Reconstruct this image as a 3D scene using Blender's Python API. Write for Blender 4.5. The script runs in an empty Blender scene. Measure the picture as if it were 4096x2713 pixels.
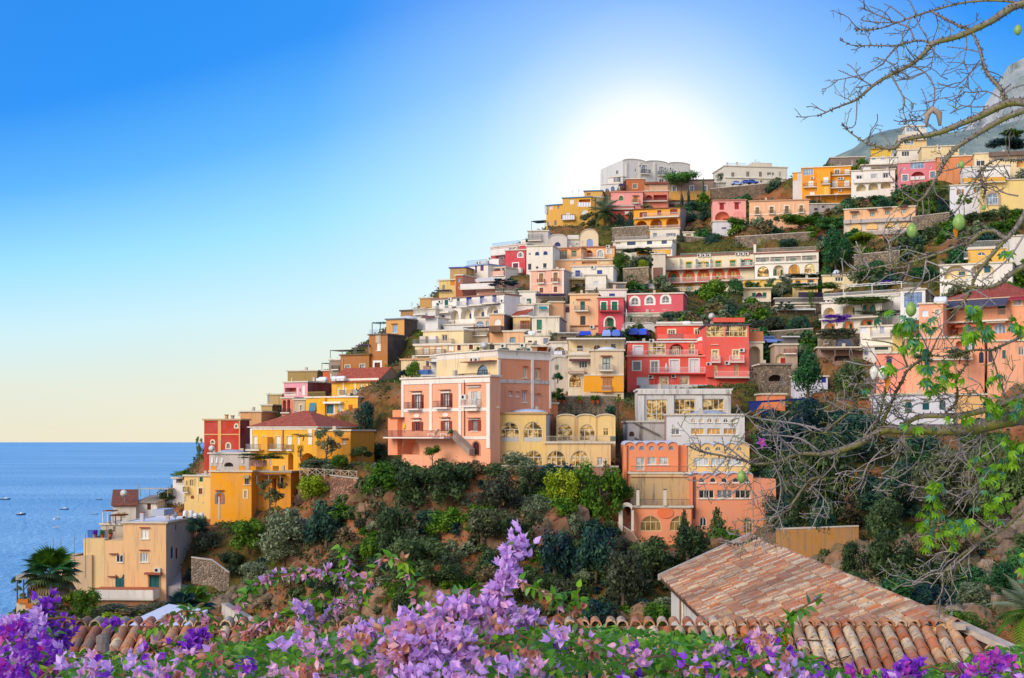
import bpy, math, random
import numpy as np
from mathutils import Vector, Matrix, noise as mnoise
random.seed(7)
sc = bpy.context.scene
R = math.radians
# camera
FP = 5689.0; HY = 1740.0; CZ = 60.0  # focal length and horizon row in photo pixels, eye height over the sea
cd = bpy.data.cameras.new('camera'); cam = bpy.data.objects.new('camera', cd)
sc.collection.objects.link(cam)
cam.location = (0, 0, CZ); cam.rotation_euler = (R(90), 0, 0)
cd.sensor_width = 36; cd.lens = 50; cd.shift_y = (HY - 1356.5) / 4096
cd.clip_start = 0.1; cd.clip_end = 90000
sc.camera = cam
# sky
SUN_AZ = math.atan((2580 - 2048) / FP); SUN_EL = math.atan((HY - 745) / FP)
w = bpy.data.worlds.new('World'); sc.world = w; w.use_nodes = True
nt = w.node_tree; nt.nodes.clear()
def N(t, **k):
    n = nt.nodes.new(t)
    for a, b in k.items(): setattr(n, a, b)
    return n
def L(a, b): nt.links.new(a, b)
def wmath(op, a, b=None, c=None):
    n = N('ShaderNodeMath', operation=op)
    for i, x in enumerate((a, b, c)):
        if x is None: continue
        if isinstance(x, (int, float)): n.inputs[i].default_value = x
        else: L(x, n.inputs[i])
    return n.outputs[0]
def wramp(stops, fac, interp='EASE'):
    n = N('ShaderNodeValToRGB'); cr = n.color_ramp; cr.interpolation = interp
    while len(cr.elements) < len(stops): cr.elements.new(0.5)
    for e, (p, c) in zip(cr.elements, stops): e.position = p; e.color = (*c, 1)
    L(fac, n.inputs[0]); return n.outputs[0]
def wmix(f, a, b):
    n = N('ShaderNodeMixRGB')
    for i, x in ((0, f), (1, a), (2, b)):
        if isinstance(x, (int, float)): n.inputs[i].default_value = x
        elif isinstance(x, tuple): n.inputs[i].default_value = (*x, 1)
        else: L(x, n.inputs[i])
    return n.outputs[0]
tc = N('ShaderNodeTexCoord'); sep = N('ShaderNodeSeparateXYZ'); L(tc.outputs['Generated'], sep.inputs[0])
sd = (math.sin(SUN_AZ) * math.cos(SUN_EL), math.cos(SUN_AZ) * math.cos(SUN_EL), math.sin(SUN_EL))
dt = N('ShaderNodeVectorMath', operation='DOT_PRODUCT'); L(tc.outputs['Generated'], dt.inputs[0]); dt.inputs[1].default_value = sd
ang = wmath('ARCCOSINE', wmath('MINIMUM', dt.outputs['Value'], 1.0))  # angle from the sun, radians
elev = wmath('ARCSINE', sep.outputs['Z'])
ef0 = wmath('MULTIPLY', elev, 1 / 1.5708)
ef = wmath('MULTIPLY', ef0, wmath('MULTIPLY_ADD', wmath('MINIMUM', ang, .44), 1.75, .72))  # bluer away from the sun
fwd = wramp([(0, (.60, .59, .47)), (.03, (.57, .62, .55)), (.065, (.46, .66, .73)), (.105, (.25, .58, .80)),
             (.15, (.075, .36, .76)), (.20, (.006, .22, .72)), (.40, (.006, .16, .58)), (1, (.02, .15, .48))], ef, 'LINEAR')
back = wramp([(0, (.88, .80, .70)), (.12, (.84, .82, .80)), (.35, (.58, .68, .84)), (1, (.04, .18, .52))], ef, 'LINEAR')
af = wmath('DIVIDE', ang, 3.14159)
side = wramp([(.10, (0, 0, 0)), (.75, (1, 1, 1))], af)
sky = wmix(side, fwd, back)
glow = wramp([(0, (1, 1, 1)), (.0125, (1, 1, 1)), (.0165, (.84, .84, .84)), (.025, (.42, .42, .42)), (.04, (.17, .17, .17)), (.075, (0, 0, 0))], af, 'LINEAR')
sky = wmix(glow, sky, (.80, .79, .80))
nish = N('ShaderNodeTexSky', sky_type='NISHITA', sun_disc=False, sun_elevation=SUN_EL, sun_rotation=SUN_AZ, altitude=60, air_density=1.0, dust_density=.6)
nm = N('ShaderNodeMixRGB', blend_type='MULTIPLY'); nm.inputs[0].default_value = 1; L(nish.outputs[0], nm.inputs[1]); nm.inputs[2].default_value = (.045, .045, .045, 1)
sky = wmix(.06, sky, nm.outputs[0])
bg = N('ShaderNodeBackground'); L(sky, bg.inputs[0]); bg.inputs[1].default_value = 1.0
wo = N('ShaderNodeOutputWorld'); L(bg.outputs[0], wo.inputs[0])
# added soft fill from the front left; the true sun is behind the hill
sl = bpy.data.lights.new('added_soft_fill', 'SUN'); so = bpy.data.objects.new('added_soft_fill', sl); sc.collection.objects.link(so)
sl.energy = 2.1; sl.angle = R(35); sl.color = (1, .86, .68)
so.rotation_euler = Vector((.62, .62, -.48)).to_track_quat('-Z', 'Y').to_euler(); so.location = (-60, -40, 160)
sc.view_settings.view_transform = 'Standard'; sc.view_settings.look = 'None'
sc.view_settings.exposure = 0.46; sc.view_settings.gamma = 1; sc.view_settings.use_curve_mapping = False
sc.cycles.max_bounces = 5; sc.cycles.diffuse_bounces = 3; sc.cycles.glossy_bounces = 3; sc.cycles.transparent_max_bounces = 8
# materials
def srgb(h):
    c = [int(h[i:i + 2], 16) / 255 for i in (0, 2, 4)]
    return tuple(x / 12.92 if x <= .04045 else ((x + .055) / 1.055) ** 2.4 for x in c)
MATS = {}
def newmat(name):
    m = bpy.data.materials.new(name); m.use_nodes = True
    return m, m.node_tree, m.node_tree.nodes['Principled BSDF']
def tn(t, ty, **k):
    n = t.nodes.new(ty)
    for a, b in k.items():
        if a in n.inputs: n.inputs[a].default_value = b
        else: setattr(n, a, b)
    return n
def ramp(t, fac, stops, interp='LINEAR'):
    n = t.nodes.new('ShaderNodeValToRGB'); cr = n.color_ramp; cr.interpolation = interp
    while len(cr.elements) < len(stops): cr.elements.new(.5)
    for e, (p, c) in zip(cr.elements, stops):
        e.position = p; e.color = (*c, 1) if len(c) == 3 else c
    t.links.new(fac, n.inputs[0]); return n.outputs[0]
def mix(t, f, a, b, mode='MIX'):
    n = t.nodes.new('ShaderNodeMixRGB'); n.blend_type = mode
    for i, x in ((0, f), (1, a), (2, b)):
        if isinstance(x, (int, float)): n.inputs[i].default_value = x
        elif isinstance(x, tuple): n.inputs[i].default_value = (*x[:3], 1)
        else: t.links.new(x, n.inputs[i])
    return n.outputs[0]
def coords(t, scale=(1, 1, 1), kind='Object'):
    c = t.nodes.new('ShaderNodeTexCoord'); mp = t.nodes.new('ShaderNodeMapping'); mp.inputs['Scale'].default_value = scale
    t.links.new(c.outputs[kind], mp.inputs[0]); return mp.outputs[0]
def worldpos(t, scale=(1, 1, 1)):
    c = t.nodes.new('ShaderNodeNewGeometry'); mp = t.nodes.new('ShaderNodeMapping'); mp.inputs['Scale'].default_value = scale
    t.links.new(c.outputs['Position'], mp.inputs[0]); return mp.outputs[0]
def noise(t, vec, scale, detail=4, rough=.6):
    n = tn(t, 'ShaderNodeTexNoise', Scale=scale, Detail=detail, Roughness=rough); t.links.new(vec, n.inputs['Vector']); return n.outputs['Fac']
def bump(t, b, h, strength=.3, dist=.05):
    n = tn(t, 'ShaderNodeBump', Strength=strength, Distance=dist); t.links.new(h, n.inputs['Height']); t.links.new(n.outputs[0], b.inputs['Normal'])
def plaster(hexc, age=.3):
    """painted render: faded patches, rain streaks, damp spots"""
    k = ('pl', hexc, age)
    if k in MATS: return MATS[k]
    m, t, b = newmat('painted plaster ' + hexc); c = srgb(hexc)
    v = worldpos(t); st = worldpos(t, (1.6, 1.6, .16))
    n1 = noise(t, v, .35, 5); n2 = noise(t, st, 1.1, 5, .7); n3 = noise(t, v, 2.2, 3)
    gray = (.20, .165, .135)
    col = mix(t, ramp(t, n1, [(.35, (0, 0, 0)), (.7, (.65 + .3 * age,) * 3)]), c, tuple(min(1, x * .74 + .10) for x in c))
    col = mix(t, ramp(t, n2, [(.52, (0, 0, 0)), (.85 - .2 * age, (.30 + .75 * age,) * 3)]), col, gray)
    col = mix(t, ramp(t, n3, [(.62, (0, 0, 0)), (.8, (.06 + .35 * age,) * 3)]), col, tuple(x * .6 for x in c))
    t.links.new(col, b.inputs['Base Color']); b.inputs['Roughness'].default_value = .9; b.inputs['Specular IOR Level'].default_value = .15
    bump(t, b, n3, .25, .04); MATS[k] = m; return m
def plain(hexc, rough=.6, var=.15, metal=0, spec=.3):
    k = ('p', hexc, rough, var, metal)
    if k in MATS: return MATS[k]
    m, t, b = newmat('paint ' + hexc); c = srgb(hexc)
    n1 = noise(t, worldpos(t), 3, 3)
    col = mix(t, ramp(t, n1, [(.35, (0, 0, 0)), (.75, (1, 1, 1))]), c, tuple(x * (1 - var) for x in c))
    t.links.new(col, b.inputs['Base Color']); b.inputs['Roughness'].default_value = rough; b.inputs['Metallic'].default_value = metal
    b.inputs['Specular IOR Level'].default_value = spec
    MATS[k] = m; return m
def glass(kind):
    k = ('g', kind)
    if k in MATS: return MATS[k]
    m, t, b = newmat(kind + ' window glass'); v = worldpos(t); n1 = noise(t, v, .9, 2)
    if kind == 'gold':  # golden reflections and dark patches painted into the pane colour
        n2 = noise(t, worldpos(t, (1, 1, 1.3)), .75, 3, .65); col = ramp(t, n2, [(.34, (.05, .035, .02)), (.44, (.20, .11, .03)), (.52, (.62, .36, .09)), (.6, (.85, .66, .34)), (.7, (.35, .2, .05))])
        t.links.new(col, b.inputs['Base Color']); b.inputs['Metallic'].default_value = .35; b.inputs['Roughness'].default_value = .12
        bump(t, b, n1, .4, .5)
    else:
        c = {'dark': (.035, .04, .05), 'blue': (.06, .10, .22), 'pale': (.55, .58, .6), 'amber': (.75, .36, .04), 'sky': (.25, .38, .55), 'warm': (.34, .22, .08), 'grey': (.2, .21, .22)}[kind]
        col = mix(t, ramp(t, n1, [(.4, (0, 0, 0)), (.6, (1, 1, 1))]), c, tuple(x * .55 for x in c))
        t.links.new(col, b.inputs['Base Color']); b.inputs['Roughness'].default_value = .08; b.inputs['Specular IOR Level'].default_value = .6
    MATS[k] = m; return m
def tiles(hexc='C8623A', sx=4.4, sz=2.6):
    k = ('t', hexc, sx)
    if k in MATS: return MATS[k]
    m, t, b = newmat('far roof tiles ' + hexc); c = srgb(hexc)
    v = coords(t); wv = tn(t, 'ShaderNodeTexWave', Scale=sx / 2, Distortion=.3); wv.bands_direction = 'X'; t.links.new(v, wv.inputs[0])
    n1 = noise(t, v, 1.2, 4); n2 = noise(t, coords(t, (4, 1.5, 1.5)), 1.5, 2)
    col = mix(t, ramp(t, n1, [(.35, (0, 0, 0)), (.7, (1, 1, 1))]), c, tuple(x * .62 for x in c))
    col = mix(t, ramp(t, n2, [(.5, (0, 0, 0)), (.75, (.5, .5, .5))]), col, (.55, .38, .27))
    t.links.new(col, b.inputs['Base Color']); b.inputs['Roughness'].default_value = .85
    bump(t, b, wv.outputs['Fac'], .8, .08); MATS[k] = m; return m
def stonewall(hexc='9C8166', scale=2.6):
    k = ('s', hexc, scale)
    if k in MATS: return MATS[k]
    m, t, b = newmat('rubble stone ' + hexc); c = srgb(hexc); v = worldpos(t)
    vo = tn(t, 'ShaderNodeTexVoronoi', Scale=scale); t.links.new(v, vo.inputs['Vector'])
    ve = tn(t, 'ShaderNodeTexVoronoi', Scale=scale, feature='DISTANCE_TO_EDGE'); t.links.new(v, ve.inputs['Vector'])
    n1 = noise(t, v, .3, 4)
    bw = t.nodes.new('ShaderNodeRGBToBW'); t.links.new(vo.outputs['Color'], bw.inputs[0]); col = mix(t, .6, c, bw.outputs[0], 'OVERLAY'); col = mix(t, ramp(t, n1, [(.4, (0, 0, 0)), (.7, (.7, .7, .7))]), col, tuple(x * .45 for x in c))
    col = mix(t, ramp(t, ve.outputs[0], [(0, (.6, .6, .6)), (.09, (0, 0, 0))]), col, (.10, .08, .06))
    t.links.new(col, b.inputs['Base Color']); b.inputs['Roughness'].default_value = .95
    bump(t, b, ramp(t, ve.outputs[0], [(0, (0, 0, 0)), (.2, (1, 1, 1))]), .7, .15); MATS[k] = m; return m
# meshes
class MB:
    def __init__(s): s.v = []; s.f = []
    def poly(s, pts):
        i = len(s.v); s.v += [tuple(p) for p in pts]; s.f.append(tuple(range(i, i + len(pts))))
    def box(s, x0, y0, z0, x1, y1, z1, T=None):
        i = len(s.v); c = [(x, y, z) for x in (x0, x1) for y in (y0, y1) for z in (z0, z1)]
        s.v += [T(*p) for p in c] if T else c
        s.f += [(i, i + 1, i + 3, i + 2), (i + 4, i + 6, i + 7, i + 5), (i, i + 4, i + 5, i + 1), (i + 2, i + 3, i + 7, i + 6), (i, i + 2, i + 6, i + 4), (i + 1, i + 5, i + 7, i + 3)]
    def hull(s, b, t):  # ring b joined to ring t, both capped
        n = len(b); i = len(s.v); s.v += [tuple(p) for p in b] + [tuple(p) for p in t]
        for k in range(n): s.f.append((i + k, i + (k + 1) % n, i + n + (k + 1) % n, i + n + k))
        s.f.append(tuple(range(i + n - 1, i - 1, -1))); s.f.append(tuple(range(i + n, i + 2 * n)))
    def tube(s, path, rad, n=6, cap=True):
        P = [Vector(p) for p in path]; rings = []
        up = Vector((.13, .21, .97))
        i = len(s.v)
        for k, p in enumerate(P):
            d = (P[min(k + 1, len(P) - 1)] - P[max(k - 1, 0)]).normalized()
            a = d.cross(up)
            if a.length < 1e-3: a = d.cross(Vector((1, 0, 0)))
            a.normalize(); b = d.cross(a); r = rad[k] if isinstance(rad, (list, tuple)) else rad
            for q in range(n):
                t = 2 * math.pi * q / n; s.v.append(tuple(p + a * (r * math.cos(t)) + b * (r * math.sin(t))))
        for k in range(len(P) - 1):
            for q in range(n):
                s.f.append((i + k * n + q, i + k * n + (q + 1) % n, i + (k + 1) * n + (q + 1) % n, i + (k + 1) * n + q))
        if cap:
            s.f.append(tuple(range(i + n - 1, i - 1, -1))); j = i + (len(P) - 1) * n; s.f.append(tuple(range(j, j + n)))
    def lathe(s, c, prof, n=12, axis='z'):
        i = len(s.v)
        for r, h in prof:
            for q in range(n):
                t = 2 * math.pi * q / n; a, b = r * math.cos(t), r * math.sin(t)
                s.v.append((c[0] + a, c[1] + b, c[2] + h) if axis == 'z' else ((c[0] + a, c[1] + h, c[2] + b) if axis == 'y' else (c[0] + h, c[1] + a, c[2] + b)))
        for k in range(len(prof) - 1):
            for q in range(n): s.f.append((i + k * n + q, i + k * n + (q + 1) % n, i + (k + 1) * n + (q + 1) % n, i + (k + 1) * n + q))
        s.f.append(tuple(range(i + n - 1, i - 1, -1))); j = i + (len(prof) - 1) * n; s.f.append(tuple(range(j, j + n)))
    def mesh(s, name, mat, smooth=False):
        me = bpy.data.meshes.new(name); me.from_pydata(s.v, [], s.f); me.materials.append(mat)
        if smooth: me.polygons.foreach_set('use_smooth', [True] * len(me.polygons))
        return me
    def build(s, name, mat, parent=None, smooth=False):
        if not s.v: return None
        o = bpy.data.objects.new(name, s.mesh(name, mat, smooth)); sc.collection.objects.link(o)
        if parent: o.parent = parent
        return o
def tag(o, label=None, cat=None, group=None, kind=None):
    if label: o['label'] = label
    if cat: o['category'] = cat
    if group: o['group'] = group
    if kind: o['kind'] = kind
    return o
def empty(name, loc, label, cat, rz=0, group=None):
    o = bpy.data.objects.new(name, None); sc.collection.objects.link(o); o.empty_display_size = .5
    o.location = loc; o.rotation_euler = (0, 0, rz); return tag(o, label, cat, group)
def inst(me, name, parent, loc=(0, 0, 0), rot=(0, 0, 0), scl=(1, 1, 1)):
    o = bpy.data.objects.new(name, me); sc.collection.objects.link(o); o.parent = parent
    o.location = loc; o.rotation_euler = rot; o.scale = scl; return o
VX, VY, VS = 0, 0, 2.9588
def V(x, y, s=2.9588):
    global VX, VY, VS; VX, VY, VS = x, y, s
def px(x, y): return VX + x / VS, VY + y / VS
def P(x, y, D):  # point at forward distance D seen at (x, y) of the current view
    x, y = px(x, y); return Vector(((x - 2048) / FP * D, D, CZ + (HY - y) / FP * D))
GROUND = []  # terrain control points
def ground(x, y, D, dz=0): p = P(x, y, D); GROUND.append((p.x, p.y, p.z + dz))
# houses
FRAME = {'white': 'EDEAE2', 'green': '1F6B4A', 'teal': '145F63', 'brown': '6B3020', 'blue': '2C62B8', 'wood': '9A5522', 'red': 'A02A28', 'cream': 'E6D3A6', 'dark': '2B2A30', 'yellow': 'D9B03A', 'grey': '8C8C8C', 'orange': 'D4682A', 'navy': '27407E', 'lblue': '8FB4D8', 'purple': '6A4A78', 'pink': 'D98A80'}
def paint(k): return plain(FRAME.get(k, k), .55)
def outline(u0, v0, u1, v1, arch, n=9):
    if not arch: return [(u0, v0), (u1, v0), (u1, v1), (u0, v1)]
    ri = min((u1 - u0) / 2, (v1 - v0) * .75); uc = (u0 + u1) / 2; ru = (u1 - u0) / 2
    return [(u0, v0), (u1, v0)] + [(uc + ru * math.cos(t * math.pi / n), v1 - ri + ri * math.sin(t * math.pi / n)) for t in range(n + 1)]
def strip(mb, T, a, b, na, nb):  # ring of quads between two outlines
    for i in range(len(a)):
        j = (i + 1) % len(a)
        mb.poly([T(*a[i], na), T(*a[j], na), T(*b[j], nb), T(*b[i], nb)])
def inset(o, d):
    us = [p[0] for p in o]; vs = [p[1] for p in o]; uc, vc = (min(us) + max(us)) / 2, (min(vs) + max(vs)) / 2
    su = max(.05, 1 - 2 * d / max(.01, max(us) - min(us))); sv = max(.05, 1 - 2 * d / max(.01, max(vs) - min(vs)))
    return [(uc + (u - uc) * su, vc + (v - vc) * sv) for u, v in o]
HS = []; LASTROOT = [None]
class House:
    def __init__(s, label, D, yaw, x0, yt, x1, yb, col, name='house', cat='house', d=9, side=None, roof='flat', rc='D8D2C8', age=.3, sc_=None,
                 cop='D9CDB8', rise=1.8, sink=6, group='houses on the hillside', scal=0, srise=0, over=.25, parapet=0, grd=1, stone=None, eaves=.45):
        fin(); HS.append(s); s.age = age
        s.D = D; yaw = R(yaw); s.yaw = yaw
        s.o = P(x0, yb, D); s.e = (math.cos(yaw), math.sin(yaw)); s.n = (-math.sin(yaw), math.cos(yaw))
        s.w = s.uv(x1, yb)[0]; s.h = s.uv(x0, yt)[1]
        s.d = d
        if side is not None: s.d = abs(s.side_u(side))
        s.root = empty(name, s.o, label, cat, yaw, group)
        s.col = col; s.wallmat = stonewall(stone) if stone else plaster(col, age)
        s.ops = {'F': [], 'R': [], 'L': []}; s.fc = 'F'; s.roof = roof; s.rc = rc; s.sc = sc_; s.cop = cop; s.rise = rise; s.sink = sink
        s.scal = scal; s.srise = srise; s.over = over; s.parapet = parapet; s.eaves = eaves
        if grd:
            for q in (0, .5, 1):
                GROUND.append((s.o.x + s.e[0] * s.w * q, s.o.y + s.e[1] * s.w * q, s.o.z - 1.5))
  # pixel -> facade coordinates
    def uv(s, x, y):
        X, Y = px(x, y); r = ((X - 2048) / FP, 1.0); k = (HY - Y) / FP
        t = (s.o.x * s.n[0] + s.o.y * s.n[1]) / (r[0] * s.n[0] + r[1] * s.n[1])
        return (t * r[0] - s.o.x) * s.e[0] + (t * r[1] - s.o.y) * s.e[1], CZ + t * k - s.o.z
    def side_u(s, x, left=False, y=None):
        X, Y = px(x, y or 0); r = ((X - 2048) / FP, 1.0)
        q = s.o if left else Vector((s.o.x + s.e[0] * s.w, s.o.y + s.e[1] * s.w, s.o.z)); m = s.e
        t = (q.x * m[0] + q.y * m[1]) / (r[0] * m[0] + r[1] * m[1])
        u = (t * r[0] - q.x) * s.n[0] + (t * r[1] - q.y) * s.n[1]
        return u if y is None else (u, CZ + t * (HY - Y) / FP - s.o.z)
    def c(s, x, y):
        if s.fc == 'F': return s.uv(x, y)
        u, v = s.side_u(x, s.fc == 'L', y)
        return (u, v) if s.fc == 'R' else (s.d - u, v)
    def T(s, u, v, n=0.0):
        if s.fc == 'F': return (u, -n, v)
        if s.fc == 'R': return (s.w + n, u, v)
        return (-n, s.d - u, v)
    def rect(s, x0, y0, x1, y1):
        u0, va = s.c(x0, (y0 + y1) / 2); u1, vb = s.c(x1, (y0 + y1) / 2); xm = (x0 + x1) / 2
        return min(u0, u1), s.c(xm, y1)[1], max(u0, u1), s.c(xm, y0)[1]
def w(x0, y0, x1, y1, st=''):
    """a window, door, loggia or balcony door of the current house; st is a list of short codes"""
    s = HS[-1]; k = {}
    for t in st.split():
        a, _, b = t.partition(':'); k[a] = b or '1'
    u0, v0, u1, v1 = s.rect(x0, y0, x1, y1); T = s.T; arch = 'a' in k; rdep = float(k.get('r', 0)); base = -float(k.get('n', 0))
    Wd = s.w if s.fc == 'F' else s.d
    u0 = max(u0, .04); u1 = min(u1, Wd - .04)
    if v1 >= s.h - .06 > v0 + .5: v1 = s.h - .08
    cut = 'n' not in k and v1 < s.h - .05 and u1 - u0 > .1 and not any(u0 < o[2] + .02 and u1 > o[0] - .02 and v0 < o[3] + .02 and v1 > o[1] - .02 for o in s.ops[s.fc])
    dep = rdep or .22
    if cut: s.ops[s.fc].append((u0, v0, u1, v1, arch, dep))
    elif not base: base = .03
    ol = outline(u0, v0, u1, v1, arch)
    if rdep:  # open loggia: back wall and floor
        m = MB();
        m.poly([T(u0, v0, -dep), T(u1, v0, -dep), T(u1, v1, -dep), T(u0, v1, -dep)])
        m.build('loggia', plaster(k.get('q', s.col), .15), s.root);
        if 'k' in k: rail(x0, y1 - (y1 - y0) * .34, x1, y1, k['k'], p=0)
        return
    back = base - (dep - .02) if cut else base - .02
    n1 = back + .10; fr = paint(k.get('f', 'white'))
    if 'c' in k:  # closed shutters or a door leaf
        m = MB(); m.poly([T(*p, n1 - .03) for p in ol]); strip(m, T, ol, ol, n1 - .1, n1 - .03)
        i2 = inset(ol, .1)
        strip(m, T, ol, i2, n1 + .02, n1 + .02); strip(m, T, i2, i2, n1 - .03, n1 + .02); strip(m, T, ol, ol, n1 - .1, n1 + .02)
        m.box((u0 + u1) / 2 - .05, v0, n1 - .05, (u0 + u1) / 2 + .05, v1 - (.1 if arch else 0), n1 + .03, T)
        wo_ = m.build('door' if 'd' in k else 'shutter', paint(k['c']), s.root)
    else:
        m = MB(); fw = .09; i2 = inset(ol, fw)
        strip(m, T, ol, i2, n1, n1); strip(m, T, i2, i2, n1, back); strip(m, T, ol, ol, n1, back)
        nm_ = int(k.get('m', 2))
        for q in range(1, nm_):
            uu = u0 + (u1 - u0) * q / nm_
            top = v1
            if arch:
                ru = (u1 - u0) / 2; ri = min(ru, (v1 - v0) * .75); top = v1 - ri + ri * math.sqrt(max(0, 1 - ((uu - (u0 + u1) / 2) / ru) ** 2))
                if 't' in k and nm_ > 2 and q not in (nm_ / 2,): top = min(top, v0 + (v1 - v0) * float(k['t']))
            m.box(uu - .045, v0, back, uu + .045, top, n1, T)
        if 't' in k: vv = v0 + (v1 - v0) * float(k['t']); m.box(u0, vv - .05, back, u1, vv + .05, n1 + .01, T)
        wo_ = m.build('window', fr, s.root)
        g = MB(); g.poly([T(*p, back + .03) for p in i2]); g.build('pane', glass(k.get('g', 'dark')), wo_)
    if 's' in k:
        sw = min((u1 - u0) * .55, .75)
        for sg, ua in ((-1, u0 - sw - .02), (1, u1 + .02)):
            m = MB(); m.box(ua, v0, .02 + max(base, 0), ua + sw, v1, .08 + max(base, 0), T)
            for q in range(7):
                vv = v0 + (v1 - v0) * (q + .5) / 7; m.box(ua + .08, vv - .05, .08 + max(base, 0), ua + sw - .08, vv + .05, .10 + max(base, 0), T)
            m.build('shutter', paint(k['s']), s.root)
    if 'b' in k:
        bw = float(k.get('bw', .22)); m = MB(); uc = (u0 + u1) / 2
        o2 = outline(u0 - bw, v0 - bw * .6, u1 + bw, v1 + bw, arch)
        strip(m, T, ol, o2, .06, .06); strip(m, T, o2, o2, .06, 0); strip(m, T, ol, ol, .06, 0)
        m.build('surround', paint(k['b']), s.root)
    if 'h' in k:
        m = MB(); hv = v1 + .38; e_ = .35
        m.hull([T(u0 - e_, hv, .0), T(u1 + e_, hv, .0), T(u1 + e_, hv - .10, .0), T(u0 - e_, hv - .10, .0)],
               [T(u0 - e_, hv - .16, .42), T(u1 + e_, hv - .16, .42), T(u1 + e_, hv - .26, .42), T(u0 - e_, hv - .26, .42)])
        m.build('hood', tiles('A85A38') if k['h'] == '1' else paint(k['h']), s.root)
    if 'l' in k:
        m = MB(); m.box(u0 - .15, v0 - .12, 0, u1 + .15, v0, .14, T); m.build('sill', paint(k['l'] if k['l'] != '1' else 'E6DFD2'), s.root)
    if 'k' in k:
        ex = (x1 - x0) * float(k.get('kw', .45)); yy = y1 - (y1 - y0) * .36
        rail(x0 - ex, yy, x1 + ex, y1, k['k'], p=.75)
def rail(x0, y0, x1, y1, col='dark', p=1.0, solid=0, slabc='E4DACA'):
    """balcony: slab and railing, or a solid parapet"""
    s = HS[-1]; u0, v0, u1, v1 = s.rect(x0, y0, x1, y1); T = s.T
    sl_ = MB(); sl_.box(u0, v0 - .22, -.05, u1, v0, p + .06, T)
    b = sl_.build('balcony', paint(slabc), s.root)
    m = MB()
    segs = [((u0 + .03, p), (u1 - .03, p))] + ([((u0 + .03, 0), (u0 + .03, p)), ((u1 - .03, 0), (u1 - .03, p))] if p > .2 else [])
    for (ua, na), (ub, nb) in segs:
        ln = math.hypot(ub - ua, nb - na)
        if solid:
            m.box(min(ua, ub) - .08, v0, min(na, nb) - .08, max(ua, ub) + .08, v1, max(na, nb) + .08, T); continue
        for vv in (v0 + .08, v1): m.box(min(ua, ub) - .03, vv - .03, min(na, nb) - .03, max(ua, ub) + .03, vv + .03, max(na, nb) + .03, T)
        k = max(2, int(ln / .16));
        for q in range(k + 1):
            uu = ua + (ub - ua) * q / k; nn = na + (nb - na) * q / k
            m.box(uu - .016, v0, nn - .016, uu + .016, v1, nn + .016, T)
    m.build('parapet' if solid else 'railing', plaster(col, .2) if solid and col not in FRAME else paint(col), b)
def band(x0, y0, x1, y1, col='EFE6D8', p=.1, name='cornice', age=.25, n0=0):
    s = HS[-1]; u0, v0, u1, v1 = s.rect(x0, y0, x1, y1); m = MB(); m.box(u0, v0, n0, u1, v1, n0 + p, s.T); return m.build(name, plaster(col, age), s.root)
def mass(x0, y0, x1, y1, p, col, name='wing', age=.3):  # a projecting block of the house
    s = HS[-1]; u0, v0, u1, v1 = s.rect(x0, y0, x1, y1); m = MB(); m.box(u0, v0, -.05, u1, v1, p, s.T); return m.build(name, plaster(col, age), s.root)
def ac(x, y, sz=22):
    s = HS[-1]; u, v = s.c(x, y); m = MB(); m.box(u - .45, v - .32, .02, u + .45, v + .32, .36, s.T); o = m.build('air_conditioner', paint('DAD8D2'), s.root)
    m = MB(); c = s.T(u - .12, v, .37); ring = [s.T(u - .12 + .24 * math.cos(t * .5236), v + .24 * math.sin(t * .5236), .372) for t in range(12)]; m.poly(ring); m.build('fan', paint('dark'), o)
def awning(x0, y0, x1, y1, col, p=1.4):
    s = HS[-1]; u0, v0, u1, v1 = s.rect(x0, y0, x1, y1); m = MB(); T = s.T
    m.hull([T(u0, v1, .02), T(u1, v1, .02), T(u1, v1 - .08, .02), T(u0, v1 - .08, .02)], [T(u0, v0, p), T(u1, v0, p), T(u1, v0 - .2, p), T(u0, v0 - .2, p)])
    m.build('awning', paint(col), s.root)
def pipe(x, y0, y1, col='8A4A30'):
    s = HS[-1]; u, v0 = s.c(x, y1); v1 = s.c(x, y0)[1]; m = MB(); m.box(u - .06, v0, .02, u + .06, v1, .14, s.T); m.build('drainpipe', paint(col), s.root)
def pergola(x0, y0, x1, y1, col='grey', p=2.5, n0=0, slats=6, top='wood'):
    """posts and beams standing in front of (or on top of) the house"""
    s = HS[-1]; u0, v0, u1, v1 = s.rect(x0, y0, x1, y1); T = s.T; m = MB()
    for u in (u0 + .06, (u0 + u1) / 2, u1 - .06):
        m.box(u - .06, v0, n0 + p - .12, u + .06, v1, n0 + p, T)
    m.box(u0, v1 - .1, n0 + p - .12, u1, v1, n0 + p, T); m.box(u0, v1 - .1, n0, u1, v1, n0 + .1, T)
    for u in (u0, u1 - .1): m.box(u, v1 - .1, n0, u + .1, v1, n0 + p, T)
    o = m.build('pergola', paint(col), s.root); m = MB()
    for q in range(slats):
        uu = u0 + (u1 - u0) * (q + .5) / slats; m.box(uu - .05, v1 + .002, n0, uu + .05, v1 + .1, n0 + p + .2, T)
    m.build('beams', paint(top), o); return o
def canopy(x0, y0, x1, y1, col, p=2.4, n0=0, posts=2, t=.12):  # flat sheet roof on posts
    s = HS[-1]; u0, v0, u1, v1 = s.rect(x0, y0, x1, y1); T = s.T; m = MB(); m.box(u0, v1 - t, n0, u1, v1, n0 + p, T)
    o = m.build('canopy', paint(col), s.root); m = MB()
    for q in range(posts):
        uu = u0 + .06 + (u1 - u0 - .12) * q / max(1, posts - 1); m.box(uu - .05, v0, n0 + p - .12, uu + .05, v1 - t, n0 + p - .02, T)
    m.build('posts', paint('grey'), o); return o
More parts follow.
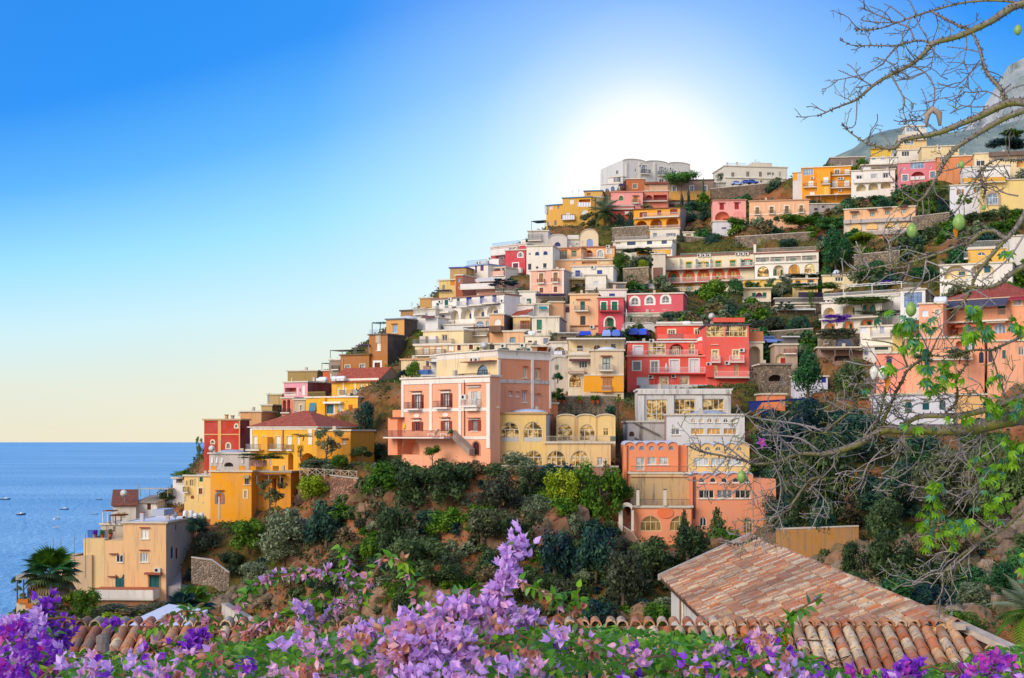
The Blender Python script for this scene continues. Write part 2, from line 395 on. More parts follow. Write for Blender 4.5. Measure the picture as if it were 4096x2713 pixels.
def dish(x, y, sz=.5, nn=-1.5):
    s = HS[-1]; u, v = s.uv(x, y); m = MB(); sz *= .55; m.lathe((u, -nn, v), [(.04, .16), (sz * .5, .10), (sz * .85, -.02), (sz, -.12)], 12, 'y')
    o = m.build('satellite_dish', paint('D5D3CF'), s.root, True); m = MB(); m.box(u - .04, -nn + .1, s.h if v > s.h else v - .6, u + .04, -nn + .18, v); m.build('bracket', paint('grey'), o)
def tank(x, y, rr=.7, ln=1.6, up=0, nn=-2, col='E8E8E6'):
    s = HS[-1]; rr *= .45; ln *= .5; u, v = s.uv(x, y); m = MB(); pr = [(rr * .5, 0), (rr * .9, .1), (rr, .25), (rr, ln - .25), (rr * .9, ln - .1), (rr * .5, ln)]
    if up: m.lathe((u, -nn, s.h + .1), pr, 14)
    else: m.lathe((u - ln / 2, -nn, s.h + rr + .1), pr, 14, 'x'); m.box(u - ln / 3, -nn - .3, s.h, u + ln / 3, -nn + .3, s.h + .3)
    m.build('water_tank', paint(col), s.root, True)
def antenna(x, y, y1=None, nn=-2):
    s = HS[-1]; u, v = s.uv(x, y); m = MB(); m.box(u - .03, -nn, s.h - .1, u + .03, -nn + .06, v)
    for q in range(4): m.box(u - .5 + q * .08, -nn + .01, v - .2 - q * .28, u + .5 - q * .08, -nn + .04, v - .17 - q * .28)
    m.build('antenna', paint('grey'), s.root)
def chimney(x0, y0, x1, col='D8CBB8', nn=-2, cap=1):
    s = HS[-1]; u0, v = s.uv(x0, y0); u1 = s.uv(x1, y0)[0]; m = MB(); dd = u1 - u0; m.box(u0, -nn, s.h - .3, u1, -nn + dd, v)
    o = m.build('chimney', plaster(col, .4), s.root)
    if cap: m = MB(); m.box(u0 - .08, -nn - .08, v + .002, u1 + .08, -nn + dd + .08, v + .12); m.build('chimney_cap', paint('wood'), o)
def dome(x0, y0, x1, col='E4E6EA', nn=None):
    s = HS[-1]; u0, v = s.uv(x0, y0); u1 = s.uv(x1, y0)[0]; r = (u1 - u0) / 2; hh = max(.3, v - s.h); m = MB()
    m.lathe(((u0 + u1) / 2, min(s.d / 2, r + .3) if nn is None else -nn, s.h + .05), [(r * math.cos(t * math.pi / 12), hh * math.sin(t * math.pi / 12)) for t in range(6)] + [(.05, hh)], 20)
    m.build('dome', plaster(col, .25), s.root, True)
def fin():
    """build walls and roof of the last house once all its openings are known"""
    if not HS or getattr(HS[-1], 'done', 0): return
    s = HS[-1]; s.done = 1; w_, d, h = s.w, s.d, s.h; root = s.root
    for fc, W_ in (('F', w_), ('R', d), ('L', d)):
        s.fc = fc; T = s.T; m = MB(); ops = s.ops[fc]
        us = sorted({0, W_} | {o[0] for o in ops} | {o[2] for o in ops}); vs = sorted({-s.sink, h} | {o[1] for o in ops} | {o[3] for o in ops})
        vs = [v for v in vs if v <= h]
        for a, b in zip(us, us[1:]):
            for c_, e in zip(vs, vs[1:]):
                um, vm = (a + b) / 2, (c_ + e) / 2
                if b - a < 1e-4 or e - c_ < 1e-4 or any(o[0] < um < o[2] and o[1] < vm < o[3] for o in ops): continue
                m.poly([T(a, c_), T(b, c_), T(b, e), T(a, e)])
        for (u0, v0, u1, v1, arch, dep) in ops:
            ol = outline(u0, v0, u1, v1, arch); strip(m, T, ol, ol, 0, -dep)
            if arch:
                n = len(ol); arc = ol[2:]; k = len(arc) // 2
                for q in range(len(arc) - 1):
                    cr = (u1, v1) if q < k else (u0, v1)
                    m.poly([T(*arc[q]), T(*arc[q + 1]), T(*cr)])
                if len(arc) % 2 == 0: m.poly([T(*arc[k]), T(u1, v1), T(u0, v1)])
        if fc == 'F':
            if s.scal:  # scalloped top of a vaulted hall
                for q in range(s.scal):
                    a, b = w_ * q / s.scal, w_ * (q + 1) / s.scal
                    m.poly([T(a, h)] + [T((a + b) / 2 - (b - a) / 2 * math.cos(t * math.pi / 10), h + s.srise * math.sin(t * math.pi / 10)) for t in range(11)][1:])
            mr = MB(); mr.poly([(0, d, -s.sink), (w_, d, -s.sink), (w_, d, h), (0, d, h)]); mr.build('rear_wall', s.wallmat, root)
            if s.roof == 'gableF': m.poly([T(-.0, h), T(w_, h), T(w_ / 2, h + s.rise)]); m.poly([(0, d, h), (w_, d, h), (w_ / 2, d, h + s.rise)])
        elif s.roof in ('gable',): m.poly([T(0, h), T(d, h), T(d / 2, h + s.rise)])
        elif s.roof == 'shed': m.poly([T(0, h), T(d, h), T(d if fc == 'R' else 0, h + s.rise)])
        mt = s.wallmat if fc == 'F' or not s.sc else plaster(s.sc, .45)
        m.build('wall' if fc == 'F' else 'side_wall', mt, root)
    s.fc = 'F'; ov = s.over; m = MB(); tl = s.roof in ('gable', 'gableF', 'hip', 'shed'); e = s.eaves if tl else ov
    if s.roof == 'flat':
        m.box(0, 0, h - .02, w_, d, h + .06); m.build('roof', plaster(s.rc, .3), root)
        m = MB(); t = .14; hp = h + .16 + s.parapet
        for bx in ((-ov, -ov, w_ + ov, .18), (-ov, d - .18, w_ + ov, d + ov), (-ov, .181, .18, d - .181), (w_ - .18, .181, w_ + ov, d - .181)):
            m.box(bx[0], bx[1], h - .1 if not s.parapet else hp - .14, bx[2], bx[3], hp)
        if s.parapet:
            for bx in ((.002, .002, w_ - .002, .16), (.002, d - .16, w_ - .002, d - .002), (.002, .161, .16, d - .161), (w_ - .16, .161, w_ - .002, d - .161)): m.box(bx[0], bx[1], h + .07, bx[2], bx[3], hp - .142)
        m.build('coping', plaster(s.cop, .4), root)
        rr = random.Random(len(HS))
        if rr.random() < .55 and w_ > 4:
            x = rr.uniform(.8, w_ - 1.5); y = rr.uniform(.5, .6 * d); m = MB(); m.box(x, y, h + .05, x + rr.uniform(.4, .6), y + .5, h + rr.uniform(.7, 1.1)); m.build('chimney', plaster('C8B8A4', .6), root)
        if rr.random() < .35:
            x = rr.uniform(.5, w_ - .6); y = rr.uniform(.4, .7 * d); a = rr.uniform(1.4, 2.4); m = MB(); m.box(x - .02, y - .02, h, x + .02, y + .02, h + a)
            for q in range(3): m.box(x - .4, y - .015, h + a - .1 - q * .2, x + .4, y + .015, h + a - .07 - q * .2)
            m.build('antenna', paint('grey'), root)
    elif s.roof == 'vault':  # n barrels running back
        n = max(1, s.scal);
        for q in range(n):
            a, b = w_ * q / n, w_ * (q + 1) / n; pr = [((a + b) / 2 - (b - a) / 2 * math.cos(t * math.pi / 10), h + (s.srise + .08) * math.sin(t * math.pi / 10) + .02) for t in range(11)]
            for k in range(10): m.poly([(pr[k][0], -.18, pr[k][1]), (pr[k + 1][0], -.18, pr[k + 1][1]), (pr[k + 1][0], d, pr[k + 1][1]), (pr[k][0], d, pr[k][1])])
            for k in range(10): m.poly([(pr[k][0], -.18, pr[k][1]), (pr[k + 1][0], -.18, pr[k + 1][1]), (pr[k + 1][0], -.18, pr[k + 1][1] - .16), (pr[k][0], -.18, pr[k][1] - .16)])
        m.build('roof', plaster(s.rc, .2), root)
    elif s.roof == 'gable':
        r = s.rise
        for (ya, za, yb_, zb) in ((-e, h - e * r / (d / 2), d / 2, h + r), (d + e, h - e * r / (d / 2), d / 2, h + r)):
            m.hull([(-ov, ya, za), (w_ + ov, ya, za), (w_ + ov, yb_, zb), (-ov, yb_, zb)], [(-ov, ya, za + .14), (w_ + ov, ya, za + .14), (w_ + ov, yb_, zb + .14), (-ov, yb_, zb + .14)])
        m.build('roof', tiles(s.rc), root)
    elif s.roof == 'gableF':
        r = s.rise
        for (xa, xb) in ((-e, w_ / 2), (w_ + e, w_ / 2)):
            za = h - e * r / (w_ / 2); m.hull([(xa, -ov, za), (xa, d + ov, za), (xb, d + ov, h + r), (xb, -ov, h + r)], [(xa, -ov, za + .14), (xa, d + ov, za + .14), (xb, d + ov, h + r + .14), (xb, -ov, h + r + .14)])
        m.build('roof', tiles(s.rc), root)
    elif s.roof == 'shed':
        k = s.rise / d; m.hull([(-ov, -e, h - e * k), (w_ + ov, -e, h - e * k), (w_ + ov, d, h + s.rise), (-ov, d, h + s.rise)], [(-ov, -e, h - e * k + .14), (w_ + ov, -e, h - e * k + .14), (w_ + ov, d, h + s.rise + .14), (-ov, d, h + s.rise + .14)])
        m.build('roof', tiles(s.rc), root)
    elif s.roof == 'hip':
        k = min(w_, d) / 2; z0 = h - .05; a = [(-e, -e, z0), (w_ + e, -e, z0), (w_ + e, d + e, z0), (-e, d + e, z0)]
        if w_ >= d: r1, r2 = (k, d / 2, h + s.rise), (w_ - k, d / 2, h + s.rise)
        else: r1, r2 = (w_ / 2, k, h + s.rise), (w_ / 2, d - k, h + s.rise)
        if w_ >= d: fs = [[a[0], a[1], r2, r1], [a[1], a[2], r2], [a[2], a[3], r1, r2], [a[3], a[0], r1]]
        else: fs = [[a[0], a[1], r1], [a[1], a[2], r2, r1], [a[2], a[3], r2], [a[3], a[0], r1, r2]]
        for f in fs: m.poly(f)
        m.poly([(p[0], p[1], p[2] - .001) for p in a]); m.build('roof', tiles(s.rc), root)
        m = MB(); m.box(-e + .05, -e + .05, h - .22, w_ + e - .05, d + e - .05, h - .06); m.build('cornice', plaster(s.cop, .2), root)
def H(*a, **k): return House(*a, **k)
_H0 = House.__init__
def _init(s, label, D, x0, yt, x1, yb, col, yaw=None, side=None, **k):
    ytl = yt[0] if isinstance(yt, tuple) else yt
    if isinstance(yt, tuple) and yaw is None:
        ya, yb2 = px(0, yt[0])[1], px(0, yt[1])[1]; DR = D * (HY - ya) / (HY - yb2)
        XL = (px(x0, 0)[0] - 2048) / FP * D; XR = (px(x1, 0)[0] - 2048) / FP * DR
        yaw = max(-55, min(55, math.degrees(math.atan2(DR - D, XR - XL))))
    _H0(s, label, D, yaw or 0, x0, ytl, x1, yb, col, side=side, **k)
House.__init__ = _init
# lower left: houses by the sea
V(0, 2000)
H('pale apricot house with white flat roof, teal garage door and stepped alley beside it', 205, 1460, 268, 1965, 1035, 'EFBE86', yaw=-4, side=2300, sc_='B4ABA4', rc='E9E9F0', age=.35, over=.3, sink=5, grd=0)
w(1672, 350, 1757, 462, 'c:white l'); w(1660, 628, 1750, 738, 'm:3 f:white l g:pale'); w(1768, 892, 1886, 1034, 'c:teal d b:A08068')
band(1655, 322, 1770, 332, 'A0402A', .3, 'hood'); band(1650, 588, 1765, 598, 'A0402A', .3, 'hood')
band(1728, 856, 1922, 880, 'A0563A', .9, 'porch_roof'); ac(1868, 830)
HS[-1].fc = 'R'; w(2072, 290, 2096, 358, 'f:grey'); w(2160, 192, 2192, 235, 'c:brown'); w(2020, 545, 2050, 690, 'a c:navy d'); w(2078, 570, 2104, 700, 'c:brown d'); HS[-1].fc = 'F'
mass(1240, 482, 1459, 1035, .0, 'EFC08A', 'wing', .5); s_ = HS[-1]
u0, v0, u1, v1 = s_.rect(1240, 482, 1459, 1035); m_ = MB(); m_.box(u0, .06, v0 - 3, u1, 6, v1); m_.build('rear_wing', plaster('EFC08A', .5), s_.root)
w(1320, 662, 1378, 738, 'n:-.03 a f:white l'); w(1304, 927, 1370, 1030, 'n:-.03 a c:teal d')
for (a, b, c_, e) in ((1300, 632, 1398, 645), (1284, 900, 1394, 912)): band(a, b, c_, e, '8A4A32', .35, 'hood')
mass(985, 460, 1236, 1040, -2.0, 'E9C68C', 'side_wing', .3); band(1092, 505, 1232, 772, '6B4A3C', .35, 'rough_panel', .9, -2.0)
rail(1195, 1035, 1885, 1145, 'EFE6DC', 2.6, 1); band(1195, 1030, 1885, 1037, 'C06A40', 2.75, 'terrace_edge')
mass(1210, 1146, 1850, 1330, 2.2, 'B07A50', 'terrace_base', .9)
V(0, 1600)
chimney(1600, 1345, 1643, 'BDB8BE'); mass(1800, 1300, 1940, 1372, -5, 'B9C2D6', 'skylight_box', .2); dish(1922, 1388, .75, -6)
tank(1972, 1270, .8, 2.4, 1, -9); tank(2035, 1270, .8, 2.4, 1, -9.4); tank(2085, 1275, .9, 1.5, 0, -9.5); tank(2135, 1275, .9, 1.4, 0, -10.5); chimney(2262, 1190, 2284, 'CFC6C0', -14)
H('cream house with brown tiled shed roof and blind arches above the sea', 226, 1335, 1245, 1610, 1500, 'E3D6C4', yaw=14, roof='shed', rise=2.0, rc='9A5234', d=9)
for q in (1395, 1425, 1465): w(q, 1325, q + 34, 1385, 'a c:cream')
band(1335, 1250, 1610, 1262, '8A6A58', .25)
H('low white house with a dark doorway at the end of the terracotta roof', 229, 1612, 1215, 1860, 1340, 'E9E0D6', yaw=-8, d=7, roof='shed', rise=.8, rc='B8A898')
w(1742, 1225, 1786, 1300, 'c:brown d'); w(1850, 1200, 1858, 1260)
canopy(1625, 1050, 1960, 1150, 'BDB4AC', 3, -4, 4); dish(1528, 1100, 1.1, 2); antenna(1580, 985)
H('weathered stone terrace house with wooden pergola and potted plants over the water', 214, 1195, 1470, 1460, 1660, 'C9B49C', yaw=-6, age=.8, d=8)
w(1278, 1500, 1300, 1565, 'a'); w(1340, 1500, 1365, 1560, 'f:grey'); w(1290, 1575, 1320, 1650, 'a c:brown'); pergola(1195, 1320, 1315, 1468, 'D8D2CA', 2.5, -3, 5); pergola(1310, 1365, 1450, 1470, 'brown', 3, -2.5, 7)
V(0, 2000); rail(1092, 355, 1258, 455, 'blue', 1.8)
V(0, 1600)
H('white house with round terrace and vine roof at the edge of the bay', 232, 2045, 925, 2180, 1110, 'E2DEE0', yaw=-15, d=8)
w(2085, 935, 2160, 985, 'r:1 q:B08A60 k:grey')
# yellow quarter on the left slope
V(700, 1600)
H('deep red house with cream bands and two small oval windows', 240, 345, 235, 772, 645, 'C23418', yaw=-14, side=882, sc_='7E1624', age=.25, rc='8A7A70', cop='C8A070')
band(512, 232, 550, 640, 'E2A868', .14, 'pilaster'); band(345, 402, 772, 416, 'E2A868', .10, 'string_course'); band(760, 232, 772, 640, 'E2A868', .14, 'pilaster'); band(345, 232, 772, 246, 'E2A868', .12, 'string_course')
w(714, 292, 740, 330, 'a b:cream m:1'); w(430, 480, 462, 516, 'a b:cream m:1'); w(612, 516, 652, 572, 'a b:cream c:grey'); chimney(528, 180, 556, 'D8A868'); chimney(600, 190, 628, 'B0A090')
canopy(352, 262, 514, 350, 'wood', 3, -3, 2)
H('small apricot roof room with thin green canopy behind the red house', 262, 772, 138, 1022, 232, 'DDA26C', yaw=-10, d=8); canopy(752, 150, 862, 195, 'green', 2, -2, 2); antenna(880, 92)
H('yellow villa with red hip roof, white shutters and white quoins', 234, 895, 312, 1680, 790, 'EFB02C', yaw=-28, roof='hip', rise=2.6, rc='C65A3A', d=12, cop='F2E8D8', age=.15)
band(895, 312, 1680, 352, 'F0E6D6', .12); band(893, 352, 916, 585, 'F0E6D6', .1, 'quoins'); band(1580, 352, 1626, 530, 'F0E6D6', .1, 'quoins'); pipe(1282, 350, 590)
for a, b in ((930, 975), (1040, 1078), (1195, 1250), (1325, 1380)): w(a, 430, b, 578 if a < 1300 else 530, 'c:white b:E8C060');
w(1446, 440, 1476, 528, 'c:white'); mass(1082, 438, 1156, 590, 1.4, 'E9A024', 'porch'); rail(885, 525, 1046, 585, 'grey', 1.1); rail(1140, 525, 1312, 585, 'grey', 1.1); rail(1338, 530, 1402, 588, 'grey', .5)
w(1338, 628, 1400, 826, 'a r:1.5 q:B0702A'); w(1120, 690, 1146, 785, 'g:dark'); w(1486, 628, 1656, 785, 'a r:2.5 q:8A5A24')
H('square ochre annexe of the yellow villa with one tiny window', 226, 1680, 362, 2078, 640, 'EA9E26', yaw=-22, age=.2, cop='E8D8C0', d=8); w(1985, 470, 2018, 520, 'l'); band(1965, 452, 2050, 460, 'A0502E', .4, 'hood')
H('big orange terrace house with block parapet, arched door and stairs below', 223, 420, 845, 905, 1330, 'F0A01E', yaw=-8, age=.25, side=1000, d=6, rc='B9A890')
w(826, 892, 880, 1000, 'f:dark g:grey l'); awning(818, 888, 886, 912, 'B0A070', .6); w(820, 1075, 850, 1160, 'f:cream b:cream'); w(497, 1105, 560, 1215, 'a c:orange d b:8A7A70 bw:.35'); band(480, 1066, 580, 1076, '9A4A2A', .3, 'hood')
for a, b in ((425, 490), (760, 830)): mass(a, 780, b, 846, .12, 'EE9C1C', 'parapet_block', .2)
H('orange terrace with laundry lines and vine pergola under the yellow villa', 225, 905, 850, 1370, 1150, 'E99A22', yaw=-12, age=.35, d=8)
for a, b in ((892, 962), (1160, 1226)): mass(a, 782, b, 850, .12, 'EE9C1C', 'parapet_block', .2)
w(1150, 930, 1200, 1090, 'r:1.4 q:A06A3A'); w(1215, 925, 1282, 1050, 'r:1.4 q:6A5A50'); canopy(1028, 880, 1310, 1000, 'brown', 2.2, 0, 3)
H('pale yellow narrow house with green shutter and glazed veranda', 228, 110, 897, 420, 1340, 'EFCB80', yaw=-6, age=.2, d=8, rc='D0C8C0')
w(290, 915, 330, 968, 'c:green'); w(282, 1046, 326, 1115, 'c:wood b:E8D8B0'); w(330, 1210, 350, 1232); w(128, 958, 160, 1018, 'g:warm f:cream'); w(172, 942, 222, 1022, 'f:cream g:warm'); w(230, 936, 254, 1022, 'f:cream g:grey'); w(188, 1130, 226, 1172, 'a c:wood'); w(112, 1130, 144, 1215, 'a c:cream'); rail(105, 1030, 165, 1085, 'dark', .6); band(262, 897, 272, 1200, 'F0E4C8', .08, 'pilaster')
H('grey white vaulted house with small domes between red and orange houses', 231, 405, 632, 880, 850, 'C9BEB4', yaw=-8, age=.6, rc='C8CAD2', d=9)
w(580, 740, 690, 790, 'a r:1 q:6A5A50'); w(605, 640, 630, 660); dome(450, 592, 760, 'AEB8C8'); dish(468, 575, 1.0, 1.2); chimney(400, 560, 418)
# upper left rooftops
V(1000, 1200)
H('ochre grey block at the far left end of the upper row', 277, 205, 1118, 378, 1395, 'BD9C62', yaw=-18, age=.7, d=8); w(215, 1135, 232, 1210, 'c:lblue'); canopy(175, 1100, 380, 1130, '8A9A90', 1, -6, 2); rail(265, 1245, 370, 1290, 'dark', .5)
H('low tan terrace house below the ochre grey block', 272, 132, 1245, 262, 1400, 'C4A468', yaw=-10, age=.6, d=6); w(185, 1310, 202, 1345)
H('olive flat topped block against the pale sky', 288, 445, 842, 795, 1010, 'A98C50', yaw=-12, age=.6, d=9); w(480, 915, 498, 970, 'c:cream'); antenna(775, 822)
H('pink house with orange loggia and dark red end wall', 268, 400, 975, 682, 1160, 'E49AA4', yaw=-30, side=966, sc_='8A3A34', age=.25)
w(415, 1040, 545, 1120, 'r:1.5 q:C8502E k:white'); w(612, 1010, 648, 1128, 'c:white'); w(552, 1030, 570, 1128, 'c:white'); w(588, 1048, 600, 1085, 'a c:red'); tank(590, 940, .9, 3, 0, -6); tank(670, 930, 1.1, 4, 0, -5)
H('salmon house with two tall red arches', 262, 376, 1160, 520, 1400, 'DD8A72', yaw=-22, age=.3); w(386, 1185, 426, 1330, 'a r:.8 q:B0402A'); w(440, 1180, 474, 1330, 'a r:.8 q:B0402A'); rail(376, 1290, 480, 1330, 'dark', .5)
H('peeling beige house beside the salmon arches', 258, 520, 1180, 655, 1400, 'CDB294', yaw=-15, age=.8, d=7); w(590, 1246, 622, 1312, 'b:cream'); w(525, 1320, 552, 1390, 'c:lblue')
H('golden yellow house with red tiled roof and bare grey gable end', 258, 968, (965, 912), 1526, 1130, 'EDAE24', yaw=-30, roof='gable', rise=2.4, rc='C65636', side=1812, sc_='8E8278', age=.15, sink=16, over=.1)
band(968, 930, 1526, 975, 'F0E6D4', .12);
for q in (1100, 1240, 1385, 1510): band(q, 975, q + 14, 1070, 'F0E6D4', .08, 'pilaster')
w(1026, 1030, 1066, 1130, 'c:cream'); w(1110, 1035, 1140, 1125, 'c:white'); w(1300, 992, 1352, 1065, 'c:cream'); w(1426, 978, 1486, 1068, 'c:cream'); rail(1115, 1070, 1265, 1128, 'grey', 1.6); rail(1280, 1060, 1525, 1120, 'A8A098', 1.6, 1)
HS[-1].fc = 'R'; w(1600, 1035, 1640, 1085, 'b:cream'); HS[-1].fc = 'F'
for q in (1040, 1095, 1140): tank(q, 915, .9, 2.2, 0, 1)
H('bright yellow house with teal roller blinds below the golden roof', 248, 660, 1155, 1276, 1485, 'F2B42E', yaw=-26, side=1560, sc_='A89A98', age=.12, rc='C9C0B4', cop='F0E6D6')
w(710, 1222, 782, 1385, 'f:cream g:dark'); awning(706, 1218, 786, 1306, '3E7C98', .3); w(910, 1236, 992, 1346, 'c:3A6E80 b:white'); w(1030, 1232, 1096, 1340, 'f:white g:pale'); w(1166, 1242, 1216, 1385, 'c:orange'); rail(1116, 1330, 1216, 1388, 'grey', .8); w(1040, 1436, 1066, 1478, 'a c:wood'); w(1168, 1436, 1192, 1475, 'c:orange')
band(895, 1205, 1105, 1228, 'F2EADC', .9, 'canopy'); rail(668, 1090, 892, 1150, 'C8B060', .05); mass(850, 1155, 905, 1485, .5, 'EFA820', 'bay'); dish(1135, 1490, 1.3, 2)
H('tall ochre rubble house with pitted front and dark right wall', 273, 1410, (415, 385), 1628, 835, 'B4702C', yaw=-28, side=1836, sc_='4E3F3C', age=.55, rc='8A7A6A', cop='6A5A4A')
w(1500, 510, 1546, 600, 'c:white l'); w(1476, 742, 1542, 836, 'b:white c:brown bw:.4'); band(1490, 395, 1550, 508, 'C8B49A', .1, 'render_patch', .6); w(1424, 728, 1436, 745, 'm:1'); w(1590, 718, 1604, 738, 'm:1')
H('long low ochre house with two teal windows left of the tall one', 275, 1070, (655, 632), 1408, 890, 'B06E2E', yaw=-26, age=.6, rc='8A7A6A', cop='7A5A3A')
w(1130, 776, 1182, 895, 'f:teal g:pale b:C8B49A'); w(1305, 766, 1357, 858, 'f:teal g:pale b:C8B49A'); rail(1075, 855, 1195, 890, 'dark', .6); rail(1250, 830, 1370, 858, 'dark', .6); canopy(945, 590, 1235, 690, '6A6058', 4, -4, 3); canopy(1250, 530, 1405, 625, 'purple', 3, -3, 2); pipe(1100, 700, 830, 'C8A070')
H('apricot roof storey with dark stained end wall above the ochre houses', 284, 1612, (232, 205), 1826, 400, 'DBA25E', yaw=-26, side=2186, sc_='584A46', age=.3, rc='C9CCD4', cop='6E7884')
w(1690, 300, 1742, 390, 'c:lblue l'); band(1675, 280, 1745, 288, '8A5A3A', .3, 'hood'); dome(1700, 185, 1900, 'D4D8DC')
pergola(1410, 262, 1608, 410, 'teal', 3, -4, 5, 'teal'); rail(1412, 355, 1515, 408, 'lblue', .05)
H('grey stair tower at the left end of the ochre row', 277, 940, 712, 1068, 960, '9C8878', yaw=-20, age=.7, d=6); rail(975, 780, 1060, 820, 'dark', .5); w(945, 870, 965, 930, 'c:white')
H('tiny orange roof hut under a green canopy', 280, 862, 838, 942, 900, 'D9622E', yaw=-15, d=5); canopy(846, 745, 940, 838, 'green', 2, -2, 2)
# cream rows above the peach villa
V(1300, 1150)
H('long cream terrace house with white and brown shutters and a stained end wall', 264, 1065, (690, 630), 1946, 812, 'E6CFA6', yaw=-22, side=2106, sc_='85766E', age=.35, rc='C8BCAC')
for a, b, c_, e, k in ((1166, 712, 1226, 786, 'white'), (1310, 702, 1376, 782, 'white'), (1460, 690, 1522, 752, 'white'), (1566, 676, 1608, 746, 'brown'), (1706, 662, 1752, 734, 'brown'), (1848, 646, 1896, 716, 'brown')): w(a, b, c_, e, 'c:%s b:%s' % (k, 'E2A066' if k == 'white' else 'E6D2B0'))
rail(1075, 740, 1430, 800, 'dark', .8); dish(1895, 690, 1.3, .5)
H('cream upper storey with garden shed and red flowers on its terrace', 270, 1160, (520, 478), 1640, 665, 'EFD5A2', yaw=-22, age=.2, rc='DCD4CC', d=7)
w(1386, 560, 1446, 636, 'b:E6C080'); w(1180, 580, 1196, 660, 'c:grey'); rail(1070, 620, 1530, 668, 'grey', 1.2); mass(1246, 575, 1330, 668, .8, 'E4DCD2', 'garden_shed'); mass(1146, 580, 1216, 670, 1.0, 'CFC4B4', 'cupboard')
H('cream roof terrace with brown canopy and grey railing', 272, 1645, 520, 1935, 640, 'DCC6A8', yaw=-20, age=.5, d=8); canopy(1660, 470, 2020, 560, '6A4A40', 3, -2, 3); rail(1660, 500, 1925, 566, 'grey', .6)
H('beige half of the low row beside the dark wall', 252, 902, (855, 832), 1256, 1000, 'EBD0A4', yaw=-16, age=.3, rc='D8CCBC', cop='D8A878'); w(1195, 872, 1232, 942, 'c:brown b:cream'); w(1030, 882, 1058, 945, 'c:orange'); rail(1180, 935, 1254, 1000, 'B07A70', .8)
H('white half of the low row with blue doors and blue balcony panels', 250, 1258, (828, 776), 1692, 1040, 'EBE2D4', yaw=-18, age=.15, rc='D8D8DC')
w(1342, 906, 1390, 1035, 'c:3C78C8'); w(1540, 890, 1586, 985, 'c:3C78C8'); rail(1132, 980, 1256, 1036, '2C62B8', 1.2, 1); rail(1256, 975, 1494, 1036, 'lblue', 1.2); rail(1496, 950, 1592, 1010, '2C62B8', 1.2, 1); canopy(1250, 885, 1602, 990, '5A7AA0', 2.0, 0, 3, .1)
V(1600, 1000)
H('low white roof house with green shuttered windows and two air conditioners', 252, 1118, 1112, 1562, 1240, 'E8D9C2', yaw=-10, age=.3, d=8, rc='E0D8D0'); w(1165, 1165, 1290, 1200, 'f:teal g:dark m:3'); w(1420, 1165, 1495, 1222, 's:teal g:warm'); ac(1225, 1137); ac(1455, 1132); dome(1140, 1092, 1360, 'E6D2B8')
H('open brown timber booth with orange curtain', 250, 1566, 1140, 1752, 1292, 'B58A66', yaw=6, age=.3, side=1812, d=6); w(1625, 1150, 1742, 1245, 'r:1.5 q:D0601E')
H('white house with wide arched window and laundry on the rail', 251, 1782, 1092, 1986, 1262, 'EAE2D8', yaw=4, age=.3); w(1818, 1150, 1956, 1240, 'a m:4 t:.5 g:warm f:brown'); rail(1800, 1195, 1975, 1250, 'lblue', .5)
H('grey vaulted house with a small green window below the laundry', 243, 1785, 1310, 1985, 1565, 'CFC4B6', yaw=5, age=.7, scal=1, srise=.7, roof='vault', rc='C8C4C0'); w(1838, 1365, 1880, 1420, 'c:7A8A70')
H('apricot block with green framed window', 260, 1224, 965, 1472, 1112, 'E6B284', yaw=-6, side=1530, sc_='9A8878', age=.5, rc='DCDCE0'); w(1304, 1034, 1366, 1106, 'f:green g:sky')
H('cream low house with grey double shutters beside the apricot block', 257, 1480, 1012, 1785, 1118, 'EBDDC4', yaw=-4, age=.3, d=8); w(1518, 1074, 1562, 1106, 'c:brown'); w(1590, 1074, 1622, 1120, 'c:grey'); w(1697, 1045, 1756, 1115, 'c:8A90A8'); tank(1565, 995, .8, 3, 0, 0)
H('cream terrace house with open veranda and hanging ivy', 259, 1790, 1005, 2082, 1090, 'EFE0BE', yaw=4, age=.3, d=8); w(1900, 1030, 1966, 1072, 'f:brown g:dark m:3'); rail(1790, 1060, 1985, 1092, 'D8B090', .6); canopy(1775, 985, 2095, 1030, 'D8D4CC', 2, 0, 3, .15)
H('worn ivory house with a tall green door', 266, 1560, (795, 775), 1886, 1005, 'E6D8BE', yaw=-8, side=1965, sc_='A8A09C', age=.75, rc='D0CCC8'); w(1618, 825, 1680, 945, 'c:2E7A5A'); w(1756, 952, 1788, 978, 'c:cream'); w(1622, 958, 1674, 985, 'c:grey')
H('ochre loggia house with orange wooden shutters', 271, 1338, 790, 1542, 950, 'E8C284', yaw=-4, age=.3, rc='E0DCD8'); w(1452, 836, 1504, 936, 'c:wood s:wood'); rail(1338, 880, 1545, 945, 'grey', .6); dome(1370, 765, 1560)
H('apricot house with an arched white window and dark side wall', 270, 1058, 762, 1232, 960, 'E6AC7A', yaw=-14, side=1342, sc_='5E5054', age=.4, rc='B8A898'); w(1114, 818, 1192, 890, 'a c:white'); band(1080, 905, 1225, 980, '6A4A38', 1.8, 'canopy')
H('low house with red tiled roof and two arched windows', 275, 890, (800, 790), 1058, 925, 'E6CDB0', yaw=-10, age=.3, d=7, rc='D8C8B8'); w(898, 842, 1002, 925, 'a m:3 t:.5 f:white g:sky'); w(1018, 836, 1056, 912, 'a g:sky')
H('house behind with long red tiled gable roof', 282, 930, (800, 720), 1470, 800, 'E0D8CE', yaw=-30, roof='gable', rise=1.6, rc='C24E30', d=7, grd=0)
H('long white house with blue shutters, balconies and four blind arches', 288, 378, (588, 462), 1232, 930, 'ECE4DA', yaw=-38, side=1420, age=.12, rc='D8D4D0', d=8, cop='9A6A58')
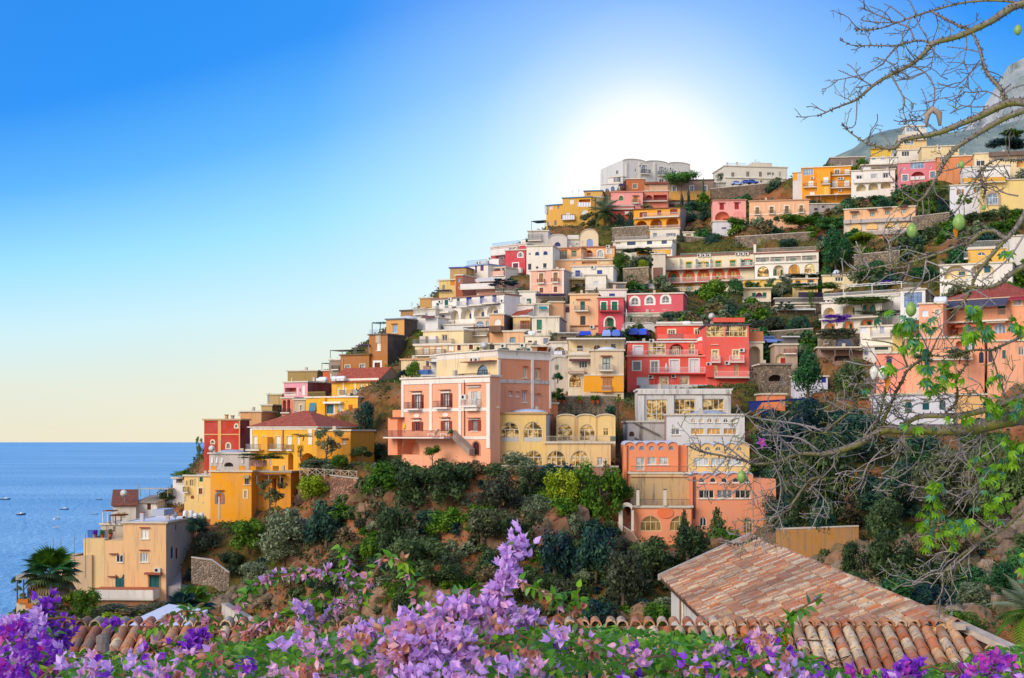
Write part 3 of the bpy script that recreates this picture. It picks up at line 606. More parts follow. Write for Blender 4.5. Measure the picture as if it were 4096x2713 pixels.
for a, b, c_, e, k in ((430, 626, 462, 690, 'teal'), (527, 592, 571, 690, 'teal'), (672, 576, 706, 682, 'teal'), (784, 558, 848, 655, '2E4A9A'), (945, 540, 997, 640, '2E4A9A'), (1092, 520, 1142, 620, '2E4A9A')): w(a, b, c_, e, 'c:' + k)
rail(430, 665, 620, 742, 'white', 1.2); rail(722, 612, 852, 672, 'D8D4D8', 1.4); rail(866, 592, 1020, 652, 'D8D4D8', 1.4); rail(1026, 572, 1172, 632, 'D8D4D8', 1.4)
for a, b, c_, e in ((600, 712, 692, 828), (718, 692, 846, 818), (872, 674, 998, 800), (1030, 654, 1160, 770)): w(a, b, c_, e, 'a r:1.2 q:EAD8B4')
for a, b, c_, e in ((646, 768, 688, 826), (782, 748, 842, 812), (924, 732, 994, 790), (1072, 712, 1158, 745)): w(a, b, c_, e, 'n:1.15 f:2E4A9A g:blue')
w(452, 776, 528, 885, 'c:2E4A9A'); w(338, 802, 368, 850, 'c:teal'); w(392, 806, 416, 840, 'c:teal'); ac(485, 615); ac(602, 585); ac(1222, 604); w(1238, 520, 1252, 550, 'm:1'); rail(440, 840, 535, 890, 'white', .8)
band(620, 650, 1190, 668, '6A5A58', .2, 'string_course')
H('brown rubble house with sloping top left of the long white house', 292, 8, (722, 655), 332, 800, 'A87C44', yaw=-32, age=.7, rc='6A5A4A', cop='5A4A4A', d=8)
H('small golden house with stained wall above the brown rubble house', 300, 235, 572, 385, 650, 'C89448', yaw=-20, age=.6, d=7)
H('low white stair terrace with parapet left of the blue shutters', 287, 170, (742, 690), 420, 870, 'DEDAD6', yaw=-30, age=.2, d=5, parapet=.5); rail(175, 690, 320, 760, 'D0C8C0', .6)
H('little white house with dark awning below the stair terrace', 279, 300, 800, 450, 900, 'E6E2E0', yaw=-18, age=.2, d=6); awning(272, 780, 415, 800, '7A4A40', 1)
H('white block with grey arch at the foot of the long white house', 280, 415, 890, 870, 960, 'E2DEDC', yaw=-18, age=.2, d=6); w(420, 895, 520, 940, 'a r:.8 q:B8B4B8')
# middle of the hill
V(1800, 850)
H('slim brick red tower with tiny windows', 297, 68, (745, 728), 150, 970, 'A4542E', yaw=-25, side=310, sc_='D69A84', age=.4, rc='C88A70'); w(96, 780, 120, 828, 'c:lblue'); w(92, 880, 104, 900, 'm:1')
H('salmon low house with white parapet and an arched door', 296, 312, (800, 770), 640, 950, 'DFA58E', yaw=-20, age=.25, rc='D8B8A8'); w(346, 820, 398, 880, 'a b:white m:3'); rail(150, 850, 560, 905, 'E8E0DA', 1.5, 1); awning(325, 770, 610, 812, 'D8CFCA', 1.2)
H('green roof terrace with water tanks behind a grey railing', 293, 560, 905, 765, 950, 'DAD4CC', yaw=-12, age=.3, d=6); rail(540, 860, 765, 930, 'grey', .3); tank(480, 850, 1, 1.6, 1, -3, 'D0D4D8'); tank(580, 860, 1, 2.4, 0, -3, 'D0D4D8')
H('golden flat roof house left of the white terraces', 308, 0, 658, 192, 760, 'BE9450', yaw=-16, age=.5, d=9, cop='4A4A9A')
H('small yellow house with orange porch at the edge of the hill', 301, -130, 805, 68, 960, 'E2C078', yaw=-22, age=.3, d=7); w(5, 790, 60, 865, 'c:D98A1E'); w(-90, 860, -60, 920, 'c:grey'); w(-120, 900, -105, 940)
canopy(-160, 920, 20, 960, '3A2A4A', 3, -2, 2); antenna(-190, 780)
H('white stepped house with purple shutters below a glass railed roof', 313, 195, (640, 520), 450, 750, 'EAE0D4', yaw=-40, age=.15, rc='D8D0CA', cop='8A9AC8')
w(222, 668, 246, 742, 'c:purple'); w(297, 634, 319, 716, 'c:purple'); w(360, 602, 398, 692, 'c:purple'); rail(200, 565, 440, 620, 'lblue', .05); ac(340, 600)
H('crimson hotel top floor with white framed windows', 322, 485, (418, 322), 916, 700, 'C84250', yaw=-42, age=.12, rc='C8C0C0', side=985, sc_='B8B0AA')
w(525, 436, 570, 495, 'b:white g:blue'); w(632, 411, 680, 472, 'b:white g:blue'); w(745, 386, 795, 432, 'b:white g:blue'); w(850, 342, 886, 386, 'b:white g:pale'); rail(540, 440, 755, 500, 'E6DCD6', 1.5, 1); rail(505, 350, 830, 415, 'lblue', .05)
band(485, 415, 916, 402, 'E2C8C0', .2)
w(470, 562, 530, 605, 'b:white g:blue'); w(590, 535, 635, 580, 'b:white g:blue'); w(700, 512, 745, 560, 'b:white g:blue'); rail(440, 570, 660, 630, 'E6DCD6', 2.2, 1)
H('crimson front block with arched window and white framed door', 314, 655, (452, 436), 892, 780, 'CE4450', yaw=-18, age=.1, rc='D8C8C4'); w(808, 475, 860, 530, 'a b:white m:3'); w(746, 602, 808, 705, 'b:white c:6A2A4A'); rail(682, 665, 862, 715, 'E8E0DA', 1.2, 1); w(705, 725, 830, 778, 'a r:1.5 q:C8442E')
H('white arcade with three red lined arches under the crimson hotel', 312, 378, (672, 610), 656, 790, 'E8DAD0', yaw=-36, age=.15, rc='D8B8B0', d=6)
w(400, 660, 482, 740, 'a r:1.4 q:C8341E'); w(506, 640, 605, 718, 'a r:1.4 q:C8341E'); w(612, 625, 650, 700, 'a r:1.4 q:C8341E'); rail(395, 700, 650, 750, 'E6B8A8', .3, 1)
H('white house with two navy arched windows next to the crimson block', 311, 905, (400, 382), 1216, 700, 'EEE4D4', yaw=-12, age=.15, rc='DAD4CC'); w(1008, 466, 1056, 510, 'a c:27407E'); w(1105, 458, 1155, 505, 'a c:27407E'); w(925, 608, 962, 680, 'c:3A4458'); w(1103, 602, 1142, 656, 'c:3A4458 l'); w(1018, 640, 1046, 665, 'c:4A2A5A'); w(930, 480, 960, 505, 'm:1')
H('apricot house with green shutters and long balcony', 320, 1220, (432, 402), 1552, 570, 'F2B67C', yaw=-20, age=.12, rc='D8B090', cop='B06848'); w(1312, 462, 1358, 550, 's:green g:grey'); w(1436, 452, 1498, 522, 'c:green'); rail(1218, 492, 1575, 560, 'D8B0A0', 1.3); band(1280, 442, 1385, 452, 'C07048', .3, 'hood'); band(1420, 430, 1525, 440, 'C07048', .3, 'hood')
H('apricot twin house with orange arched loggia and striped awning', 321, 1556, (412, 405), 1948, 565, 'F0B27A', yaw=-4, age=.15, rc='D8B090', cop='B06848'); w(1600, 446, 1688, 535, 'a r:1.2 q:C8601E'); w(1745, 446, 1816, 526, 'a b:white g:pale m:3'); w(1858, 440, 1902, 486, 'b:white g:pale m:3'); rail(1580, 490, 1835, 536, 'D8C0B0', .9); ac(1870, 405)
H('apricot basement storey with planted terrace', 313, 1235, 568, 1925, 660, 'F0B480', yaw=-6, age=.2, d=7); w(1460, 588, 1490, 608, 'm:1'); w(1765, 565, 1880, 605, 'a c:cream'); w(1560, 580, 1740, 612, 'r:.8 q:D8B890')
H('grey white barrel vaulted house with a navy arched window', 332, 1165, 312, 1385, 420, 'D4CAC2', yaw=-6, age=.25, roof='vault', scal=1, srise=1.0, rc='D8CCC4'); w(1236, 352, 1308, 402, 'a c:3A3A7A')
H('beige barrel vaulted house with a tall blue arched window', 333, 1535, 285, 1756, 405, 'E6D2AE', yaw=-4, age=.25, roof='vault', scal=1, srise=1.7, rc='D8B89A', side=1800, sc_='A8A4A4', d=7); w(1618, 314, 1692, 402, 'a c:8FA0D8')
H('white link house with terrace between the two vaults', 334, 1385, 305, 1533, 400, 'DDD6CE', yaw=-4, age=.3, d=6); rail(1390, 270, 1530, 310, 'E0DAD4', .3, 1); w(1490, 365, 1525, 385)
H('grey concrete stair house above the crimson hotel', 338, 925, 222, 1162, 385, 'C4BEB8', yaw=-10, age=.4, d=7); rail(925, 262, 1090, 330, 'grey', .6); tank(1060, 270, .9, 2, 1, -2)
H('pale pink house with two small iron balconies', 293, 945, (690, 655), 1350, 960, 'EBB298', yaw=-16, age=.12, rc='D8C8C0', side=1440, sc_='B4ACA8', cop='EAD8CC')
for a, b in ((1056, 722), (1225, 712)): w(a, b, a + 50, b + 112, 'b:EAD8C0 f:wood g:warm k:8A3A30 kw:.35')
w(1060, 892, 1106, 952, 'c:8A4440 b:EAD8C0'); w(1226, 877, 1272, 945, 'c:8A4440 b:EAD8C0'); band(1035, 692, 1125, 700, 'A0604A', .3, 'hood'); band(1205, 678, 1298, 686, 'A0604A', .3, 'hood'); band(945, 840, 1345, 850, 'EAD8CC', .05, 'string_course'); band(945, 690, 965, 960, 'EAD8CC', .06, 'pilaster'); band(1325, 660, 1348, 960, 'EAD8CC', .06, 'pilaster')
H('white house with two deep blue doors and a wall lamp', 301, 1440, (642, 620), 1932, 770, 'EBE2D2', yaw=-10, age=.15, rc='D8D0C8'); w(1483, 686, 1541, 762, 'c:3A4A9A'); w(1740, 684, 1802, 734, 'c:3A4A9A'); ac(1692, 652); rail(1360, 720, 1560, 770, 'grey', 1)
H('cream open loggia with palm pots beside the white cube', 295, 1358, 780, 1602, 945, 'E6D2A4', yaw=-4, age=.15, d=7); w(1385, 795, 1598, 940, 'r:2.5 q:EED79A'); w(1486, 835, 1512, 866, 'n:2.4 f:brown')
H('plain white cube house with a railed terrace', 293, 1604, 742, 1848, 945, 'F0E6D4', yaw=-4, age=.1, side=1898, d=7); w(1702, 815, 1760, 862, 'c:D8DCE4'); rail(1600, 860, 1845, 915, 'D0CCC8', 1.3)
H('low white strip house with one blue window', 285, 1762, 915, 2090, 1010, 'E8E2DC', yaw=-4, age=.2, d=7); w(1884, 960, 1952, 992, 'c:3A4A9A')
H('brown garden house with white shutter right of the white cube', 299, 1890, 835, 2080, 920, 'B08A74', yaw=0, age=.6, d=6); w(1985, 840, 2068, 905, 'c:grey')
H('white house with one green shutter and sloping garden wall', 288, 820, (935, 930), 1020, 1095, 'E9E1D6', yaw=-8, age=.15, side=1145, d=8); w(908, 1020, 962, 1085, 'c:2A7A66'); awning(765, 1045, 815, 1060, '2E8A7A', .6)
H('purple pergola house half hidden by vines', 286, 1025, 1000, 1345, 1060, 'A89888', yaw=-4, age=.7, d=7); canopy(1018, 975, 1370, 1010, '3E2A52', 2.5, 0, 3, .3); w(1070, 1040, 1195, 1075, 'a r:.8 q:D8B060')
H('bare sand coloured wall house with slanting edge', 281, 1175, 1060, 1345, 1200, 'D4A478', yaw=4, age=.3, d=5)
H('white arched house with a pale fan window', 280, 742, 1095, 992, 1225, 'E8E0D6', yaw=-10, age=.15, d=8); w(888, 1146, 944, 1212, 'a m:3 f:grey g:pale')
H('cream house with a teal awning over small windows', 280, 994, 1085, 1172, 1215, 'EADFCC', yaw=0, age=.15, d=7); awning(1052, 1112, 1145, 1140, '2E8A94', 1); w(1054, 1156, 1100, 1202, 'm:3 g:pale')
H('small grey house with a purple shuttered arch', 282, 1345, 1095, 1425, 1225, 'D8CCC0', yaw=0, age=.4, d=6); w(1366, 1112, 1416, 1186, 'a c:5A3A5A')
V(2100, 1050)
H('tall apricot house with teal shutters and an iron balcony', 279, 530, (380, 370), 866, 795, 'F0BE90', yaw=-8, age=.2, rc='D8B898', cop='E8C8A0', d=10)
w(654, 462, 710, 572, 'c:1E5A62'); rail(590, 520, 755, 572, 'grey', 1.1); band(602, 432, 770, 442, 'B86A3A', .4, 'hood'); w(654, 636, 716, 740, 'g:dark f:dark'); ac(796, 765); w(568, 468, 588, 490, 'a m:1 b:cream'); band(530, 745, 866, 757, 'B06A40', .3, 'string_course')
H('crimson house with green shutters and a wide white arch', 277, 866, 412, 1168, 786, 'D8505A', yaw=-4, side=1246, age=.12, rc='B8404A')
w(902, 470, 964, 572, 'c:1F7A55 b:white'); w(1028, 464, 1092, 570, 'c:1F7A55 b:white'); rail(876, 520, 1130, 574, '3A2A30', 1.1, slabc='C43A44'); w(946, 650, 1056, 762, 'a r:.7 q:E6D8B8'); w(978, 665, 1042, 755, 'n:.65 c:1F6A4A')
s_ = HS[-1]; ol_ = outline(*s_.rect(946, 650, 1056, 762), 1); o2_ = outline(*s_.rect(930, 634, 1072, 764), 1); m_ = MB(); strip(m_, s_.T, ol_, o2_, .08, .08); strip(m_, s_.T, o2_, o2_, .08, 0); m_.build('surround', paint('white'), s_.root)
HS[-1].fc = 'R'; w(1198, 485, 1216, 560, 'b:white'); HS[-1].fc = 'F'
H('long crimson house with three round topped windows', 282, 1215, (378, 334), 1872, 585, 'DA5C66', yaw=-12, age=.12, rc='C85058', cop='E8D8C8', d=8)
for a, b in ((1258, 418), (1436, 408), (1622, 396)): w(a, b, a + 86, b + 84, 'a b:white bw:.4 t:.4 g:grey m:2')
for a in (1285, 1495, 1628): w(a, 556 if a < 1600 else 548, a + 34, 566 if a < 1600 else 558, 'm:1')
H('cream ground floor with green doors under the long crimson house', 279, 1182, 605, 1725, 740, 'ECDFC8', yaw=-6, age=.15, d=7); w(1238, 652, 1306, 738, 'a c:1F7A55'); w(1425, 652, 1480, 735, 'a c:1F7A55'); awning(1224, 628, 1322, 648, '3A8A66', .8); awning(1404, 622, 1506, 642, '3A8A66', .8)
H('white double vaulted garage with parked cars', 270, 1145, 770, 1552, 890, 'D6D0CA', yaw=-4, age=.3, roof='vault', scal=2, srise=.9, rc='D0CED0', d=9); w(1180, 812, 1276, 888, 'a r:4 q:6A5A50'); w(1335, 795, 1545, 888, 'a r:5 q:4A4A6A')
H('cream veranda house with white iron posts and arched doors', 246, 512, 905, 1172, 1095, 'E9CE9C', yaw=-2, age=.25, d=8, rc='D8C8B0'); canopy(512, 908, 1180, 1060, 'E6E0D8', 2.2, 0, 5, .14); w(616, 985, 682, 1050, 'f:brown m:2'); w(816, 978, 892, 1050, 'a f:brown c:6A4A30'); w(1020, 968, 1075, 1040, 'f:brown m:3'); rail(530, 1030, 775, 1080, 'white', 1.9); band(955, 940, 966, 950, '7A4A30', .1, 'lamp')
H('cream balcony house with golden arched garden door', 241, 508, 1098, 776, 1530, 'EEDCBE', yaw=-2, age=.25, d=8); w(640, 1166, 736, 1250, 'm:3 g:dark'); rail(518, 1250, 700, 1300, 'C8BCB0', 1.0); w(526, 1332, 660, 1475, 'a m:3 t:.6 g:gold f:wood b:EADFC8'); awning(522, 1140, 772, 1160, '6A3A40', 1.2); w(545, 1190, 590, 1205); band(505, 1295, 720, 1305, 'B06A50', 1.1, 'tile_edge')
H('beige house with white dome roof, green balcony window and yellow ground floor', 239, 776, 1042, 1168, 1535, 'E2C8A4', yaw=-3, side=1202, sc_='A8A2A2', age=.45, rc='D8D8DC', d=10)
w(918, 1126, 1002, 1270, 'f:2A5A2A g:pale m:2 t:.5 h:8A4A32'); rail(876, 1212, 1042, 1275, 'B8B4B0', 1.0); mass(695, 1338, 1168, 1532, .25, 'F2A420', 'yellow_storey', .1); band(695, 1330, 1168, 1340, 'EFE6D6', .35, 'string_course'); dome(846, 995, 1106, 'DCDFE4')
w(920, 1372, 1018, 1516, 'n:-.3 c:B87A50 b:white h:8A4A32'); rail(906, 1465, 1022, 1520, 'D8D0C8', .8, slabc='F0A020')
V(2100, 1050)
H('long scarlet house with white balcony and white framed windows', 251, 1210, 1112, 2142, 1452, 'EE5A4C', yaw=-3, age=.08, rc='E0B8A8', d=10, cop='F0A090')
w(1280, 1176, 1366, 1276, 'b:white g:grey m:5 f:grey'); w(1492, 1172, 1576, 1312, 'b:white g:grey'); w(1716, 1156, 1820, 1305, 'b:white c:E4E0E0'); w(1950, 1148, 2056, 1300, 'b:white c:E4E0E0'); rail(1466, 1244, 2132, 1310, 'F0DCDC', 1.1, slabc='EE5848')
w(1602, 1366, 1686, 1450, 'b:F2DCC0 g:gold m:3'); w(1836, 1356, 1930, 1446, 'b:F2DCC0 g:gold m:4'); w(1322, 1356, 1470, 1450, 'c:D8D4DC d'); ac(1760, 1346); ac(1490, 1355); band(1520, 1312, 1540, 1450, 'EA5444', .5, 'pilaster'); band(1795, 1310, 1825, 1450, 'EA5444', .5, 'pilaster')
rail(1355, 1450, 2150, 1495, 'D8D4D4', 1.5, 1)
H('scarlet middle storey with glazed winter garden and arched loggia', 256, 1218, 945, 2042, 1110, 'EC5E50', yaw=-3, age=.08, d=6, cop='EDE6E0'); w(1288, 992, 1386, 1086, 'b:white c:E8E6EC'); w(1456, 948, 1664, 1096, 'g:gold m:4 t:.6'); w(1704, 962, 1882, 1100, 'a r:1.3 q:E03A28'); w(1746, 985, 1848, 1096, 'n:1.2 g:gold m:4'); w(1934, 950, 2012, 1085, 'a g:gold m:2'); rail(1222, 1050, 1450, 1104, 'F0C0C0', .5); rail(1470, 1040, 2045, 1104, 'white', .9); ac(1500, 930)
H('scarlet top storey with flat white canopy and cream framed doors', 261, 1560, 745, 2116, 938, 'EA5240', yaw=-3, age=.08, d=6); canopy(1565, 685, 2120, 860, 'E6DAD0', 1.8, -5, 4, .35); w(1696, 800, 1776, 900, 'b:F0E0B8 g:gold m:3'); w(2012, 790, 2070, 880, 'b:F0E0B8 g:gold'); rail(1560, 850, 2100, 905, 'EE6A5A', .6, 1); rail(1690, 848, 1866, 905, 'grey', .75); tank(1930, 640, 1.0, 3, 0, -3)
s_ = HS[-1]; u_, v_ = s_.uv(2068, 1105); m_ = MB(); m_.lathe((u_, -5, v_), [(.85, 0), (.85, 2.1), (1.05, 2.15), (1.05, 2.3)], 20); o_ = m_.build('turret', plaster('F06254', .1), s_.root); m_ = MB(); m_.lathe((u_, -5, v_ + 2.32), [(.98, 0), (.92, .25), (.75, .5), (.5, .7), (.2, .8), (.02, .82)], 20); m_.build('turret_dome', plaster('E6E2E4', .2), o_, True)
V(2400, 1400)
H('scarlet corner house with glazed roof veranda and white balconies', 249, 1256, -296, 1762, 326, 'F06254', yaw=-1, age=.06, d=10, rc='6A6A80', cop='3E3E58')
for a in (1330, 1576): w(a, 6, a + 66, 106, 'b:F2DCA8 g:gold m:2')
rail(1310, 75, 1418, 142, 'F6DADA', 1); rail(1530, 70, 1700, 140, 'F6DADA', 1); w(1340, 178, 1392, 320, 'a f:F2DCA8 g:gold'); w(1586, 168, 1638, 312, 'a f:F2DCA8 g:warm'); rail(1345, 258, 1756, 322, 'F8CACA', 1.4); ac(1505, 155); ac(1288, 170); mass(1258, 185, 1340, 325, .7, 'E8463A', 'porch'); ac(1680, 5)
band(1310, -65, 1400, -58, 'F0D8D8', .2, 'hood')
V(2600, 900); w(660, 1185, 880, 1325, 'm:4 t:.45 g:gold f:E8E0B8'); w(890, 1180, 1150, 1325, 'm:5 t:.45 g:gold f:E8E0B8'); mass(750, 1098, 1122, 1150, -1.5, 'E85A44', 'roof_room'); dish(735, 1080, 1.1, -.5)
H('cream corner tower with arched balcony and terracotta parapet', 251, 1166, 1390, 1338, 1760, 'E6D2B4', yaw=2, age=.2, d=9); w(1172, 1436, 1305, 1720, 'a r:2 q:D8C4A8'); rail(1168, 1262, 1336, 1385, 'C8784E', .1, 1); canopy(1160, 1208, 1350, 1262, 'C87850', 2, -6, 3)
V(2400, 1400); w(1770, 185, 1900, 250, 'm:6 t:.5 g:dark f:E0D0B8')
# front row above the cliff
V(1500, 1350)
H('large peach villa with white bands, brown shutters and a long iron balcony', 207, 318, 492, 1366, 1395, 'F4AC86', yaw=-40, side=1480, age=.12, rc='DEE2EE', sink=6, cop='E8DCD0', d=12)
band(318, 492, 1366, 545, 'F0E6DA', .12); band(320, 838, 1366, 876, 'F0E6DA', .1, 'string_course'); band(960, 1172, 1366, 1206, 'F0E0D4', .1, 'string_course')
for a, b, y_ in ((318, 346, 950), (650, 680, 1110), (996, 1026, 1172), (1326, 1366, 1310)): band(a, 545, b, y_, 'F0E6DA', .16, 'pilaster')
for a, y_ in ((476, 678), (816, 662)):
    w(a, y_, a + 64, y_ + 166, 's:7A2E20 f:6B3020 g:pale m:2 b:F0E0D0 bw:.12'); band(a - 25, y_ - 22, a + 75, y_ - 4, 'F0E6DA', .2, 'lintel'); band(a - 42, y_ - 44, a + 82, y_ - 36, '8A4632', .5, 'hood'); rail(a - 78, y_ + 92, a + 90, y_ + 166, '6A4A44', .9, slabc='F0E0D4')
w(1146, 640, 1216, 806, 's:D8CFC0 f:white g:pale m:2'); band(1095, 562, 1256, 570, '8A4632', .5, 'hood'); band(1105, 572, 1250, 592, 'F0E6DA', .25, 'lintel'); rail(1066, 735, 1256, 808, 'D8D0CC', 1.0, slabc='F0E6DA'); mass(1100, 812, 1240, 870, .7, 'F0E6DA', 'balcony_corbel')
for a, y_, g_ in ((474, 1000, 'dark'), (816, 990, 'pale')): w(a, y_, a + 62, 1106, 's:8A3A28 f:8A3A28 g:%s' % g_); band(a - 30, y_ - 45, a + 78, y_ - 36, '8A4632', .5, 'hood'); band(a - 15, y_ - 26, a + 70, y_ - 8, 'F0E6DA', .2, 'lintel')
w(1146, 980, 1216, 1105, 's:9A3A28 f:8A3A28 g:grey m:1 l'); band(1110, 950, 1250, 958, '8A4632', .5, 'hood'); band(1125, 962, 1238, 975, 'F0E6DA', .2, 'lintel')
s_ = HS[-1]
for cx_, cy_ in ((497, 925), (838, 915)):
    u_, v_ = s_.uv(cx_, cy_); ru, rv = abs(s_.uv(cx_ + 34, cy_)[0] - u_), abs(s_.uv(cx_, cy_ + 24)[1] - v_); m_ = MB(); rg = [(u_ + ru * math.cos(t * .3927), v_ + rv * math.sin(t * .3927)) for t in range(16)]; m_.hull([s_.T(a, b, 0) for a, b in rg], [s_.T(a, b, .09) for a, b in rg]); m_.build('medallion', plaster('F2E8DC', .1), s_.root)
w(272, 1206, 528, 1386, 'a r:2.5 q:EE8A50'); w(460, 1255, 500, 1385, 'n:2.4 c:D0581E d'); w(1160, 1236, 1236, 1390, 'a c:4A1E22 d b:B87A60'); rail(250, 1104, 966, 1178, '6A4A50', 2.6, slabc='EFD8C8'); pipe(1064, 505, 1165); ac(1066, 706)
u0, v0, u1, v1 = s_.rect(966, 1178, 1190, 1398); m_ = MB(); m_.hull([s_.T(u0, v1, .1), s_.T(u1, v0, .1), s_.T(u1, v0 + .9, .1), s_.T(u0, v1 + .9, .1)], [s_.T(u0, v1, 1.3), s_.T(u1, v0, 1.3), s_.T(u1, v0 + .9, 1.3), s_.T(u0, v1 + .9, 1.3)]); m_.build('stair', plaster('A08878', .6), s_.root)
mass(205, 955, 317, 1392, .9, 'F0956A', 'side_wing'); mass(205, 860, 317, 954, -1.2, 'F0956A', 'side_wing'); band(232, 945, 352, 958, '7A4030', 1.2, 'porch_roof')
dome(470, 458, 760, 'DDE2F0', -6); dome(760, 446, 1010, 'DDE2F0', -6)
V(1500, 1350)
H('tall peach rear wing with white corner bands and cream arched front', 200, 1452, 222, 2078, 842, 'E5946C', yaw=38, age=.12, rc='DEDCE0', sc_='EBCF9C', d=15, cop='EADDCC', parapet=.8)
band(1452, 225, 2078, 262, 'F0E6DA', .12); band(1452, 505, 2078, 545, 'C8BEB4', .1, 'string_course', .7)
for a, b in ((1452, 1476), (1846, 1872), (2062, 2078)): band(a, 262, b, 842, 'F0E6DA', .16, 'pilaster')
for a, b, c_, e in ((1756, 355, 1800, 478), (1906, 375, 1942, 490), (1740, 640, 1790, 768)): w(a, b, c_, e, 'l f:cream g:pale'); band(a - 12, b - 14, c_ + 8, b - 8, 'A0583E', .3, 'hood')
w(1586, 650, 1612, 692, 'm:1 g:pale l'); w(1666, 655, 1692, 698, 'm:1 g:pale l'); w(1635, 320, 1650, 360, 'm:1'); w(1706, 325, 1722, 375, 'm:1'); w(1898, 680, 1952, 770, 'c:E0A890'); band(1580, 635, 1625, 642, 'A0583E', .2, 'hood'); band(1660, 640, 1705, 647, 'A0583E', .2, 'hood'); band(1895, 662, 1955, 669, 'A0583E', .3, 'hood')
HS[-1].fc = 'L'; w(1206, 325, 1340, 488, 'a m:5 t:.62 f:3A5A6A g:sky'); ac(1168, 266); ac(1224, 268); band(1100, 282, 1445, 292, '9A5A44', 1.4, 'canopy'); rail(1060, 430, 1362, 492, 'dark', 1.2); HS[-1].fc = 'F'
H('salmon garden wall block between peach villa and yellow arches', 197, 1366, 830, 1440, 1330, 'D98A66', yaw=20, age=.4, d=8, rc='D8A890')
H('salmon box with flat top right of the peach wing', 209, 1882, 782, 2160, 900, 'EC8A5A', yaw=0, age=.15, d=5)
V(1900, 1550)
H('cream yellow hall with tall arched windows and a patterned low dome', 199, 245, 306, 840, 936, 'EDC67C', yaw=-6, side=960, sc_='C6BEB6', age=.2, rc='D8D0C4', cop='C8A070', d=12, sink=5)
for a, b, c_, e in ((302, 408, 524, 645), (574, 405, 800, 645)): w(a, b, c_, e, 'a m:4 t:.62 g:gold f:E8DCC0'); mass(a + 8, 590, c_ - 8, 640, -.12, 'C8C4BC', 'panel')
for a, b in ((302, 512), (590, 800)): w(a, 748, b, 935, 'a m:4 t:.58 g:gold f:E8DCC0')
dome(395, 252, 838, 'C9CCDC')
H('yellow lower hall with two wide arches under a railed terrace', 198, 841, 655, 1606, 936, 'EBC68A', yaw=-2, side=1668, sc_='B8A898', age=.5, rc='B8A890', d=5, sink=5)
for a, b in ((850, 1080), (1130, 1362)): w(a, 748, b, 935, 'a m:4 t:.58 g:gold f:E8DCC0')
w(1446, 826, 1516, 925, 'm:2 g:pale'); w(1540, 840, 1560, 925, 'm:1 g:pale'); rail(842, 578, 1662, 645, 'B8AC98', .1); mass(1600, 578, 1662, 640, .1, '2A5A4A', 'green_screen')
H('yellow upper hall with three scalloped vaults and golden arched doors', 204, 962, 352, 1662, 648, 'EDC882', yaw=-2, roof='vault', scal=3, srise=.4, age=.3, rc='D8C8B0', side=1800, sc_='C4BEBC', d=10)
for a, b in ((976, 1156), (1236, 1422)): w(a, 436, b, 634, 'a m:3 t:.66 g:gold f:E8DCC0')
w(1520, 482, 1580, 572, 'm:2 g:gold f:E8D4A0'); band(1175, 355, 1215, 640, 'D8A868', .1, 'pilaster', .8); band(1428, 355, 1442, 640, 'D8A868', .1, 'pilaster', .8)
V(2400, 1400)
H('stained white hall with three huge octagonal windows', 222, 450, 472, 1552, 845, 'D8D2CC', yaw=-2, age=.6, d=10, rc='C8C4C0', cop='D8D4D0')
for a, b, c_, e in ((550, 588, 792, 832), (880, 582, 1126, 768), (1216, 580, 1466, 768)): w(a, b, c_, e, 'm:4 t:.3 g:gold f:E0D8C0 b:C8C2BC')
for a in (450, 800, 1135, 1470): band(a, 535, a + 72, 840, 'DCD6D0', .35, 'pilaster', .6); band(a - 4, 525, a + 76, 536, '7A6250', .45, 'capital')
band(450, 472, 1552, 524, 'DAD4CC', .3, 'parapet_band', .8)
H('white block with six small round topped windows and orange curtained windows', 212, 780, 768, 1712, 1120, 'E2DEDC', yaw=-2, side=1735, age=.2, rc='C8CCD4', d=9)
for a in (1076, 1170, 1268, 1364, 1460, 1556): w(a, 812, a + 58, 862, 'a m:2 g:gold'); band(a - 8, 863, a + 66, 869, 'D0CCC8', .12, 'sill')
for a in (1078, 1270, 1463): w(a, 928, a + 156, 1003, 'm:3 g:amber f:E8E4DC l')
w(848, 930, 941, 1005, 'm:2 g:grey l'); dome(1090, 712, 1560, 'A8AEBE', -5); pipe(770, 775, 1100, '9A5A44')
H('grey stained retaining house with outer stair and arched cellar door', 216, 325, 850, 778, 1130, 'CCC4BE', yaw=2, age=.85, d=6, sink=10)
w(345, 965, 405, 1025, 'a c:6A3A20'); s_ = HS[-1]; m_ = MB()
for (a, b), (c_, e) in (((400, 850), (700, 1000)), ((410, 1032), (520, 1092))):
    ua, va = s_.uv(a, b); ub, vb = s_.uv(c_, e); m_.hull([s_.T(ua, va, .02), s_.T(ub, vb, .02), s_.T(ub, vb - .2, .02), s_.T(ua, va - .2, .02)], [s_.T(ua, va, .5), s_.T(ub, vb, .5), s_.T(ub, vb - .2, .5), s_.T(ua, va - .2, .5)])
m_.build('stair_coping', plaster('7A706A', .6), s_.root)
H('orange hall with five scalloped vaults, fan windows and a railed terrace', 194, 286, 1128, 926, 1455, 'F2905E', yaw=-2, roof='vault', scal=5, srise=.5, age=.15, rc='C8CCE0', d=12, sink=14)
for q in (382, 497, 612, 728, 843): w(q - 31, 1136, q + 31, 1190, 'a m:1 f:C8A090 g:sky')
w(425, 1270, 528, 1425, 'm:2 t:.38 g:pale f:E8D8C0'); w(565, 1268, 667, 1356, 'm:2 g:pale f:E8D8C0 l'); w(703, 1268, 807, 1356, 'm:2 g:pale f:E8D8C0 l'); pipe(322, 1130, 1560);
u0, v0, u1, v1 = HS[-1].rect(928, 1130, 1036, 1450); m_ = MB(); m_.box(u0, .6, v0 - 6, u1, 6, v1); m_.build('side_wing', plaster('EE8A58', .2), HS[-1].root)
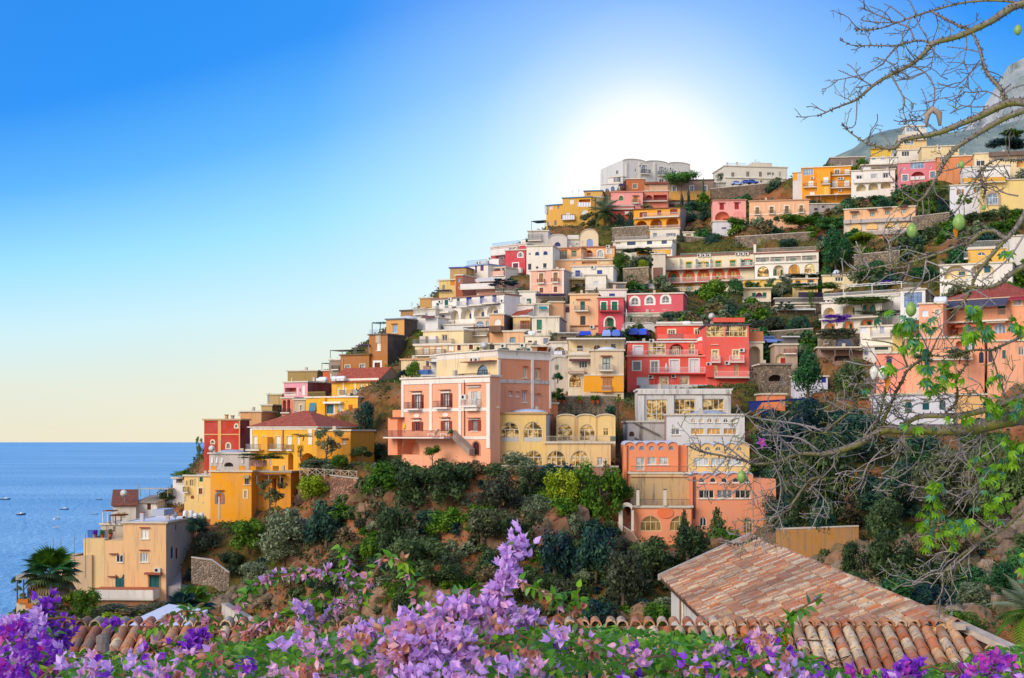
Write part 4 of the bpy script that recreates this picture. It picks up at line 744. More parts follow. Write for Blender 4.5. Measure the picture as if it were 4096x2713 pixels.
H('pale yellow hall with five scalloped vaults beside the orange one', 193, 1045, 1140, 1768, 1470, 'EEC47C', yaw=-2, roof='vault', scal=5, srise=.5, age=.15, rc='C8CCE0', d=12, side=1790, sc_='A89AA0')
for q in (1150, 1275, 1400, 1525, 1650): w(q - 35, 1142, q + 35, 1196, 'a m:2 f:D8C8A0 g:grey')
for a in (1115, 1316, 1512): w(a, 1276, a + 170, 1366, 'm:3 g:pale f:E8E0CC l')
V(2400, 1700)
H('stained concrete terrace wall with two short white pillars', 191, 360, 572, 1052, 968, 'CBA874', yaw=-2, age=.95, d=4, sink=6)
rail(362, 490, 1042, 560, '8A6A5A', .1); band(360, 572, 1052, 612, 'E2C08A', .12, 'parapet_band', .5); band(360, 612, 1052, 618, 'B04A30', .16, 'string_course')
H('lower orange hall with wide glazed arches behind a stepped terrace', 188, 372, 968, 1082, 1290, 'F2986A', yaw=-2, age=.15, d=6, sink=6, rc='8A7A72')
w(476, 1076, 726, 1258, 'a m:4 t:.6 g:warm f:E0C89A'); w(828, 1076, 1062, 1256, 'a m:4 t:.6 g:warm f:E0C89A'); rail(372, 882, 1066, 966, '7A6A72', .1)
for a in (428, 748): mass(a, 765, a + 36, 955, .5, 'D8CCBC', 'pillar', .6); band(a - 2, 757, a + 40, 766, '5A4A40', .56, 'capital')
s_ = HS[-1]; u_, v_ = s_.uv(772, 1040); m_ = MB(); rg = [(u_ + 1.1 * math.cos(t * .3927), v_ + .75 * math.sin(t * .3927)) for t in range(16)]; m_.hull([s_.T(a, b, 0) for a, b in rg], [s_.T(a, b, .12) for a, b in rg]); m_.build('medallion', plaster('F07A44', .1), s_.root)
H('salmon orange hall with pointed fan windows and a blank right wing', 189, 1062, 608, 1812, 1285, 'F29A70', yaw=-2, roof='vault', scal=5, srise=.5, age=.12, rc='C8CCE0', d=12, sink=6)
for q in (1205, 1337, 1470, 1605, 1735): w(q - 37, 626, q + 37, 684, 'a m:1 f:EADCD0 g:dark l')
for a, g_ in ((1170, 'dark'), (1386, 'grey'), (1600, 'dark')): w(a, 770, a + 180, 870, 'm:3 g:%s f:E8DCC8 l' % g_)
w(1180, 1090, 1260, 1200, 'a m:2 g:dark'); w(1700, 1096, 1806, 1284, 'a m:3 t:.7 g:warm f:E0C89A'); band(1098, 610, 1128, 1110, '7A4A34', .12, 'brick_strip', .7); band(1062, 620, 1096, 1285, 'F08A60', .3, 'pilaster')
u0, v0, u1, v1 = HS[-1].rect(1814, 640, 2082, 1285); m_ = MB(); m_.box(u0, .03, v0 - 4, u1, 9, v1); m_.build('right_wing', plaster('F29A70', .12), HS[-1].root); HS[-1].o
# hotel row and upper right
V(2600, 900)
H('cream hotel with rows of red and yellow arched doors', 336, 168, (382, 352), 1236, 800, 'EEDFC0', yaw=-20, age=.1, rc='D8C8B0', cop='9A5A50', d=10)
for a, b in ((430, 442), (778, 428), (950, 420)): w(a, b, a + 60, b + 68, 'c:2A7A44 b:E2B02A')
w(255, 455, 286, 512, 'g:gold'); w(604, 440, 662, 498, 's:2A7A44 g:amber b:E2B02A'); w(1122, 412, 1180, 476, 's:2A7A44 g:pale b:D8642A')
for a, b, c_, e in ((245, 578, 318, 662), (418, 570, 496, 650), (594, 560, 674, 642), (770, 552, 850, 628), (948, 542, 1030, 620)): w(a, b, c_, e, 'a b:D84E1C bw:.7 c:2A7A50' if a == 245 else 'a b:D84E1C bw:.7 g:amber f:2A7A50')
for a, b in ((240, 722), (425, 715), (605, 708)): w(a, b, a + 84, b + 62, 'a b:EAA81E bw:.6 c:2A7A44')
rail(160, 622, 1080, 682, 'E0E0E4', 1.4, slabc='8A5048'); rail(160, 472, 1235, 522, 'E8E8EA', 1.4, slabc='8A5048'); rail(160, 745, 620, 790, 'E0E0E4', 1.4, slabc='C8B8A8'); rail(345, 318, 1230, 362, 'B0B0B4', -1.0)
for q in (352, 540, 712, 1070): band(q, 400, q + 14, 505, 'F2EADC', 1.3, 'partition')
for q in (585, 642, 700, 1035, 1092, 1150): ac(q, 362 if q < 900 else 345)
H('white hotel wing with four large glazed arches', 322, 1240, (342, 312), 1996, 612, 'EEE6D8', yaw=-18, age=.08, rc='D8C8B8', cop='9A5A50', d=10, side=2080, sc_='7A5A4A')
for a, b, c_, e in ((1250, 385, 1412, 448), (1424, 378, 1592, 440), (1606, 370, 1786, 434), (1800, 362, 1966, 428)): w(a, b, c_, e, 'r:1.3 q:E6D2AE'); w(a + 50, b + 12, a + 110, e - 2, 'n:1.2 c:2A6A50'); rail(a, b + 20, c_, e + 4, 'E8E4E4', .2)
for a, b, c_, e, k in ((1272, 490, 1406, 615, 'm:3 t:.4 g:gold f:5A4A30'), (1640, 466, 1772, 585, 'm:3 g:amber f:B87A40'), (1828, 456, 1956, 575, 'm:2 t:.5 g:gold f:F0E6D0')): w(a, b, c_, e, 'a ' + k)
w(1456, 476, 1586, 602, 'a r:1 q:E8D4AC'); w(1500, 530, 1545, 600, 'n:.95 s:1F5A4A g:amber'); rail(1250, 262, 1960, 312, 'B0B0B4', -1.0); chimney(1226, 230, 1254, 'EEE6DC', 0); band(1240, 430, 1996, 452, 'F2EADC', .3, 'cornice')
H('plain cream lift tower with dried ivy on the front', 331, 22, 345, 182, 800, 'E2D4C2', yaw=-8, age=.2, d=7); band(38, 505, 150, 760, '8A5A4A', .12, 'ivy', .9); pergola(45, 310, 170, 345, 'white', 2, -3, 3)
H('yellow and cream annexe under the hotel wing', 318, 1100, 650, 1560, 720, 'E8CC8A', yaw=-14, age=.2, d=8); w(1115, 655, 1225, 715, 'a b:E2B02A c:E8C060'); w(1290, 655, 1400, 715, 'a b:E2B02A c:E8C060');
H('cream loggia house with green shutters behind the trees', 300, 1105, 752, 1432, 905, 'E8D2AA', yaw=-10, age=.2, d=8); w(1252, 802, 1332, 868, 'a s:1F5A4A c:4A1E3A'); rail(1095, 862, 1432, 905, 'E0E0E4', 1.2); band(1100, 745, 1440, 755, 'D8C8A0', .8, 'canopy')
H('yellow arched house with blue door left of the white kiosk', 306, 1690, 640, 1985, 725, 'EBC98A', yaw=-10, age=.2, d=8); w(1725, 660, 1775, 690, 'c:2A5A6A b:E2A01E'); w(1872, 652, 1932, 690, 'c:2A5A6A b:E2801E'); rail(1690, 688, 1985, 722, 'E8E0E0', .8, 1)
H('cream house with white bell shaped roof among the vines', 300, 2040, (600, 585), 2450, 700, 'EFD8A8', yaw=-12, age=.15, d=8); w(2192, 615, 2286, 668, 'g:dark m:3'); s_ = HS[-1]; u_, v_ = s_.uv(2210, 555); m_ = MB(); m_.lathe((u_, 3, s_.h + .1), [(1.5, 0), (1.3, .3), (.95, .6), (.65, .95), (.5, 1.25), (.2, 1.35)], 8); m_.build('bell_roof', plaster('C8D0DC', .1), s_.root)
H('dark cave cafe with long white canopy under the trees', 292, 1490, 960, 1940, 1060, '9A8870', yaw=-4, age=.7, d=6); canopy(1485, 1000, 1945, 1055, 'D8E0E6', 2, 0, 3, .3); w(1600, 950, 1715, 998, 'a r:1 q:E8D49A'); w(1810, 965, 1850, 998, 'a g:gold')
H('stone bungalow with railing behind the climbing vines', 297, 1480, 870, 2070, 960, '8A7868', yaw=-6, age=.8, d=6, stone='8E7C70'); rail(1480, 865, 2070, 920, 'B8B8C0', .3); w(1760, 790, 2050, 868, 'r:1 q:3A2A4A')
V(3000, 1200)
H('white terraced hotel with green shuttered loggias and purple bougainvillea', 264, 845, (40, -90), 1560, 372, 'ECE2D2', yaw=-38, age=.1, rc='D8D8DC', d=9, cop='D8D0C8')
for a, b, c_, e in ((868, 90, 1000, 205), (1098, 56, 1240, 180), (1322, 24, 1490, 158)): w(a, b, c_, e, 'a r:1.5 q:F0CE8E')
for a, b, c_, e in ((1182, 85, 1240, 178), (1380, 60, 1440, 155), (1000, 110, 1030, 200)): w(a, b, c_, e, 'n:1.4 c:1F6A58' if a != 1380 else 'n:1.4 s:1F6A58 g:sky')
for a, b, c_, e in ((876, 272, 1008, 362), (1092, 248, 1226, 345), (1302, 222, 1452, 318)): w(a, b, c_, e, 'a r:1.2 q:F0CE8E'); w(a + 60, b + 30, c_ - 15, e - 2, 'n:1.15 c:1F6A58 b:D8642A')
rail(850, 160, 1560, 212, '8A8A90', 1.2); w(1545, 60, 1552, 120)
V(3296, 900)
H('white terrace house with scalloped parapet and white pergola on its roof', 268, 12, (860, 760), 905, 930, 'ECE6DE', yaw=-36, age=.1, d=7); rail(0, 790, 900, 850, 'D8DCE4', .2); pergola(225, 690, 920, 830, 'E8E4E0', 3, -3, 10, 'D8D0C8'); w(40, 890, 62, 925, 'c:brown')
H('white house with large blue window wall between hotel and orange villa', 250, 905, (770, 735), 1200, 1010, 'E9E6E2', yaw=-22, side=1390, sc_='8A7A68', age=.15, d=8); w(950, 800, 1160, 975, 'm:4 t:.5 g:sky f:5A7AC0'); rail(940, 690, 1150, 745, 'grey', .2)
H('small white house with lilac shutters below the bougainvillea hotel', 248, 425, (1205, 1150), 810, 1440, 'ECE4D4', yaw=-30, age=.15, d=7); w(662, 1172, 712, 1282, 'c:A8AEC8'); w(430, 1212, 500, 1275, 'c:DDE0EA'); w(545, 1200, 565, 1320, 'c:E0A858'); rail(560, 1250, 800, 1320, 'D0CCC8', .8)
H('white narrow house with hanging green balcony plants', 244, 460, 1440, 800, 1568, 'E4E0DA', yaw=-20, age=.3, d=7); w(600, 1400, 760, 1480, 'r:1.2 q:D8C8B0 k:teal'); w(480, 1460, 525, 1540, 'c:9A94B0')
H('yellow cafe terrace under a dark glass canopy', 240, 810, 1290, 1000, 1560, 'E6C878', yaw=-20, age=.2, d=7); canopy(800, 1262, 1090, 1330, '3A4A44', 2, 0, 2, .2); w(925, 1330, 985, 1420, 'f:brown g:dark')
H('large orange villa with red hip roof, dark awning and teal doors', 222, 1402, (892, 750), 2480, 1480, 'F2A272', yaw=-38, roof='hip', rise=2.8, rc='B8482E', age=.3, d=13, cop='D8B898')
w(1480, 1002, 1560, 1142, 'c:1E5A56'); w(2056, 918, 2148, 1060, 'c:1E5A56'); w(1766, 960, 1830, 1100, 'c:1E5A56'); rail(1400, 1020, 2218, 1140, 'E0A888', 1.3); awning(1400, 870, 2210, 975, '4E4A5E', 2.2); awning(2215, 830, 2400, 880, '9A2A34', 1.2)
w(1475, 1180, 1590, 1300, 'a r:1.4 q:E8642A'); w(1668, 1196, 1800, 1308, 'a c:DDE2F2'); w(2010, 1160, 2152, 1320, 'a m:3 f:white g:sky b:F0A880'); awning(1590, 1150, 1880, 1200, 'C86A48', 1.4); awning(1950, 1110, 2175, 1150, 'B8A090', 1.2); w(2245, 875, 2335, 955, 'b:F0C8A0 g:pale'); rail(1340, 1300, 2480, 1400, 'F0946A', 1.6, 1); pipe(2225, 1060, 1450); w(2300, 1440, 2367, 1475)
H('pinkish orange block with white shutter and water tank on its roof', 217, 1125, (935, 905), 1410, 1420, 'F0A884', yaw=-24, age=.3, d=9); w(1158, 1012, 1236, 1088, 'c:DCE4F0'); w(1316, 1010, 1366, 1080, 'b:EAD0B8 g:grey m:3'); tank(1350, 890, 1.3, 4, 0, -3, 'DDE2EC')
V(3296, 1300)
H('salmon pink house with one navy shutter above the white chapel', 213, 618, (335, 295), 962, 680, 'F0947C', yaw=-22, age=.15, d=9); w(740, 386, 804, 462, 'c:27306A'); band(722, 370, 805, 378, 'A0503E', .3, 'hood')
H('orange garden front with dark blue arched doors and shrubs', 210, 962, (160, 130), 1900, 560, 'F0A880', yaw=-14, age=.45, d=6); w(1835, 320, 1890, 450, 'a c:2A3A5A'); w(1380, 340, 1440, 430, 'c:2A5A7A'); w(1080, 215, 1150, 320, 'a c:2A5A5A b:F4D0B8'); w(1560, 190, 1640, 300, 'a r:1 q:EE8A5A'); rail(1180, 330, 1760, 400, 'F2B890', .8, 1); w(1700, 200, 1750, 290, 's:2A5A5A g:sky')
H('orange end house with grey arched windows at the right edge', 205, 1940, (190, 150), 2480, 560, 'F2AC86', yaw=-16, age=.6, d=8); w(2300, 255, 2367, 360, 'a f:E8D8C8 g:grey'); w(2110, 300, 2150, 400, 'c:3A6A6A'); w(1945, 300, 1990, 440, 'a c:4A4A6A')
H('low white chapel like house with three teal round topped windows', 204, 682, 818, 1552, 1060, 'E2E0EA', yaw=-3, age=.1, rc='D8DAE8', d=9, sink=6)
for a, b, c_, e in ((960, 905, 1042, 1028), (1166, 892, 1246, 1005), (1366, 886, 1440, 1005)): w(a, b, c_, e, 'a c:12575C'); band(a - 25, b - 22, c_ + 25, b - 12, '8A6A60', .3, 'hood')
H('pale yellow house with flat white roof right of the chapel windows', 204, 1556, 822, 1910, 1060, 'EFBC7C', yaw=-3, age=.15, rc='D8DCEE', d=9); w(1690, 900, 1725, 960, 'a c:E0B088')
# top of the hill
V(2100, 600)
H('ochre yellow house with blue edged roof at the end of the ridge', 380, 252, (660, 622), 446, 890, 'DDA84C', yaw=-26, age=.3, cop='4A78A0', rc='9A8A7A'); w(285, 660, 326, 705, 'c:E0D8C8'); w(384, 655, 406, 696, 'c:grey'); w(345, 832, 376, 892, 'a c:8A7A6A'); w(262, 846, 282, 895, 'a c:7A8AA0'); canopy(72, 835, 240, 960, '4A6A88', 4, -4, 2, .15); rail(240, 660, 268, 745, 'lblue', .3)
H('mustard yellow house with washing on two balconies', 376, 446, (572, 552), 786, 900, 'DFA73C', yaw=-16, age=.3, cop='4A78A0', rc='9A8A7A'); w(526, 586, 578, 642, 'c:E6E0D0'); w(640, 585, 770, 640, 'r:1 q:D07A1E'); w(480, 742, 532, 790, 'c:E6E0D8'); w(666, 706, 746, 782, 'a c:E0DAD0'); rail(440, 772, 592, 825, 'dark', 1); antenna(615, 440)
H('mustard corner house with plain right front', 374, 788, (556, 578), 1002, 860, 'DBA238', yaw=18, age=.3, rc='9A8A7A'); w(826, 580, 850, 608, 'm:1'); w(960, 608, 972, 628, 'm:1'); pipe(828, 560, 720, '6A4A30')
H('small ochre roof storey behind the mustard houses', 386, 702, 488, 916, 556, 'D8AA58', yaw=-8, age=.3, cop='3A6A9A'); w(735, 510, 775, 540, 'c:B07040')
H('white villa with sweeping scalloped roofline crowning the hilltop', 402, 1160, (122, 178), 1956, 400, 'D2CCC4', yaw=20, age=.25, sc_='DAD6D0', roof='vault', scal=3, srise=.55, rc='D8D0C4', d=16)
w(1384, 182, 1441, 276, 'b:E8E2D8 f:dark g:pale'); rail(1368, 240, 1468, 285, '2E2E38', 1.1); w(1584, 200, 1642, 296, 'b:E8E2D8 f:dark g:pale'); rail(1568, 258, 1668, 302, '2E2E38', 1.1); w(1738, 245, 1788, 300, 'b:E8E2D8 g:grey'); w(1300, 224, 1318, 258, 'm:1'); w(1412, 355, 1434, 395); w(1588, 345, 1645, 380, 'b:E8E2D8'); ac(1360, 190); ac(1656, 220); ac(1720, 222)
for q in (1185, 1345, 1520): band(q, 150, q + 20, 395, 'D8D2CA', .3, 'pilaster')
H('white annexe with blue arched windows stepping down from the hilltop villa', 394, 908, (410, 385), 1122, 560, 'D8D4D2', yaw=-20, age=.2, d=9); w(950, 456, 996, 540, 'a g:blue f:8FB4E8'); w(1016, 430, 1062, 490, 'a g:blue f:8FB4E8'); w(1090, 440, 1120, 486, 'a g:grey'); awning(1120, 400, 1190, 432, '3A2A4A', 1.5)
H('white stepped gable terraces on the left flank of the hilltop villa', 397, 985, (330, 300), 1156, 420, 'D6D2CC', yaw=-30, age=.2, d=6); w(1075, 240, 1110, 290); rail(1060, 330, 1130, 385, 'dark', .6); w(1090, 300, 1128, 380, 'a g:sky')
H('square brick orange tower with one dark window', 392, 1196, 344, 1412, 500, 'B4643A', yaw=-3, age=.45, d=9, side=1440); w(1278, 404, 1326, 456, 'b:D8A070 g:dark')
H('pink house with green arched window under the brick tower', 384, 1016, 500, 1396, 665, 'EC9C94', yaw=-3, age=.12, d=9, cop='D88A7A'); w(1110, 542, 1166, 600, 'a c:5A7A4A b:F0C0B4'); w(1284, 552, 1332, 626, 'c:B07A1E h'); rail(1266, 590, 1350, 630, '6A6A70', .9)
H('coral lower storey with pipe railing under the pink house', 380, 1016, 665, 1295, 760, 'E46658', yaw=-3, age=.15, d=6); w(1115, 660, 1160, 680, 'a m:1'); rail(1040, 655, 1290, 700, 'C8A0A0', .8); rail(1180, 735, 1290, 760, 'E8DCD8', .8, 1)
H('salmon terrace house with glazed veranda and dining terrace', 386, 1412, (490, 480), 1696, 655, 'E0826A', yaw=-4, age=.25, d=9); w(1425, 535, 1510, 592, 'a r:1.2 q:C8503E'); w(1520, 532, 1680, 592, 'r:1.5 q:B8402E'); rail(1390, 578, 1680, 608, '6A5A60', 1.0); mass(1414, 405, 1692, 482, -.3, 'C88A64', 'veranda', .3)
for q in range(6): w(1475 + q * 36, 412, 1503 + q * 36, 470, 'n:.1 m:2 g:pale f:E8DCC0')
band(1412, 380, 1700, 406, '8A4A3A', .6, 'veranda_roof')
H('bright yellow house with tiled eaves over three brown arches', 364, 1286, (706, 676), 1836, 962, 'EFA31C', yaw=-16, roof='shed', rise=1.2, rc='9A6A52', side=1906, sc_='9A948E', age=.2, d=8)
mass(1286, 790, 1836, 815, .5, 'D0A878', 'ledge', .4)
for a, b, c_, e in ((1356, 738, 1446, 800), (1566, 714, 1616, 775), (1716, 702, 1806, 758)): w(a, b, c_, e, 'c:8A2E1E b:E8B060')
for a, b, c_, e in ((1312, 838, 1446, 936), (1482, 812, 1622, 936), (1670, 796, 1816, 918)): w(a, b, c_, e, 'a r:2.5 q:C8883A')
rail(1320, 900, 1830, 950, 'E0DCD8', .5); rail(1400, 752, 1830, 795, 'D8D0C8', .9)
H('white base house with grey shutters under the brown arches', 352, 1480, 935, 1828, 1045, 'EADFCE', yaw=-10, age=.15, d=7); w(1516, 985, 1562, 1030, 'c:8A90A0'); w(1700, 985, 1752, 1022, 's:8A90A0 g:dark')
H('tiny white garden house on the wooded slope', 350, 1872, 975, 1998, 1056, 'E6DED4', yaw=-4, age=.2, d=5); w(1906, 996, 1968, 1022, 'm:3 g:warm f:B89A60')
H('long white house with navy strip windows and yellow ground floor', 340, 1040, (1088, 1038), 1742, 1240, 'EDE6D8', yaw=-16, age=.1, rc='D8D0C8', d=8); w(1208, 1080, 1310, 1128, 'm:4 g:blue f:2A2E5A'); w(1443, 1066, 1505, 1118, 'm:2 g:blue f:2A2E5A'); w(1616, 1056, 1678, 1112, 'm:2 g:blue f:2A2E5A'); w(1075, 1092, 1132, 1118, 'm:2 g:warm'); mass(1320, 1190, 1720, 1238, .15, 'F0B02A', 'yellow_storey', .1)
w(1210, 1165, 1310, 1215, 'm:3 g:blue f:2A2E5A'); w(1455, 1160, 1510, 1215, 'n:-.2 g:dark'); rail(1060, 1018, 1740, 1060, 'D0CCCC', -.3); band(1060, 1140, 1740, 1165, 'ECE4DA', .8, 'canopy')
H('brown plastered farmhouse wing with dark doors beside the pine', 396, 1702, (360, 350), 2232, 600, '9A7E72', yaw=-3, age=.6, cop='5A4A4A', d=9)
for a in (1745, 1952, 2110): w(a, 425, a + 42, 490, 'b:E0D8D0 g:blue f:white')
mass(1702, 490, 2232, 600, .4, 'D2A05A', 'lower_storey', .5)
for a, b in ((1738, 1840), (1950, 2035), (2080, 2200)): w(a, 505, b, 598, 'n:-.45 a c:E0A850')
V(2750, 580)
H('white villa with grey shutters and small rooftop room right of the glow', 404, 440, (248, 262), 1182, 470, 'DFD6C6', yaw=8, age=.2, rc='C8C0B4', d=12)
for a, b in ((520, 326), (696, 316), (846, 318)): w(a, b, a + 36, b + 60, 'c:8A8478')
w(962, 325, 996, 356, 's:8A8478'); w(1010, 330, 1026, 362); w(1088, 316, 1102, 376, 'c:8A8478'); band(440, 386, 1182, 400, 'E6DECE', .3, 'string_course'); w(700, 424, 724, 448, 'c:8A7A68'); w(860, 420, 886, 446, 'c:8A7A68'); w(528, 430, 548, 448, 'a m:1'); mass(760, 210, 1000, 250, -5, 'D8CEBC', 'roof_room'); chimney(465, 215, 478, 'D0C4B0', 0); chimney(582, 212, 596, 'D0C4B0', 0); rail(470, 215, 700, 248, 'lblue', -.5); antenna(870, 130, None, -5); antenna(920, 140, None, -6)
H('long cream garden wall house with tiny tree in front', 398, 310, (450, 440), 450, 520, 'E2D8C8', yaw=0, age=.2, d=5)
H('pink house with red shutters and a deep arched porch', 354, 296, (658, 645), 692, 900, 'EDA298', yaw=-6, age=.12, rc='D8B8B0', cop='B87A6A', d=9); w(380, 692, 432, 768, 'c:9A2A28'); w(557, 686, 608, 762, 'c:9A2A28'); w(326, 788, 500, 890, 'a r:1.5 q:E8845E'); w(424, 862, 476, 888, 'n:1.4 c:8A1E2A'); w(535, 790, 660, 860, 'n:-.03 a c:E8988C'); band(365, 682, 445, 690, 'A0503E', .3, 'hood'); band(545, 676, 625, 684, 'A0503E', .3, 'hood')
H('white basement with zigzag stairs below the pink porch', 348, 300, 905, 690, 1010, 'E0DCE0', yaw=-4, age=.25, d=6); w(405, 975, 462, 1000, 'c:8A7A90')
H('apricot palazzo with four balcony windows in blind arches', 352, 730, (668, 645), 1440, 945, 'F0B68C', yaw=-10, age=.1, rc='D8B8A0', cop='C89A7A', d=9)
for a, b in ((805, 740), (974, 732), (1154, 724), (1325, 716)): w(a, b, a + 44, b + 78, 'b:F2DCC4 bw:.3 f:6A5030 g:warm'); rail(a - 14, b + 45, a + 58, b + 82, '5A4A48', .6)
for a in (900, 1082, 1250): band(a, 690, a + 12, 800, 'F4D4B4', .1, 'pilaster')
band(730, 812, 1440, 826, 'F4DCC4', .1, 'string_course'); w(815, 850, 850, 880, 'a m:1 b:F0E0D0'); w(820, 900, 880, 940, 'c:9A4A30'); w(960, 895, 1010, 940, 'c:9A4A30')
H('orange hotel with white shutters and iron balconies on three floors', 374, 1356, (272, 240), 1936, 692, 'EE9A1A', yaw=-12, age=.08, rc='C8B8A8', cop='E8D8B8', d=11)
for a, b, c_, e in ((1426, 422, 1490, 492), (1714, 422, 1776, 500), (1850, 414, 1912, 492), (1856, 286, 1916, 346), (1445, 552, 1504, 592), (1735, 568, 1790, 596)): w(a, b, c_, e, 'c:EDE8E4')
w(1744, 293, 1800, 350, 'b:E8D8C0 g:grey'); w(1372, 284, 1490, 358, 'm:4 t:.5 g:sky f:D8DEE0'); mass(1530, 312, 1690, 602, 1.6, 'F0A428', 'bay', .08); w(1606, 394, 1668, 470, 'n:-1.65 c:EDE8E4'); w(1612, 500, 1672, 600, 'n:-1.65 a c:F0C060'); rail(1370, 462, 1530, 500, '6A4A30', 1.0); rail(1694, 462, 1932, 508, '6A4A30', 1.2); rail(1580, 440, 1690, 474, '6A4A30', 2.2); rail(1700, 320, 1930, 355, '8A5A30', .6)
for a, b in ((1480, 392), (1592, 384), (1800, 402), (1832, 400), (1535, 524), (1562, 524), (1808, 540)): ac(a, b)
canopy(1395, 606, 1940, 690, 'E0D0B8', 2.6, 0, 4, .15); dish(1822, 252, .5, -1)
H('white and yellow slim house left of the orange hotel', 378, 1246, (330, 290), 1362, 620, 'D8D4D4', yaw=-20, age=.3, d=9); mass(1246, 335, 1300, 420, .05, 'EAA828', 'yellow_storey');
H('grey brown stone house with two gables above the orange hotel', 398, 1690, (150, 160), 2100, 260, '82716A', yaw=-6, age=.6, d=9, rc='6A5A54'); w(1778, 195, 1815, 232, 'm:2 f:E0DAD0'); w(1935, 180, 1958, 240)
H('grim grey cellar wall house covered in dry creepers', 362, 1440, 700, 1850, 840, 'B0A4A0', yaw=-4, age=.9, d=6); w(1500, 748, 1540, 775, 'c:3A2A4A'); w(1655, 765, 1695, 795, 'c:3A2A4A'); w(1590, 720, 1620, 745, 'c:4A3A4A')
V(3296, 480)
H('white house with three planted arches and flower pots on the balcony', 358, 322, (605, 560), 842, 860, 'ECE6DE', yaw=-14, age=.08, rc='8A7A72', d=9);
for a, b, c_, e in ((382, 758, 496, 845), (526, 742, 640, 832), (672, 724, 790, 812)): w(a, b, c_, e, 'a r:1.6 q:EBD8A4')
rail(350, 695, 820, 735, 'EDE6DE', .6, 1); w(385, 660, 450, 710, 'g:dark b:C8C8D0'); w(560, 645, 620, 700, 'g:pale b:C8C8D0'); w(700, 630, 760, 690, 'g:dark b:C8C8D0')
H('brown upper storey with white blind above the planted arches', 366, 440, (535, 510), 850, 600, '8E7A6C', yaw=-10, age=.5, d=7); w(448, 555, 555, 600, 'c:E8E4E4'); w(690, 535, 740, 570, 'c:8A8A90')
H('rose pink house with white arched balcony and blue glass upstairs', 350, 872, (512, 446), 1332, 842, 'DA7C88', yaw=-18, age=.2, rc='B89A98', d=9, cop='D8C8B8'); w(1020, 505, 1186, 576, 'm:4 g:sky f:C8D4EC'); w(1030, 612, 1192, 695, 'a r:1.4 q:D8584E'); rail(1026, 668, 1196, 700, 'E8D8DC', .2, 1); w(928, 652, 990, 722, 'b:F0E0D8 f:4A5A4A g:sky'); w(1258, 612, 1316, 686, 'b:F0E0D8 f:4A5A4A g:sky'); w(934, 556, 960, 586, 'm:1 g:sky'); w(1246, 546, 1270, 572, 'm:1 g:sky'); w(1200, 468, 1230, 495, 'a g:sky'); w(1255, 458, 1288, 490, 'a g:sky'); band(880, 800, 1332, 812, 'E89AA0', .2, 'string_course')
H('peach arcade house with stained balcony wall and four arches', 326, 236, (1062, 968), 1082, 1360, 'EFB888', yaw=-18, age=.4, rc='B8A090', d=9)
for a, b in ((335, 1122), (545, 1097), (722, 1076), (915, 1058)): w(a, b, a + 58, b + 44, 'f:5A7A5A g:pale'); awning(a - 30, b - 45, a + 78, b - 32, '5A3A34', .9)
mass(236, 1170, 1082, 1215, .9, 'BEB2AC', 'balcony_wall', .95); band(236, 1215, 1082, 1330, 'D8C8B8', .15, 'arcade_wall', .7); mass(236, 1315, 1082, 1362, .9, 'B8A8A0', 'balcony_wall', .9)
for a, b, c_, e in ((310, 1222, 442, 1312), (500, 1218, 636, 1295), (700, 1216, 832, 1275), (895, 1216, 1040, 1270)): w(a, b, c_, e, 'n:-.3 a c:F0C480')
H('plain white house with wooden shutters among the trees', 322, 1492, (778, 728), 1872, 1075, 'E2E2EA', yaw=-16, age=.1, d=9); w(1592, 822, 1630, 886, 's:B06A2A g:sky'); w(1800, 792, 1846, 852, 's:B06A2A g:sky'); w(1820, 930, 1850, 970, 'c:8A9ABA')
H('yellow house with big arched stone framed window', 316, 1876, (720, 690), 2420, 1010, 'EDCF86', yaw=-10, age=.3, d=9); w(1925, 865, 2060, 1000, 'a b:B8A088 m:4 t:.6 g:sky bw:.6'); rail(1640, 690, 2140, 740, 'E0A83A', 1, 1)
H('white terraced house with glass railings near the right edge', 330, 1640, (560, 500), 2200, 720, 'E6E0DA', yaw=-14, age=.2, d=8); w(1800, 480, 1905, 550, 'm:2 g:dark'); rail(1630, 590, 1790, 690, 'C8D0D8', .8); w(1880, 560, 2000, 640, 'c:ECEAE4'); w(2010, 540, 2120, 620, 'c:ECEAE4')
H('cream house with brown roof band and arched loggia at the right edge', 338, 1780, (400, 340), 2440, 560, 'E9D2A4', yaw=-12, age=.3, d=8); band(1950, 380, 2440, 430, '6E5A50', 1.0, 'tile_eave', .6); w(2040, 375, 2150, 410, 'a g:dark'); w(2280, 470, 2367, 560, 'a r:1 q:E0A860')
H('orange stuccoed house between rose house and white terraces', 344, 1340, (440, 395), 1770, 640, 'DE8850', yaw=-12, age=.5, d=8); w(1370, 440, 1410, 490, 'g:grey'); w(1560, 520, 1600, 570, 'g:grey')
H('cream house with small square window above the rose house', 362, 1155, (320, 290), 1600, 420, 'E8CE9C', yaw=-10, age=.3, d=8); w(1350, 320, 1382, 350, 'b:F0E4D0')
H('white strip house with three blue windows', 368, 550, (450, 420), 870, 520, 'E4DED4', yaw=-10, age=.15, d=7); w(565, 440, 610, 475, 'g:sky'); w(665, 430, 720, 468, 'g:sky'); w(790, 405, 820, 435, 'g:sky')
H('mustard gabled attic house near the top of the right slope', 376, 560, (345, 320), 800, 425, 'DDB43A', yaw=-12, roof='shed', rise=1.5, rc='C8A040', d=7)
H('apricot house with glazed terrace high on the right slope', 384, 880, (215, 190), 1215, 340, 'E8C48A', yaw=-10, age=.25, d=8); w(960, 245, 1060, 295, 'm:3 g:sky'); rail(870, 180, 1210, 235, 'C8B8A0', .6, 1)
